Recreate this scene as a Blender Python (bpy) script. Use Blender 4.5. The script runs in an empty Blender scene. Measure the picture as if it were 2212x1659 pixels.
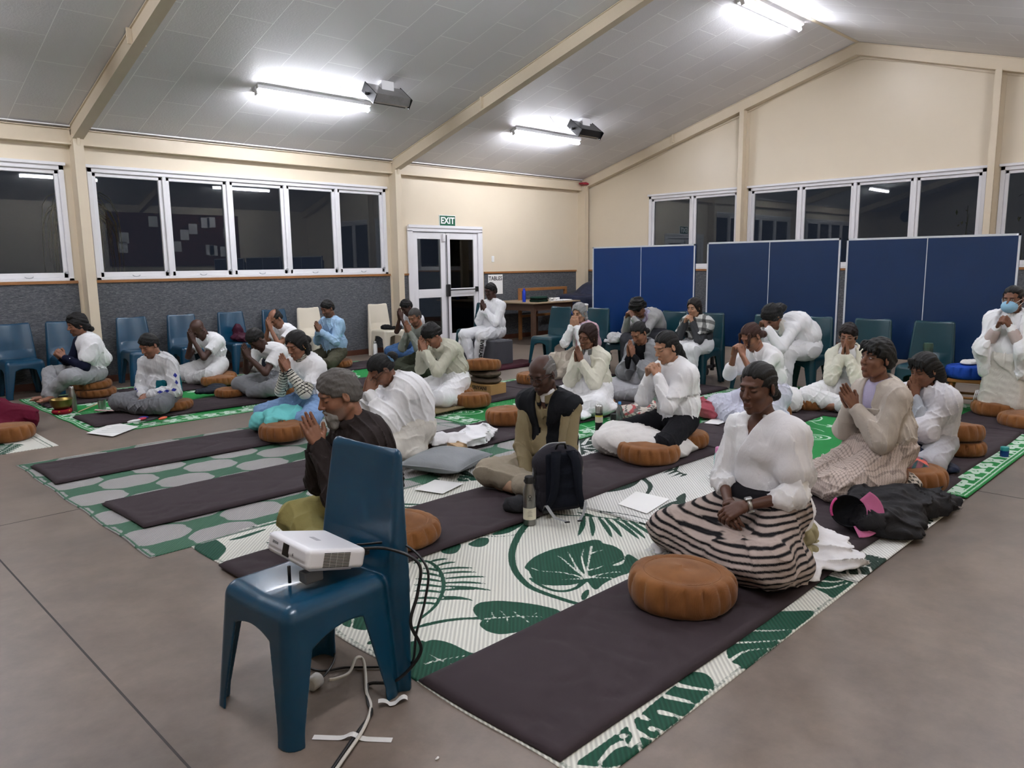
import bpy, math, random
import numpy as np
from mathutils import Vector, Matrix
PI = math.pi
C = bpy.context.scene.collection
SC = bpy.context.scene

# ------------------------------------------------------------------ camera
def cam_axes(yaw, pitch, roll):
    f = Vector((math.cos(yaw)*math.cos(pitch), math.sin(yaw)*math.cos(pitch), -math.sin(pitch)))
    r = f.cross(Vector((0, 0, 1))).normalized(); u = r.cross(f)
    c, s = math.cos(roll), math.sin(roll)
    return c*r+s*u, -s*r+c*u, f
cam_d = bpy.data.cameras.new('camera'); cam = bpy.data.objects.new('camera', cam_d); C.objects.link(cam)
_r, _u, _f = cam_axes(0.786428, 0.155536, -0.012838)
cam.matrix_world = Matrix(((_r.x, _u.x, -_f.x, -13.515), (_r.y, _u.y, -_f.y, -11.2088), (_r.z, _u.z, -_f.z, 1.52), (0, 0, 0, 1)))
cam_d.sensor_fit = 'HORIZONTAL'; cam_d.sensor_width = 36.0; cam_d.lens = 36.0*1649.08/2212.0
cam_d.clip_start = 0.05; cam_d.clip_end = 200
SC.camera = cam
# ------------------------------------------------------------------ world: night outside, exposure
w = bpy.data.worlds.new('night'); SC.world = w; w.use_nodes = True
w.node_tree.nodes['Background'].inputs[0].default_value = (0.004, 0.005, 0.008, 1)
w.node_tree.nodes['Background'].inputs[1].default_value = 1.0
SC.view_settings.view_transform = 'Standard'; SC.view_settings.look = 'None'
SC.view_settings.exposure = EXPOSURE = 2.15
SC.view_settings.gamma = 1.0; SC.view_settings.use_curve_mapping = False
SC.cycles.use_denoising = True; SC.cycles.use_adaptive_sampling = True; SC.cycles.adaptive_threshold = 0.03
SC.cycles.max_bounces = 7; SC.cycles.diffuse_bounces = 4; SC.cycles.glossy_bounces = 3
SC.cycles.transparent_max_bounces = 8; SC.cycles.transmission_bounces = 4
SC.cycles.caustics_reflective = False; SC.cycles.caustics_refractive = False
SC.cycles.sample_clamp_indirect = 6.0
TUBE_POWER = 32.0

# room constants (metres): long wall y = 0, gable wall x = 0, room towards -x / -y
ZD, ZE, ZW, SLOPE, RIDGE_Y, ROOM_W, X_BACK = 1.345, 3.31, 2.84, 0.2943, -5.91, 11.82, -17.5
def ceil_z(y):
    return ZE + SLOPE*min(-y, ROOM_W+y)

# ------------------------------------------------------------------ materials
def lin(c):
    if isinstance(c, str):
        c = [int(c[i:i+2], 16)/255 for i in (0, 2, 4)]
    return tuple(((v+0.055)/1.055)**2.4 if v > 0.04045 else v/12.92 for v in c[:3]) + (1,)
class NT:
    def __init__(s, name):
        s.m = bpy.data.materials.new(name); s.m.use_nodes = True
        s.t = s.m.node_tree; s.n = s.t.nodes; s.l = s.t.links
        s.b = s.n['Principled BSDF']
    def new(s, typ, **kw):
        n = s.n.new(typ)
        for k, v in kw.items():
            if k.startswith('i_'):
                n.inputs[k[2:].replace('_', ' ')].default_value = v
            else: setattr(n, k, v)
        return n
    def link(s, a, ao, b, bi): s.l.new(a.outputs[ao], b.inputs[bi])
    def coord(s, scale=(1, 1, 1), kind='Object', rot=(0, 0, 0)):
        tc = s.new('ShaderNodeTexCoord'); mp = s.new('ShaderNodeMapping')
        mp.inputs['Scale'].default_value = scale; mp.inputs['Rotation'].default_value = rot
        s.link(tc, kind, mp, 'Vector'); return mp
    def noise(s, scale, detail=4, rough=0.6, vec=None, dist=0):
        n = s.new('ShaderNodeTexNoise'); n.inputs['Scale'].default_value = scale
        n.inputs['Detail'].default_value = detail; n.inputs['Roughness'].default_value = rough
        n.inputs['Distortion'].default_value = dist
        if vec is None: vec = s.coord()
        s.link(vec, 0, n, 'Vector'); return n
    def ramp(s, src, so, stops):
        r = s.new('ShaderNodeValToRGB'); e = r.color_ramp.elements
        while len(e) > 1: e.remove(e[-1])
        e[0].position = stops[0][0]; e[0].color = lin(stops[0][1])
        for p, c in stops[1:]:
            q = e.new(p); q.color = lin(c)
        s.link(src, so, r, 0); return r
    def bump(s, src, so, strength=0.3, dist=0.01):
        b = s.new('ShaderNodeBump'); b.inputs['Strength'].default_value = strength; b.inputs['Distance'].default_value = dist
        s.link(src, so, b, 'Height'); s.link(b, 0, s.b, 'Normal'); return b
    def base(s, c, rough=0.5, metal=0, spec=0.5):
        s.b.inputs['Base Color'].default_value = lin(c); s.b.inputs['Roughness'].default_value = rough
        s.b.inputs['Metallic'].default_value = metal; s.b.inputs['Specular IOR Level'].default_value = spec; return s
_mc = {}
def mat(name, col, rough=0.5, metal=0, spec=0.5, nscale=0, var=0.06, bump=0, bscale=None, coat=0, vec=(1, 1, 1)):
    """plain material with a little procedural variation"""
    key = (name, str(col), rough)
    if key in _mc: return _mc[key]
    n = NT(name).base(col, rough, metal, spec)
    if coat: n.b.inputs['Coat Weight'].default_value = coat; n.b.inputs['Coat Roughness'].default_value = 0.08
    if nscale:
        v = n.coord(vec); ns = n.noise(nscale, 4, 0.6, v); c = lin(col)
        mx = n.new('ShaderNodeMixRGB'); mx.blend_type = 'MIX'
        mx.inputs[1].default_value = tuple(x*(1-var*2) for x in c[:3])+(1,); mx.inputs[2].default_value = tuple(min(1, x*(1+var)) for x in c[:3])+(1,)
        n.link(ns, 0, mx, 0); n.link(mx, 0, n.b, 'Base Color')
    if bump:
        nb = n.noise(bscale or nscale or 40, 5, 0.65, n.coord(vec)); n.bump(nb, 0, bump, 0.01)
    _mc[key] = n.m; return n.m
def fabric(name, col, rough=0.9, weave=420, var=0.03, crease=.10, sheen=0):
    """cloth: faint colour variation, fine weave and soft crumple relief"""
    key = (name, col, 'f')
    if key in _mc: return _mc[key]
    n = NT(name).base(col, rough, 0, .2); c = lin(col); ns = n.noise(9, 4, .6)
    mx = n.new('ShaderNodeMixRGB'); mx.inputs[1].default_value = tuple(x*(1-var*2) for x in c[:3])+(1,); mx.inputs[2].default_value = tuple(min(1, x*(1+var)) for x in c[:3])+(1,)
    n.link(ns, 0, mx, 0); n.link(mx, 0, n.b, 'Base Color'); cloth_bump(n, weave, crease); _mc[key] = n.m; return n.m
def cloth_bump(n, weave, crease):
    a = n.noise(7, 3, .5, n.coord((1.6, 1.6, .8)), 1.6); r = n.new('ShaderNodeMath', operation='SUBTRACT'); r.inputs[1].default_value = .5; n.link(a, 0, r, 0)
    ab = n.new('ShaderNodeMath', operation='ABSOLUTE'); n.link(r, 0, ab, 0); pw = n.new('ShaderNodeMath', operation='POWER'); pw.inputs[1].default_value = .45; n.link(ab, 0, pw, 0)
    b1 = n.new('ShaderNodeBump'); b1.inputs['Strength'].default_value = crease; b1.inputs['Distance'].default_value = .035; n.link(pw, 0, b1, 'Height')
    w_ = n.noise(weave, 3, .6); b2 = n.new('ShaderNodeBump'); b2.inputs['Strength'].default_value = .18; b2.inputs['Distance'].default_value = .004; n.link(w_, 0, b2, 'Height'); n.link(b1, 0, b2, 'Normal'); n.link(b2, 0, n.b, 'Normal')
def emis(name, col, strength):
    n = NT(name); n.b.inputs['Emission Color'].default_value = lin(col); n.b.inputs['Emission Strength'].default_value = strength
    n.b.inputs['Base Color'].default_value = lin(col); return n.m
def vcol_mat(name, rough=0.55, bump=0.12, bscale=220, spec=0.4, sss=0):
    """base colour carried by a vertex colour attribute named col (what the thing is coloured, not its light)"""
    key = (name, rough)
    if key in _mc: return _mc[key]
    n = NT(name); n.base('808080', rough, 0, spec); a = n.new('ShaderNodeAttribute'); a.attribute_name = 'col'
    ns = n.noise(30, 4, .6); mx = n.new('ShaderNodeMixRGB', blend_type='MULTIPLY'); mx.inputs[0].default_value = 0.25
    n.link(a, 'Color', mx, 1); n.link(ns, 0, mx, 2)
    br = n.new('ShaderNodeBrightContrast'); br.inputs['Bright'].default_value = 0.0; n.link(mx, 0, br, 0); n.link(br, 0, n.b, 'Base Color')
    (cloth_bump(n, bscale, .1) if 'cloth' in name else n.bump(n.noise(bscale, 3, .6), 0, bump, 0.004))
    if sss: n.b.inputs['Subsurface Weight'].default_value = sss; n.b.inputs['Subsurface Radius'].default_value = (.01, .004, .002)
    _mc[key] = n.m; return n.m

# ------------------------------------------------------------------ objects and tags
def tag(o, label=None, cat=None, group=None, kind=None):
    if label: o['label'] = label
    if cat: o['category'] = cat
    if group: o['group'] = group
    if kind: o['kind'] = kind
    return o
def empty(name, loc=(0, 0, 0), rz=0, label=None, cat=None, group=None):
    o = bpy.data.objects.new(name, None); C.objects.link(o); o.location = loc; o.rotation_euler = (0, 0, rz)
    o.empty_display_size = 0.1
    return tag(o, label, cat, group)
def link_mesh(name, me, m, parent=None, loc=None, rot=None):
    o = bpy.data.objects.new(name, me); C.objects.link(o)
    if m is not None:
        for x in (m if isinstance(m, (list, tuple)) else [m]): me.materials.append(x)
    if parent: o.parent = parent
    if loc is not None: o.location = loc
    if rot is not None: o.rotation_euler = rot
    return o
def copy_tree(o, parent=None):
    c = o.copy(); C.objects.link(c)
    if parent: c.parent = parent
    for ch in [x for x in bpy.data.objects if x.parent == o and x != c]: copy_tree(ch, c)
    return c
def np_mesh(name, V, F, smooth=True, normals=None):
    """V (n,3) floats, F (m,k) ints with one k"""
    V = np.ascontiguousarray(V, dtype=np.float32); F = np.ascontiguousarray(F, dtype=np.int32)
    me = bpy.data.meshes.new(name); me.vertices.add(len(V)); me.vertices.foreach_set('co', V.ravel())
    k = F.shape[1]; me.loops.add(F.size); me.loops.foreach_set('vertex_index', F.ravel())
    me.polygons.add(len(F)); me.polygons.foreach_set('loop_start', np.arange(0, F.size, k, dtype=np.int32))
    me.polygons.foreach_set('loop_total', np.full(len(F), k, dtype=np.int32))
    me.update(calc_edges=True); me.validate()
    if smooth: me.polygons.foreach_set('use_smooth', np.ones(len(F), dtype=bool))
    return me
def set_col(me, cols):
    a = me.color_attributes.new('col', 'FLOAT_COLOR', 'POINT')
    buf = np.ones((len(me.vertices), 4), dtype=np.float32); buf[:, :3] = cols; a.data.foreach_set('color', buf.ravel())
def set_val(me, name, v):
    a = me.attributes.new(name, 'FLOAT', 'POINT'); a.data.foreach_set('value', np.asarray(v, dtype=np.float32))
class MB:
    """collects shapes into one mesh"""
    def __init__(s): s.v = []; s.f = []; s.sm = []
    def add(s, vs, fs, smooth=False, M=None):
        o = len(s.v)
        for v in vs:
            v = Vector(v); s.v.append(M @ v if M is not None else v)
        for f in fs: s.f.append([i+o for i in f]); s.sm.append(smooth)
        return s
    def box(s, lo, hi, M=None, bev=0.0):
        x0, y0, z0 = lo; x1, y1, z1 = hi
        if bev > 0:
            b = min(bev, (x1-x0)*.49, (y1-y0)*.49, (z1-z0)*.49); vs = []; idx = {}
            X = (x0, x1); Y = (y0, y1); Z = (z0, z1); sg = (1, -1)
            for i in (0, 1):
                for j in (0, 1):
                    for k in (0, 1):
                        for a in range(3):
                            p = [X[i]+sg[i]*b, Y[j]+sg[j]*b, Z[k]+sg[k]*b]; p[a] = (X[i], Y[j], Z[k])[a]
                            idx[i, j, k, a] = len(vs); vs.append(p)
            I = idx; fs = []
            for a in range(3):
                for e in (0, 1):
                    o1, o2 = [(1, 2), (0, 2), (0, 1)][a]; q = []
                    for (m, n) in ((0, 0), (1, 0), (1, 1), (0, 1)):
                        t = [0, 0, 0]; t[a] = e; t[o1] = m; t[o2] = n; q.append(I[t[0], t[1], t[2], a])
                    fs.append(q if (e == 1) != (a == 1) else q[::-1])
            for a in range(3):
                o1, o2 = [(1, 2), (0, 2), (0, 1)][a]
                for m in (0, 1):
                    for n in (0, 1):
                        t0 = [0, 0, 0]; t0[o1] = m; t0[o2] = n; t1 = list(t0); t1[a] = 1
                        fs.append([I[t0[0], t0[1], t0[2], o1], I[t1[0], t1[1], t1[2], o1], I[t1[0], t1[1], t1[2], o2], I[t0[0], t0[1], t0[2], o2]])
            for i in (0, 1):
                for j in (0, 1):
                    for k in (0, 1): fs.append([I[i, j, k, 0], I[i, j, k, 1], I[i, j, k, 2]])
            return s.add(vs, fs, False, M)
        vs = [(x0, y0, z0), (x1, y0, z0), (x1, y1, z0), (x0, y1, z0), (x0, y0, z1), (x1, y0, z1), (x1, y1, z1), (x0, y1, z1)]
        return s.add(vs, [(0, 3, 2, 1), (4, 5, 6, 7), (0, 1, 5, 4), (1, 2, 6, 5), (2, 3, 7, 6), (3, 0, 4, 7)], False, M)
    def hexa(s, vs, M=None):
        return s.add(vs, [(0, 3, 2, 1), (4, 5, 6, 7), (0, 1, 5, 4), (1, 2, 6, 5), (2, 3, 7, 6), (3, 0, 4, 7)], False, M)
    def prism(s, pts, ax, a, b, M=None):
        """extrude a 2-D outline along axis ax from a to b"""
        def P(p, t):
            q = list(p); q.insert(ax, t); return q
        n = len(pts); vs = [P(p, a) for p in pts]+[P(p, b) for p in pts]
        fs = [list(range(n))[::-1], list(range(n, 2*n))]+[[i, (i+1) % n, n+(i+1) % n, n+i] for i in range(n)]
        return s.add(vs, fs, False, M)
    def lathe(s, prof, n=28, M=None, cap=True, smooth=True):
        vs = []; fs = []; m = len(prof)
        for r, z in prof:
            for i in range(n):
                a = 2*PI*i/n; vs.append((r*math.cos(a), r*math.sin(a), z))
        for j in range(m-1):
            for i in range(n): fs.append([j*n+i, j*n+(i+1) % n, (j+1)*n+(i+1) % n, (j+1)*n+i])
        s.add(vs, fs, smooth, M)
        if cap: s.add(vs[:n], [list(range(n))[::-1]], False, M); s.add(vs[-n:], [list(range(n))], False, M)
        return s
    def tube(s, pts, r, n=8, cap=True, M=None):
        pts = [Vector(p) for p in pts]; rs = r if isinstance(r, (list, tuple)) else [r]*len(pts); vs = []; fs = []
        up = Vector((0, 0, 1)); prev = None
        for i, p in enumerate(pts):
            t = (pts[min(i+1, len(pts)-1)]-pts[max(i-1, 0)]).normalized()
            if prev is None:
                a = t.cross(up)
                if a.length < 1e-3: a = t.cross(Vector((1, 0, 0)))
            else: a = prev-t*prev.dot(t)
            a.normalize(); prev = a; b = t.cross(a)
            for k in range(n):
                c = 2*PI*k/n; vs.append(p+(a*math.cos(c)+b*math.sin(c))*rs[i])
        for j in range(len(pts)-1):
            for k in range(n): fs.append([j*n+k, j*n+(k+1) % n, (j+1)*n+(k+1) % n, (j+1)*n+k])
        if cap: fs += [list(range(n))[::-1], [len(vs)-n+k for k in range(n)]]
        return s.add(vs, fs, True, M)
    def ball(s, c, r, n=16, M=None):
        if not isinstance(r, (list, tuple)): r = (r, r, r)
        vs = []; fs = []; m = n//2
        for j in range(m+1):
            th = PI*j/m
            for i in range(n):
                a = 2*PI*i/n; vs.append((c[0]+r[0]*math.sin(th)*math.cos(a), c[1]+r[1]*math.sin(th)*math.sin(a), c[2]+r[2]*math.cos(th)))
        for j in range(m):
            for i in range(n): fs.append([(j+1)*n+i, (j+1)*n+(i+1) % n, j*n+(i+1) % n, j*n+i])
        return s.add(vs, fs, True, M)
    def build(s, name, m, parent=None, loc=None, rot=None):
        me = bpy.data.meshes.new(name); me.from_pydata([tuple(v) for v in s.v], [], s.f)
        me.validate(); me.update()
        if len(me.polygons) == len(s.sm): me.polygons.foreach_set('use_smooth', s.sm)
        return link_mesh(name, me, m, parent, loc, rot)
def spline(pts, n=8):
    """Catmull-Rom through the points"""
    P = [np.array(p, float) for p in pts]; P = [2*P[0]-P[1]]+P+[2*P[-1]-P[-2]]; out = []
    for i in range(1, len(P)-2):
        for k in range(n):
            t = k/n; a, b, c, d = P[i-1:i+3]
            out.append(tuple(0.5*((2*b)+(c-a)*t+(2*a-5*b+4*c-d)*t*t+(3*b-a-3*c+d)*t**3)))
    out.append(tuple(P[-2])); return out
def text_mesh(name, s, size, m, parent=None, extrude=0.001, loc=None, rot=None, bold=0.0, align='CENTER'):
    cu = bpy.data.curves.new(name, 'FONT'); cu.body = s; cu.size = size; cu.extrude = extrude; cu.offset = bold
    cu.align_x = align; cu.align_y = 'CENTER'; cu.resolution_u = 2
    o = bpy.data.objects.new('tmp_text', cu); C.objects.link(o)
    dg = bpy.context.evaluated_depsgraph_get(); me = bpy.data.meshes.new_from_object(o.evaluated_get(dg)); me.name = name
    bpy.data.objects.remove(o); me.materials.clear()
    return link_mesh(name, me, m, parent, loc, rot)

# ------------------------------------------------------------------ distance-field modelling (smooth unions meshed with surface nets)
def A3(v): return np.array(v, dtype=np.float32)
class Field:
    def __init__(s, lo, hi, h):
        s.h = h; s.lo = A3(lo); s.n = [max(4, int(math.ceil((hi[i]-lo[i])/h))+1) for i in range(3)]
        s.F = np.full(s.n, 0.3, dtype=np.float32)
        s.ax = [s.lo[i]+h*np.arange(s.n[i], dtype=np.float32) for i in range(3)]
    def _sl(s, lo, hi):
        sl = []
        for i in range(3):
            a = max(0, int((lo[i]-s.lo[i])/s.h)-1); b = min(s.n[i], int((hi[i]-s.lo[i])/s.h)+3)
            if b <= a: return None
            sl.append(slice(a, b))
        return tuple(sl), (s.ax[0][sl[0]][:, None, None], s.ax[1][sl[1]][None, :, None], s.ax[2][sl[2]][None, None, :])
    def op(s, d_fn, lo, hi, k=0.0, mode='add'):
        r = s._sl(lo, hi)
        if r is None: return s
        sl, X = r; d = d_fn(*X).astype(np.float32); F = s.F[sl]
        if mode == 'sub': F = -F
        if k > 0:
            hh = np.maximum(k-np.abs(F-d), 0)/k; R = np.minimum(F, d)-hh*hh*k*0.25
        else: R = np.minimum(F, d)
        s.F[sl] = -R if mode == 'sub' else R
        return s
    def cone(s, a, b, r1, r2=None, k=0.01, mode='add', flat=None):
        r2 = r1 if r2 is None else r2; a = A3(a); b = A3(b); m = max(r1, r2)+k+2*s.h; ab = b-a; L = float(ab@ab)+1e-9
        def fn(x, y, z):
            px, py, pz = x-a[0], y-a[1], z-a[2]
            t = np.clip((px*ab[0]+py*ab[1]+pz*ab[2])/L, 0, 1)
            dx, dy, dz = px-t*ab[0], py-t*ab[1], pz-t*ab[2]
            return np.sqrt(dx*dx+dy*dy+dz*dz)-(r1+(r2-r1)*t)
        return s.op(fn, np.minimum(a, b)-m, np.maximum(a, b)+m, k, mode)
    def ell(s, c, r, k=0.01, mode='add', R=None):
        c = A3(c); r = A3(r); m = float(max(r))+k+2*s.h
        def fn(x, y, z):
            px, py, pz = x-c[0], y-c[1], z-c[2]
            if R is not None:
                px, py, pz = R[0][0]*px+R[1][0]*py+R[2][0]*pz, R[0][1]*px+R[1][1]*py+R[2][1]*pz, R[0][2]*px+R[1][2]*py+R[2][2]*pz
            k0 = np.sqrt((px/r[0])**2+(py/r[1])**2+(pz/r[2])**2)
            k1 = np.sqrt((px/r[0]**2)**2+(py/r[1]**2)**2+(pz/r[2]**2)**2)+1e-6
            return k0*(k0-1)/k1
        return s.op(fn, c-m, c+m, k, mode)
    def box(s, c, hs, rad=0.005, k=0.0, mode='add', R=None):
        c = A3(c); hs = A3(hs); m = float(np.linalg.norm(hs))+k+2*s.h
        def fn(x, y, z):
            px, py, pz = x-c[0], y-c[1], z-c[2]
            if R is not None:
                px, py, pz = R[0][0]*px+R[1][0]*py+R[2][0]*pz, R[0][1]*px+R[1][1]*py+R[2][1]*pz, R[0][2]*px+R[1][2]*py+R[2][2]*pz
            qx, qy, qz = np.abs(px)-hs[0]+rad, np.abs(py)-hs[1]+rad, np.abs(pz)-hs[2]+rad
            return np.sqrt(np.maximum(qx, 0)**2+np.maximum(qy, 0)**2+np.maximum(qz, 0)**2)+np.minimum(np.maximum(np.maximum(qx, qy), qz), 0)-rad
        return s.op(fn, c-m, c+m, k, mode)
    def cut(s, p, n, k=0.0):
        """keep the side the normal points to"""
        n = A3(n)/np.linalg.norm(n)
        d = -((s.ax[0]-p[0])[:, None, None]*n[0]+(s.ax[1]-p[1])[None, :, None]*n[1]+(s.ax[2]-p[2])[None, None, :]*n[2])
        if k > 0:
            hh = np.maximum(k-np.abs(s.F-d), 0)/k; s.F = (np.maximum(s.F, d)+hh*hh*k*0.25).astype(np.float32)
        else: s.F = np.maximum(s.F, d).astype(np.float32)
        return s
    def near(s, w=0.05):
        i = np.nonzero(np.abs(s.F) < w); return i, s.ax[0][i[0]], s.ax[1][i[1]], s.ax[2][i[2]]
    def disp(s, fn, w=0.05):
        i, x, y, z = s.near(w); s.F[i] += fn(x, y, z); return s
    def mesh(s):
        F = s.F; S = F < 0; nx, ny, nz = F.shape
        any_ = np.zeros((nx-1, ny-1, nz-1), bool); all_ = np.ones_like(any_)
        corners = [(i, j, k) for i in (0, 1) for j in (0, 1) for k in (0, 1)]
        for (i, j, k) in corners:
            q = S[i:nx-1+i, j:ny-1+j, k:nz-1+k]; any_ |= q; all_ &= q
        act = any_ & ~all_; I = np.nonzero(act); n = len(I[0])
        idx = np.full(act.shape, -1, np.int32); idx[I] = np.arange(n)
        val = {c: F[I[0]+c[0], I[1]+c[1], I[2]+c[2]] for c in corners}
        acc = np.zeros((n, 3), np.float32); cnt = np.zeros(n, np.float32)
        for c in corners:
            for a in range(3):
                if c[a] == 0:
                    d = list(c); d[a] = 1; d = tuple(d); v0, v1 = val[c], val[d]; m = (v0 < 0) != (v1 < 0)
                    t = np.where(m, v0/(v0-v1+1e-12), 0)
                    p = np.zeros((n, 3), np.float32); p[:] = c; p[:, a] += t; acc[m] += p[m]; cnt += m
        V = acc/cnt[:, None]; V = s.lo+s.h*(V+np.stack(I, 1).astype(np.float32)); faces = []
        for a in range(3):
            b, c = (a+1) % 3, (a+2) % 3
            s0 = [slice(None)]*3; s1 = [slice(None)]*3; s0[a] = slice(0, -1); s1[a] = slice(1, None)
            ch = S[tuple(s0)] != S[tuple(s1)]
            m = np.nonzero(ch); ok = np.ones(len(m[0]), bool)
            for q in (b, c): ok &= (m[q] > 0) & (m[q] < F.shape[q]-1)
            m = [q[ok] for q in m]; flip = S[m[0], m[1], m[2]]
            def cell(db, dc):
                q = [m[0].copy(), m[1].copy(), m[2].copy()]; q[b] -= db; q[c] -= dc; return idx[q[0], q[1], q[2]]
            Q = np.stack([cell(1, 1), cell(0, 1), cell(0, 0), cell(1, 0)], 1); Q[~flip] = Q[~flip][:, ::-1]; faces.append(Q)
        Fc = np.concatenate(faces); Fc = Fc[(Fc >= 0).all(1)]; s.V = V; s.I = I
        return V, Fc
def island_main(V, Fc):
    """keep the largest connected piece"""
    n = len(V); lab = np.arange(n)
    E = np.concatenate([Fc[:, [0, 1]], Fc[:, [1, 2]], Fc[:, [2, 3]], Fc[:, [3, 0]]])
    while True:
        l2 = lab.copy(); np.minimum.at(l2, E[:, 0], lab[E[:, 1]]); np.minimum.at(l2, E[:, 1], lab[E[:, 0]]); l2 = l2[l2]; l2 = l2[l2]
        if (l2 == lab).all(): break
        lab = l2
    u, cn = np.unique(lab, return_counts=True); keep = lab == u[cn.argmax()]
    if keep.all(): return V, Fc
    mp = np.cumsum(keep)-1; Fk = Fc[keep[Fc[:, 0]]]; return V[keep], mp[Fk]
_rs = np.random.RandomState(7)
_KW = [(_rs.normal(size=(9, 3)), _rs.uniform(0, 6.28, 9)) for _ in range(24)]
def wob(x, y, z, f=12.0, seed=0):
    """smooth pseudo noise in about -1..1"""
    K, ph = _KW[seed % 24]; r = 0
    for i in range(6):
        r = r+np.sin(f*(K[i, 0]*x+K[i, 1]*y+K[i, 2]*z)+ph[i])
    return r/3.2
def folds(x, y, z, f=30.0, seed=0, d=(0, 0, 1.0)):
    """cloth creases: warped ridges running along direction d (0 flat .. -1 deep)"""
    d = np.array(d, float); d = d/np.linalg.norm(d); a = np.cross(d, (0.3, 0.9, 0.2)); a /= np.linalg.norm(a); b = np.cross(d, a)
    u = a[0]*x+a[1]*y+a[2]*z; v = b[0]*x+b[1]*y+b[2]*z; w_ = d[0]*x+d[1]*y+d[2]*z
    q = wob(x, y, z, 6.0, seed); q2 = wob(x, y, z, 8.0, seed+1)
    r1 = 1-np.abs(np.sin(f*(u+.6*v)+2.6*q+5*w_)); r2 = 1-np.abs(np.sin(f*.75*(v-.45*u)+2.8*q2-6*w_)); r3 = 1-np.abs(np.sin(f*2.1*(u-.3*v+.4*w_)+4*q2))
    m1 = np.clip(.5+.9*q2, 0, 1); m2 = np.clip(.5-.9*q, 0, 1)
    return -np.clip(r1**3*m1+r2**3*m2+.35*r3**2*m1*m2, 0, 1.2)
def sdf_obj(name, fld, m, parent=None, main=False, colf=None, loc=None, rot=None):
    V, Fc = fld.mesh()
    if main: V, Fc = island_main(V, Fc)
    me = np_mesh(name, V, Fc)
    if colf is not None: set_col(me, colf(V))
    return link_mesh(name, me, m, parent, loc, rot)

# ================================================================== materials of the room
def floor_mat():
    n = NT('polished_concrete').base('857a71', 0.42, 0, 0.45)
    v = n.coord(); a = n.noise(0.55, 6, .62, v, .6); b = n.noise(5, 6, .7, v); c = n.noise(60, 3, .7, v)
    r = n.ramp(a, 0, [(.3, '655c55'), (.48, '776b61'), (.62, '837569'), (.8, '70675e')])
    r2 = n.ramp(b, 0, [(.35, 'c9c4bf'), (.65, 'ffffff')]); m = n.new('ShaderNodeMixRGB', blend_type='MULTIPLY'); m.inputs[0].default_value = .7
    n.link(r, 0, m, 1); n.link(r2, 0, m, 2); n.link(m, 0, n.b, 'Base Color')
    rr = n.new('ShaderNodeMapRange'); rr.inputs['To Min'].default_value = .32; rr.inputs['To Max'].default_value = .55
    n.link(b, 0, rr, 0); n.link(rr, 0, n.b, 'Roughness'); n.bump(c, 0, .06, .004); return n.m
def ceiling_mat():
    n = NT('ceiling_planks').base('aca9a9', 0.55, 0, 0.35)
    v = n.coord(rot=(0, 0, PI/2)); br = n.new('ShaderNodeTexBrick'); br.offset = 0.5; br.inputs['Scale'].default_value = 1.0
    br.inputs['Color1'].default_value = lin('dddcde'); br.inputs['Color2'].default_value = lin('e4e3e4'); br.inputs['Mortar'].default_value = lin('fafafa')
    br.inputs['Mortar Size'].default_value = .006; br.inputs['Mortar Smooth'].default_value = .3; br.inputs['Brick Width'].default_value = 1.0; br.inputs['Row Height'].default_value = .5
    n.link(v, 0, br, 'Vector'); n.link(br, 0, n.b, 'Base Color')
    ns = n.noise(38, 4, .7); mp = n.new('ShaderNodeMath', operation='MULTIPLY_ADD'); n.link(br, 'Fac', mp, 0); mp.inputs[1].default_value = .8; n.link(ns, 0, mp, 2)
    n.bump(mp, 0, .45, .006); return n.m
def dado_mat():
    n = NT('grey_needlepunch_panel').base('63656a', 0.95, 0, 0.1)
    v = n.coord((14, 14, 60)); a = n.noise(1.6, 6, .75, v, .8); r = n.ramp(a, 0, [(.3, '3a3c40'), (.5, '585a5e'), (.68, '7e7f82')])
    n.link(r, 0, n.b, 'Base Color'); n.bump(a, 0, .3, .005); return n.m
M_FLOOR = floor_mat(); M_CEIL = ceiling_mat(); M_DADO = dado_mat()
M_CREAM = mat('cream_wall_paint', 'dfd2bb', .38, 0, .4, nscale=2.2, var=.02, bump=.04, bscale=45)
M_STEEL = mat('cream_steel_paint', 'd8cab2', .42, 0, .45, nscale=5, var=.03, bump=.05, bscale=25)
M_WHITE = mat('white_gloss_paint', 'e9e8ea', .32, 0, .5, nscale=8, var=.02, bump=.05, bscale=30)
M_RAIL = mat('varnished_timber_rail', '9c6a3c', .4, 0, .5, nscale=6, var=.15, vec=(1, 1, 12), bump=.05)
M_SKIRT = mat('dark_timber_skirting', '5a3526', .5, 0, .4, nscale=6, var=.12)
M_ALU = mat('grey_aluminium', 'b4b6ba', .35, .6, .5, nscale=12, var=.04)
M_BLACK = mat('black_plastic', '141416', .4, 0, .5, nscale=20, var=.1)
M_CHROME = mat('brushed_steel', 'b9b9b8', .28, 1, .5, nscale=30, var=.06)
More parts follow.
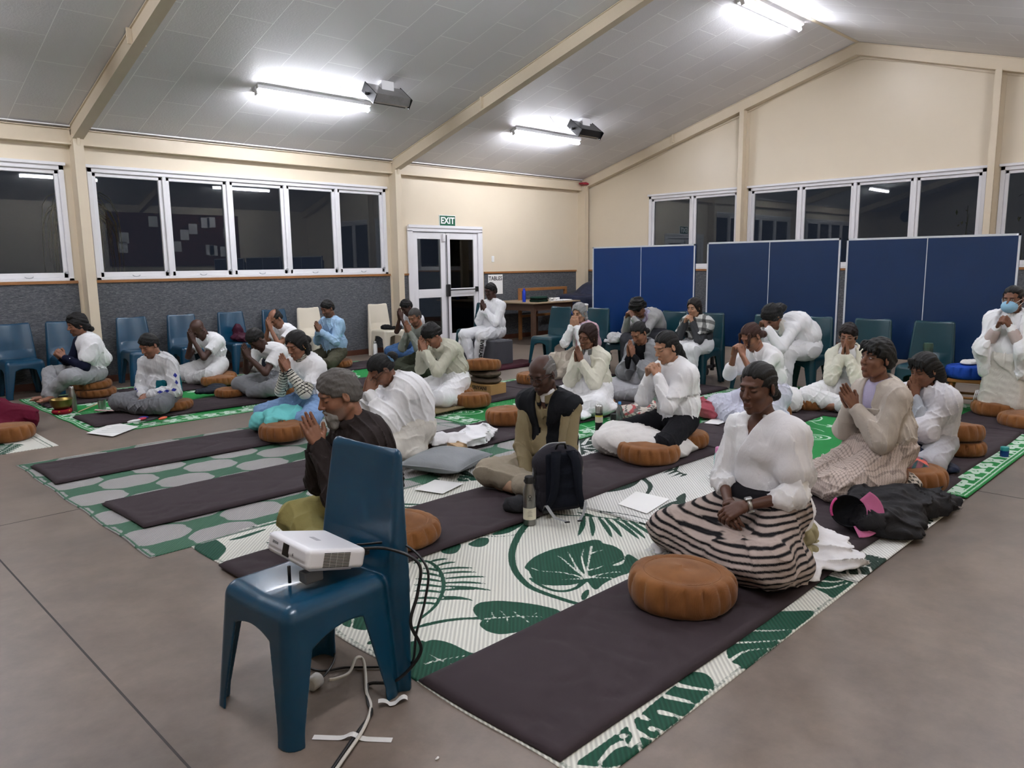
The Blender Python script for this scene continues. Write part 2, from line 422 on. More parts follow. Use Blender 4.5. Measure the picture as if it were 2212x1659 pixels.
def glass_mat():
    n = NT('night_window_glass'); t = n.t
    tr = n.new('ShaderNodeBsdfTransparent'); gl = n.new('ShaderNodeBsdfGlossy'); gl.inputs['Roughness'].default_value = 0.01
    fr = n.new('ShaderNodeFresnel'); fr.inputs['IOR'].default_value = 1.55; ns = n.noise(3, 3, .6)
    tr.inputs[0].default_value = (.75, .78, .77, 1)
    mu = n.new('ShaderNodeMath', operation='MULTIPLY'); mu.inputs[1].default_value = 1.0; n.link(fr, 0, mu, 0)
    mr = n.new('ShaderNodeMapRange'); mr.inputs['To Min'].default_value = .004; mr.inputs['To Max'].default_value = .02; n.link(ns, 0, mr, 0); n.link(mr, 0, gl, 'Roughness')
    mx = n.new('ShaderNodeMixShader'); n.link(mu, 0, mx, 0); n.link(tr, 0, mx, 1); n.link(gl, 0, mx, 2)
    n.l.new(mx.outputs[0], n.n['Material Output'].inputs[0]); return n.m
M_GLASS = glass_mat()

# ================================================================== shell
def struct(name, mb, m, parent=None):
    o = mb.build(name, m, parent)
    if not parent: tag(o, kind='structure')
    return o
T = 0.12
struct('floor', MB().box((X_BACK, -ROOM_W, -.1), (0, 0, 0)), M_FLOOR)
M_JOINT = mat('floor_joint_sealant', '2c2725', .7)
for i, (a, b) in enumerate([((-12.72, -ROOM_W), (-12.712, 0)), ((-7.90, -ROOM_W), (-7.892, 0)), ((-3.1, -ROOM_W), (-3.092, 0)), ((X_BACK, -5.89), (0, -5.884))]):
    struct('trim_%d' % (i+20), MB().box((a[0], a[1], -.002), (b[0], b[1], .0008)), M_JOINT)
# ceiling: two slopes, one mesh
c = MB()
for s in (0, 1):
    y0, y1 = (0.15, RIDGE_Y) if s == 0 else (RIDGE_Y, -ROOM_W-.15)
    z0, z1 = ZE+SLOPE*(-.15 if s == 0 else -RIDGE_Y), ZE+SLOPE*(-RIDGE_Y if s == 0 else -.15)
    v = [(X_BACK, y0, z0), (.1, y0, z0), (.1, y1, z1), (X_BACK, y1, z1)]
    c.hexa(v+[(a, b, q+.08) for a, b, q in v])
struct('ceiling', c, M_CEIL)
struct('trim_1', MB().box((X_BACK, RIDGE_Y-.03, 5.035), (0, RIDGE_Y+.03, 5.055)), M_STEEL)
# long wall (windowed) : openings in plan
def wall_strip(name, along, openings, z0, z1, length, thick, m, flip=0):
    """a wall along x (along='x', plane y) or y; openings = (a, b, za, zb)"""
    mb = MB(); xs = sorted(openings); cur = 0.0
    def bx(a, b, za, zb):
        if b-a < 1e-4 or zb-za < 1e-4: return
        if along == 'x': mb.box((-b, 0, za), (-a, thick, zb))
        else: mb.box((0, -b, za), (thick, -a, zb))
    for a, b, za, zb in xs:
        bx(cur, a, z0, z1); bx(a, b, z0, za); bx(a, b, zb, z1); cur = b
    bx(cur, length, z0, z1); return struct(name, mb, m)
WL = [(3.22, 4.86, 0.0, 2.15), (5.40, 10.15, ZD+.04, ZW), (10.42, 15.20, ZD+.04, ZW)]
wall_strip('wall_left', 'x', WL, 0, ZE+.06, -X_BACK, T, M_CREAM)
WG = [(1.77, 3.82, ZD+.04, ZW+.02), (4.00, 7.90, ZD+.04, ZW+.02), (8.08, 10.12, ZD+.04, ZW+.02)]
gb = MB()
# gable wall: lower boxes around the openings then the triangle above
cur = 0
for a, b, za, zb in WG:
    gb.box((0, -a, 0), (T, -cur, zb)); gb.box((0, -b, 0), (T, -a, za)); cur = b
gb.box((0, -ROOM_W, 0), (T, -cur, ZW+.02))
gb.prism([(0, ZW+.02), (0, ZE), (RIDGE_Y, ceil_z(RIDGE_Y)), (-ROOM_W, ZE), (-ROOM_W, ZW+.02)], 0, 0, T)
struct('wall_gable', gb, M_CREAM)
struct('wall_right', MB().box((X_BACK, -ROOM_W-T, 0), (0, -ROOM_W, ZE+.06)), M_CREAM)
struct('wall_back', MB().prism([(0, 0), (0, ZE), (RIDGE_Y, ceil_z(RIDGE_Y)), (-ROOM_W, ZE), (-ROOM_W, 0)], 0, X_BACK-T, X_BACK), M_CREAM)
# grey fabric dado, timber rail, skirting
def along(a, b, z0, z1, d0, d1, wall):
    return ((-b, -d1, z0), (-a, -d0, z1)) if wall == 'L' else ((-d1, -b, z0), (-d0, -a, z1))
dl, rl, sl = MB(), MB(), MB()
for a, b in ((.27, 3.08), (4.95, 5.16), (5.36, 10.18), (10.38, 17.4)):
    dl.box(*along(a, b, .09, ZD, 0, .012, 'L')); rl.box(*along(a, b, ZD, ZD+.035, 0, .03, 'L')); sl.box(*along(a, b, 0, .09, 0, .016, 'L'))
struct('trim_2', dl, M_DADO); struct('trim_3', rl, M_RAIL); struct('baseboard_left', sl, M_SKIRT)
dg_, rg, sg_ = MB(), MB(), MB()
for a, b in ((.02, 3.82), (4.0, 7.9), (8.08, 11.8)):
    dg_.box(*along(a, b, .09, ZD, 0, .012, 'G')); rg.box(*along(a, b, ZD, ZD+.035, 0, .03, 'G')); sg_.box(*along(a, b, 0, .09, 0, .016, 'G'))
struct('trim_4', dg_, M_DADO); struct('trim_5', rg, M_RAIL); struct('baseboard_gable', sg_, M_SKIRT)
# steel portal frames: columns on the long wall, rafters under the ceiling, gutter beams, gable posts
XC = [-5.25, -10.27, -15.3]
for i, x in enumerate(XC+[-.13]):
    cb = MB(); wdt = .06
    cb.box((x-wdt, -.2, 0), (x+wdt, 0, 3.22))
    cb.hexa([(x-.018, -.2, 3.08), (x+.018, -.2, 3.08), (x+.018, 0, 3.08), (x-.018, 0, 3.08), (x-.018, -.26, 3.3), (x+.018, -.26, 3.3), (x+.018, 0, 3.3), (x-.018, 0, 3.3)])
    struct('trim_%d' % (30+i), cb, M_STEEL)
def rafter(x0, x1, d, i):
    r = MB()
    for s in (0, 1):
        ya, yb = (0, RIDGE_Y) if s == 0 else (-ROOM_W, RIDGE_Y)
        v = []
        for dz in (-d, -.002):
            for (xx, yy) in ((x0, ya), (x1, ya), (x1, yb), (x0, yb)): v.append((xx, yy, ceil_z(yy)+dz))
        r.hexa(v)
        # flanges
        for dz in (-d-.012, -.02):
            v = []
            for e in (0, .012):
                for (xx, yy) in ((x0-.02, ya), (x1+.02, ya), (x1+.02, yb), (x0-.02, yb)): v.append((xx, yy, ceil_z(yy)+dz+e))
            r.hexa(v)
    for yy in (-2.42, -ROOM_W+2.42): r.box((x0-.05, yy-.012, ceil_z(yy)-d+.02), (x1+.05, yy+.012, ceil_z(yy)-.01))
    struct('trim_%d' % (40+i), r, M_STEEL)
for i, x in enumerate(XC): rafter(x-.045, x+.045, .19, i)
rafter(-.14, -.03, .19, 4)
for i, (a, b) in enumerate(((.2, 5.19), (5.31, 10.21), (10.33, 15.24))):
    struct('trim_%d' % (50+i), MB().box((-b, -.1, 3.12), (-a, .0, 3.29)).box((-b, -.13, 3.10), (-a, 0, 3.12)).box((-b, -.13, 3.285), (-a, .0, 3.295)), M_STEEL)
    struct('trim_%d' % (60+i), MB().box((-b, -.14, 3.318), (-a, -.12, 3.334)), M_WHITE)
for i, y in enumerate((-3.91, -7.99)):
    zt = ceil_z(y)-.2
    struct('trim_%d' % (70+i), MB().box((-.2, y-.045, 0), (-.188, y+.045, zt)).box((-.19, y-.012, 0), (0, y+.012, zt)).box((-.012, y-.07, 0), (-.001, y+.07, zt)), M_STEEL)
struct('trim_80', MB().tube([(-.02, y, ceil_z(y)-.23-.012*math.sin(y*3)) for y in np.linspace(-.4, -11.4, 60)], .006, 5), M_STEEL)

# ------------------------------------------------------------------ windows
wn = [0]
def window(name, lo, hi, n, wall, z0, z1, sash_w=.05):
    """timber window band: outer frame, n opening sashes each with its pane and stay"""
    wn[0] += 1
    root = empty('window_%d' % wn[0]); tag(root, kind='structure')
    P = (lambda a, b, za, zb, d0, d1: ((-b, -d1, za), (-a, -d0, zb))) if wall == 'L' else (lambda a, b, za, zb, d0, d1: ((-d1, -b, za), (-d0, -a, zb)))
    f = MB(); fw = .06
    for a, b, c_, d in ((lo, hi, z1-fw, z1), (lo, hi, z0, z0+.035), (lo, lo+fw, z0, z1), (hi-fw, hi, z0, z1)): f.box(*P(a, b, c_, d, -.1, .02), bev=.004)
    f.box(*P(lo-.02, hi+.02, z1-.005, z1+.035, -.02, .05), bev=.004)
    w = (hi-lo-2*fw)/n
    for k in range(1, n): c0 = lo+fw+k*w; f.box(*P(c0-.025, c0+.025, z0, z1, -.1, .015), bev=.004)
    f.build('window_frame', M_WHITE, root)
    for k in range(n):
        a = lo+fw+k*w+(.025 if k else 0); b = lo+fw+(k+1)*w-(.025 if k < n-1 else 0)
        s = MB(); sw = sash_w
        for q in ((a, b, z1-fw-sw, z1-fw), (a, b, z0+.035, z0+.035+sw+.02), (a, a+sw, z0+.03, z1-fw), (b-sw, b, z0+.03, z1-fw)): s.box(*P(*q, -.06, -.012), bev=.006)
        so = s.build('sash', M_WHITE, root)
        MB().box(*P(a+sw-.01, b-sw+.01, z0+.1, z1-fw-sw+.01, -.045, -.040)).build('pane', M_GLASS, so)
        h = MB(); m_ = (a+b)/2
        pts = [(m_-.05, z0+.06), (m_-.03, z0+.045), (m_, z0+.04), (m_+.03, z0+.045), (m_+.05, z0+.06)]
        h.tube([(-p, .0-.012, z) if wall == 'L' else (-.012, -p, z) for p, z in pts], .006, 6)
        h.box(*P(a+.004, a+.03, z0+.09, z0+.12, .0, .02))
        h.build('window_stay', M_ALU, so)
    return root
window('w', 10.42, 15.20, 5, 'L', ZD+.035, ZW+.005)
window('w', 5.40, 10.15, 5, 'L', ZD+.035, ZW+.005)
window('w', 1.77, 3.82, 2, 'G', ZD+.035, ZW+.03)
window('w', 4.00, 7.90, 4, 'G', ZD+.035, ZW+.03)
window('w', 8.08, 10.12, 2, 'G', ZD+.035, ZW+.03)
# ------------------------------------------------------------------ double glazed doors
dr = empty('door_1', (-4.04, 0, 0)); tag(dr, kind='structure')
f = MB(); f.box((-.92, -.03, 0), (-.80, .12, 2.15), bev=.004).box((.80, -.03, 0), (.92, .12, 2.15), bev=.004).box((-.92, -.03, 2.13), (.92, .12, 2.23), bev=.004).box((-.90, -.05, 2.2), (.90, -.02, 2.25))
f.build('door_frame', M_WHITE, dr)
for s, (a, b) in enumerate(((-.795, -.02), (.0, .795))):
    lf = MB(); st = .115 if s == 0 else .1
    for q in ((a, a+st, 0, 2.12), (b-st, b, 0, 2.12), (a+st, b-st, 2.0, 2.12), (a+st, b-st, .92, 1.08), (a+st, b-st, 0, .22)): lf.box((q[0], .0, q[2]), (q[1], .045, q[3]), bev=.004)
    lo = lf.build('door_leaf', M_WHITE, dr)
    MB().box((a+st-.01, .018, 1.07), (b-st+.01, .024, 2.01)).build('pane', M_GLASS, lo); MB().box((a+st-.01, .018, .21), (b-st+.01, .024, .93)).build('pane', M_GLASS, lo)
    if s: 
        MB().box((-.03, -.06, .93), (.05, .0, 1.16), bev=.01).tube([(.02, -.05, 1.05), (.74, -.05, 1.05)], .012, 8).box((.72, -.06, 1.0), (.76, .0, 1.1), bev=.005).build('push_bar', M_BLACK, lo)
        MB().tube([(.0, -.02, .05), (.0, -.02, 2.08)], .008, 6).build('bolt_rod', M_BLACK, lo)
    else: MB().box((-.1, -.04, 1.96), (-.04, 0, 2.1), bev=.006).build('door_closer', M_WHITE, lo)
# ------------------------------------------------------------------ outside the glass: night garden
M_TRUNK = mat('palm_trunk', '8a7c62', .9, 0, .2, nscale=3, var=.3, vec=(1, 1, 14), bump=.6, bscale=9)
M_FROND = mat('palm_frond', '9a9078', .8, 0, .2, nscale=7, var=.2)
M_LEAFN = mat('garden_leaf', '4c5a3c', .7, 0, .3, nscale=7, var=.2)
pt = empty('palm_tree', (-9.95, 1.15, -.1), 0, 'palm tree with dry hanging fronds outside the windows of the long wall', 'tree')
tr_ = MB(); pr = []
for i in range(60):
    z = i*.062; pr.append((.155-.012*z+(.012 if i % 2 else 0), z))
tr_.lathe(pr, 18); tr_.build('trunk', M_TRUNK, pt)
random.seed(3); fr = MB()
for i in range(90):
    a = random.uniform(0, 2*PI); L = random.uniform(.5, 1.15); z = random.uniform(2.35, 2.75); r0 = .14; out = random.uniform(.12, .42)
    pts = [(math.cos(a)*(r0+out*math.sin(min(1, t*1.3)*PI/2)), math.sin(a)*(r0+out*math.sin(min(1, t*1.3)*PI/2)), z+.12*math.sin(t*PI)*.6-L*t*t) for t in (0, .2, .4, .6, .8, 1)]
    fr.tube(pts, [.007, .007, .006, .005, .004, .002], 4)
fr.build('fronds', M_FROND, pt)
random.seed(9)
for j, (y, n, top, lb) in enumerate(((-7.55, 46, 2.35, 'thin leafy shrub outside the gable window beside the second post'), (-8.75, 60, 2.75, 'tall leafy shrub outside the gable window at the right edge'), (-6.4, 26, 1.9, 'low leafy shrub outside the gable window behind the blue boards'))):
    sh = empty('garden_shrub', (.9, y, -.1), 0, lb, 'shrub', 'shrubs outside the gable windows'); st, lv = MB(), MB()
    for i in range(n):
        b = Vector((random.uniform(-.25, .25), random.uniform(-.35, .35), 0)); t = b+Vector((random.uniform(-.2, .2), random.uniform(-.3, .3), top*random.uniform(.6, 1.08)))
        if i % 4 == 0: st.tube([b, (b+t)/2+Vector((.04, .03, 0)), t], [.012, .009, .004], 5)
        for k in range(7):
            p = b.lerp(t, random.uniform(.3, 1)); d = Vector((random.uniform(-1, 1), random.uniform(-1, 1), random.uniform(-.3, .8))).normalized()*random.uniform(.06, .13)
            q = d.cross(Vector((0, 0, 1))).normalized()*.018; lv.add([p, p+d*.5+q, p+d, p+d*.5-q], [(0, 1, 2, 3)])
    st.build('stems', M_LEAFN, sh); tag(lv.build('leaves', M_LEAFN, sh), kind='stuff')
tag(MB().box((X_BACK-8, -ROOM_W-8, -.3), (8, 8, -.11)).build('ground_outside', mat('night_lawn', '20261a', .9, nscale=2, var=.2)), kind='structure')

# ------------------------------------------------------------------ fluorescent battens
M_TUBE = emis('fluorescent_tube', 'f4f6ff', TUBE_POWER); M_BATTEN = mat('white_batten', 'e8e8ea', .4, 0, .5, nscale=10, var=.01)
ang = math.atan(SLOPE)
def batten(x, y, label, L=1.72):
    s = 1 if y > RIDGE_Y else -1
    r = empty('fluorescent_light', (x, y, ceil_z(y)), 0, label, 'ceiling light', 'fluorescent battens along the ceiling'); r.rotation_euler = (ang*-s, 0, 0)
    MB().box((-L/2, -.08, -.05), (L/2, .08, 0), bev=.006).box((-L/2-.01, -.03, -.11), (-L/2+.012, .03, 0), bev=.004).box((L/2-.012, -.03, -.11), (L/2+.01, .03, 0), bev=.004).build('housing', M_BATTEN, r)
    MB().tube([(-L/2+.012, 0, -.078), (L/2-.012, 0, -.078)], .030, 12).build('tube', M_TUBE, r)
    return r
for x, y, lb in ((-7.72, -1.68, 'long white fluorescent batten above the windows, beside the larger looking heater'), (-3.05, -1.68, 'white fluorescent batten over the exit door bay, beside the small dark heater'),
                 (-2.79, -5.74, 'white fluorescent batten on the ridge above the gable wall'), (-7.72, -5.74, 'fluorescent batten on the ridge, next from the gable'),
                 (-12.6, -5.74, 'fluorescent batten on the ridge above the projector'), (-12.75, -1.68, 'fluorescent batten over the left end of the windows'),
                 (-3.05, -10.1, 'fluorescent batten on the far slope near the gable'), (-7.72, -10.1, 'fluorescent batten on the far slope in the middle bay'), (-12.6, -10.1, 'fluorescent batten on the far slope behind the camera')):
    batten(x, y, lb)
# radiant heaters
M_HEAT = mat('heater_shell', '8f8d8b', .35, .5, .5, nscale=9, var=.2); M_HBLK = mat('heater_black', '17171a', .3, .2, .5, nscale=9, var=.1)
def heater(x, y, label, dark):
    r = empty('radiant_heater', (x, y, ceil_z(y)), 0, label, 'heater')
    MB().box((-.1, -.045, -.14), (.1, .045, 0), bev=.005).build('bracket', M_BATTEN, r)
    M = Matrix.Translation((0, -.02, -.19)) @ Matrix.Rotation(R_(38), 4, 'X')
    b = MB(); b.prism([(-.13, .07), (.13, .07), (.16, -.03), (.12, -.07), (-.12, -.07), (-.16, -.03)], 0, -.29, .29, M); b.build('casing', M_HBLK if dark else M_HEAT, r)
    MB().box((-.3, -.17, -.075), (-.285, .17, .075), M, bev=.01).box((.285, -.17, -.075), (.3, .17, .075), M, bev=.01).build('end_cap', M_HBLK, r)
    g = MB()
    for k in range(9): g.box((-.27, -.11+k*.027, -.085), (.27, -.105+k*.027, -.071), M)
    g.build('grille', M_HBLK, r)
    MB().lathe([(.02, 0), (.02, .05), (.012, .055)], 12, Matrix.Translation((-.3, 0, -.2)) @ Matrix.Rotation(-PI/2, 4, 'Y')).build('knob', M_HBLK, r)
    MB().box((-.86, .1, .02), (-.74, .18, .045), bev=.006).tube(spline([(-.8, .14, .02), (-.72, .1, -.1), (-.6, .05, -.22), (-.35, .02, -.3), (-.05, 0, -.28)], 5), .006, 6).build('power_lead', M_BATTEN, r)
def R_(d): return d*PI/180
heater(-7.0, -2.33, 'grey and black radiant heater hanging next to the larger looking light, nearer the camera', False)
heater(-2.82, -2.36, 'small black radiant heater hanging next to the light over the exit door bay', True)
# red cloth scrap tucked in the roof corner
rs = Field((-.5, -.5, 3.1), (.1, .05, 3.5), .012); rs.ell((-.22, -.2, 3.24), (.16, .09, .03), .01); rs.ell((-.1, -.14, 3.25), (.08, .05, .03), .02); rs.disp(lambda x, y, z: .01*wob(x, y, z, 40, 3))
tag(sdf_obj('balloon_scrap', rs, mat('red_rubber', '9c1530', .4, nscale=8)), 'crimson scrap hanging in the top corner of the room', 'decoration')
# ------------------------------------------------------------------ signs, switch
M_GREEN = mat('exit_green', '10573c', .45, nscale=10, var=.03); M_SIGNW = mat('sign_white', 'f2f2f0', .5, nscale=10, var=.01)
ex = empty('exit_sign', (-4.0, -.008, 2.34), 0, 'green sign reading EXIT above the double doors', 'sign')
MB().box((-.2, -.006, -.105), (.2, .006, .105)).build('sign_rim', M_SIGNW, ex); MB().box((-.188, -.009, -.094), (.188, 0, .094)).build('sign_face', M_GREEN, ex)
text_mesh('lettering', 'EXIT', .165, M_SIGNW, ex, .001, (0, -.0105, 0), (PI/2, 0, 0), bold=.005)
tb = empty('paper_sign', (-2.78, -.016, 1.17), 0, 'white paper sign reading TABLES on the grey dado behind the man on the grey block', 'sign')
MB().box((-.2, -.003, -.24), (.2, .0, .15)).build('paper', M_SIGNW, tb); text_mesh('lettering', 'TABLES', .115, M_BLACK, tb, .0005, (0, -.004, .07), (PI/2, 0, 0), bold=.002)
sw = empty('light_switch', (-2.83, -.002, 1.63), 0, 'white light switch on the cream wall right of the exit doors', 'light switch')
MB().box((-.037, -.01, -.06), (.037, 0, .06), bev=.004).build('plate', M_SIGNW, sw); MB().box((-.012, -.016, .012), (.012, -.009, .034), bev=.002).build('rocker', M_SIGNW, sw); MB().box((-.012, -.016, -.034), (.012, -.009, -.012), bev=.002).build('rocker', M_SIGNW, sw)
# seen only as reflections in the dark windows: notice board, wall clock
nb = empty('notice_board', (-4.3, -ROOM_W+.02, 2.35), 0, 'brown pin board with papers on the wall behind the camera', 'notice board')
MB().box((-1.9, -.01, -.75), (1.9, .02, .75)).build('board', mat('brown_felt', '5a2e22', .9, nscale=5), nb)
random.seed(5)
for i in range(12):
    x = random.uniform(-1.7, 1.6); z = random.uniform(-.6, .45); MB().box((x, .02, z), (x+.25, .023, z+.3)).build('notice', M_SIGNW, nb)
ck = empty('wall_clock', (X_BACK+.01, -1.05, 3.1), 0, 'round black rimmed clock on the wall behind the camera', 'clock')
Mx = Matrix.Rotation(PI/2, 4, 'Y'); MB().lathe([(.2, 0), (.21, .02), (.2, .04), (.175, .04)], 32, Mx).build('rim', M_BLACK, ck); MB().lathe([(.17, .03), (.17, .036)], 32, Mx).build('dial', M_SIGNW, ck)

# ================================================================== stacking chair (moulded plastic)
M_TEAL = mat('teal_polypropylene', '033a54', .28, 0, .5, nscale=3, var=.05, bump=.03, bscale=160, coat=.15)
M_TEALD = mat('dark_teal_polypropylene', '073a45', .28, 0, .5, nscale=3, var=.05, bump=.03, bscale=160, coat=.15)
M_IVORY = mat('ivory_polypropylene', 'd9d0bd', .33, 0, .5, nscale=3, var=.03, bump=.03, bscale=160)
def chair_mesh(hh=.0055):
    f = Field((-.42, -.3, -.01), (.32, .3, .92), hh); X, Y, Z = f.ax[0][:, None, None], f.ax[1][None, :, None], f.ax[2][None, None, :]
    def rbox(qx, qy, qz, r):
        qx, qy, qz = qx+r, qy+r, qz+r
        return np.sqrt(np.maximum(qx, 0)**2+np.maximum(qy, 0)**2+np.maximum(qz, 0)**2)+np.minimum(np.maximum(np.maximum(qx, qy), qz), 0)-r
    H = .45; dz = np.maximum(H-Z, 0)
    hw = .205+dz*.075; xf = .225+dz*.09; xr = -.19-dz*.035-.0*Z
    dish = .012*np.exp(-((X-.0)/.14)**2-(Y/.13)**2); zt = H-.0*X-dish+.006*np.abs(Y)/.2
    outer = rbox(np.maximum(X-xf, xr-X), np.abs(Y)-hw, Z-zt+0*X, .05)
    inner = rbox(np.maximum(X-xf, xr-X)+.009, np.abs(Y)-hw+.009, Z-zt+.011, .042)
    body = np.maximum(outer, -inner)
    # leg arches
    lw = .052+np.maximum(Z-.05, 0)*.13; at = .355
    arch_f = np.maximum(np.abs(Y)-(hw-lw-.02), Z-(at-2.2*Y*Y)); arch_f = np.maximum(arch_f, .12-X)
    lf = .06+np.maximum(Z-.05, 0)*.13; lr = .075+np.maximum(Z-.05, 0)*.2; xm = (xf-lf+xr+lr)/2; hl = (xf-lf-xr-lr)/2
    arch_s = np.maximum(np.abs(X-xm)-hl, Z-(.345-2.0*(X-.0)**2)); arch_s = np.maximum(arch_s, .12-np.abs(Y))
    arch_r = np.maximum(np.abs(Y)-(hw-lw-.015), Z-(.37-1.5*Y*Y)); arch_r = np.maximum(arch_r, X+.1)
    def smax(a, b, k):
        h = np.maximum(k-np.abs(a-b), 0)/k; return np.maximum(a, b)+h*h*k*.25
    for a in (arch_f, arch_s, arch_r): body = smax(body, -a, .006)
    # back: shell open to the rear, its flanges running down to the rear legs
    t = np.clip((Z-.40)/.48, 0, 1); low = np.maximum(.45-Z, 0); bx = -.185-.055*t-.012*t*t-.035*low; bw = .226-.026*t+.035*low
    curve = .022*(1-(Y/.2)**2)*np.clip((Z-.45)/.1, 0, 1)
    dep = .098-.062*t-.09*low; front = X-(bx-curve); outb = rbox(np.maximum(front, (bx-dep)-X), np.abs(Y)-bw, np.maximum(Z-.885, -.05-Z), .034)
    inb = rbox(np.maximum(front+.009, (bx-dep-.1)-X), np.abs(Y)-bw+.009, np.maximum(Z-.876, -.2-Z), .026)
    back = np.maximum(outb, -inb); back = smax(back, -(np.maximum(np.abs(Y)-(.155+.05*low), Z-.395+2*Y*Y)), .006)
    h = np.maximum(.02-np.abs(body-back), 0)/.02; F = np.minimum(body, back)-h*h*.02*.25
    F = np.maximum(F, -Z+.0)
    f.F = (F+0*f.F).astype(np.float32); V, Fc = f.mesh(); V, Fc = island_main(V, Fc); return V, Fc
_cv, _cf = chair_mesh()
def fair(V, Fc, it=3):
    """soften facet noise of the moulded surface"""
    N = len(V); W = V.copy(); E = np.concatenate([Fc[:, [0, 1]], Fc[:, [1, 2]], Fc[:, [2, 3]], Fc[:, [3, 0]]])
    for lam in (.5, -.52)*it:
        acc = np.zeros((N, 3)); cn = np.zeros(N)
        for i in range(3): acc[:, i] = np.bincount(E[:, 0], W[E[:, 1], i], N)+np.bincount(E[:, 1], W[E[:, 0], i], N)
        cn = np.bincount(E[:, 0], minlength=N)+np.bincount(E[:, 1], minlength=N)
        W = W+lam*(acc/np.maximum(cn, 1)[:, None]-W)
    return W
_cv = fair(_cv, _cf, 4)
_chairs = {}
def chair(x, y, rz, label, group, m=None, cat='chair', fine=0):
    """rz = direction the sitter would face"""
    m = m or M_TEAL; k = m.name+str(fine)
    if k not in _chairs:
        v_, f_ = chair_mesh(.0034) if fine else (_cv, _cf); v_ = fair(v_, f_, 6) if fine else v_; me = np_mesh('stacking_chair', v_, f_); me.materials.append(m); _chairs[k] = me
    o = bpy.data.objects.new('stacking_chair', _chairs[k]); C.objects.link(o); o.location = (x, y, 0); o.rotation_euler = (0, 0, rz)
    return tag(o, label, cat, group)
# ================================================================== pleated round cushion
def cord_mat(name, c1, c2):
    n = NT(name).base(c1, .88, 0, .15)
    v = n.coord(); wv = n.new('ShaderNodeTexWave'); wv.inputs['Scale'].default_value = 62; wv.inputs['Distortion'].default_value = .1; n.link(v, 0, wv, 'Vector')
    ns = n.noise(6, 4, .6); r = n.ramp(ns, 0, [(.3, c2), (.7, c1)]); mx = n.new('ShaderNodeMixRGB', blend_type='MULTIPLY'); mx.inputs[0].default_value = .04
    n.link(r, 0, mx, 1); n.link(wv, 0, mx, 2); n.link(mx, 0, n.b, 'Base Color'); n.bump(wv, 'Fac', .16, .003)
    n.b.inputs['Sheen Weight'].default_value = .15; return n.m
M_CORD = cord_mat('tan_corduroy', '88592f', '704626'); M_BLUEC = fabric('royal_blue_cotton', '1c449c'); M_SAGE = fabric('sage_patterned_cotton', '9a9272')
M_OLIVC = fabric('olive_drab_cotton', '6f6248')
def cushion_mesh(R=.222, H=.135, seed=0, pleats=16, squash=0.0, ax=0):
    rnd = random.Random(seed); n = 128; prof = []
    for j in range(15):
        t = j/14; a = -PI/2+PI*t
        prof.append((R*(.80+.20*math.cos(a)**.8) if abs(math.cos(a)) > 1e-6 else R*.80, H/2+H/2*math.sin(a)))
    V, F = [], []
    rows = [(R*.02, 0), (R*.5, 0)]+prof+[(R*.76, H+.002), (R*.70, H-.004), (R*.6, H+.004), (R*.4, H+.01), (R*.2, H+.014), (.003, H+.016)]
    ph = [rnd.uniform(0, 6.28) for _ in range(4)]
    for j, (r, z) in enumerate(rows):
        for i in range(n):
            a = 2*PI*i/n; side = 1 if 2 <= j <= 17 else 0
            pl = -.010*abs(math.sin(a*pleats/2+.4*math.sin(3*a+ph[0])))**.3*0-.030*(1-abs(math.sin(a*pleats/2+.45*math.sin(2*a+ph[0])+.5*z/H)))**2.6*(math.sin(PI*min(1, max(0, (z/H))**1.7))*.75+.15)*side
            rr = r+pl+.006*math.sin(2*a+ph[1])*(r/R)+.003*math.sin(5*a+ph[2])*side
            zz = z*(1+.05*math.sin(a+ph[3]))-squash*max(0, z)*.9*(.5+.5*math.cos(a-ax))
            V.append((rr*math.cos(a), rr*math.sin(a), max(.0, zz)))
    m = len(rows)
    for j in range(m-1):
        for i in range(n): F.append((j*n+i, j*n+(i+1) % n, (j+1)*n+(i+1) % n, (j+1)*n+i))
    return np.array(V), np.array(F), n
def cushion(x, y, z, label, m=None, R=.222, H=.135, seed=None, squash=0., ax=0., group='tan corduroy meditation cushions', tilt=(0, 0), name='meditation_cushion'):
    seed = int(abs(x*77+y*31)) if seed is None else seed; m = m or M_CORD
    V, F, n = cushion_mesh(R, H, seed, squash=squash, ax=ax); F0 = F[:n*16]; F1 = F[n*16:]
    o = link_mesh(name, np_mesh(name, V, F0), m); o.location = (x, y, z); o.rotation_euler = (tilt[0], tilt[1], seed*.7)
    me = np_mesh('top_panel', V, F1); t = link_mesh('top_panel', me, m, o)
    pts = []
    a = np.linspace(0, 2*PI, 49); ring = V[18*n:19*n][::2]
    MB().tube([tuple(p) for p in ring]+[tuple(ring[0])], .0028, 5).build('piping', m, o)
    return tag(o, label, 'cushion', group)
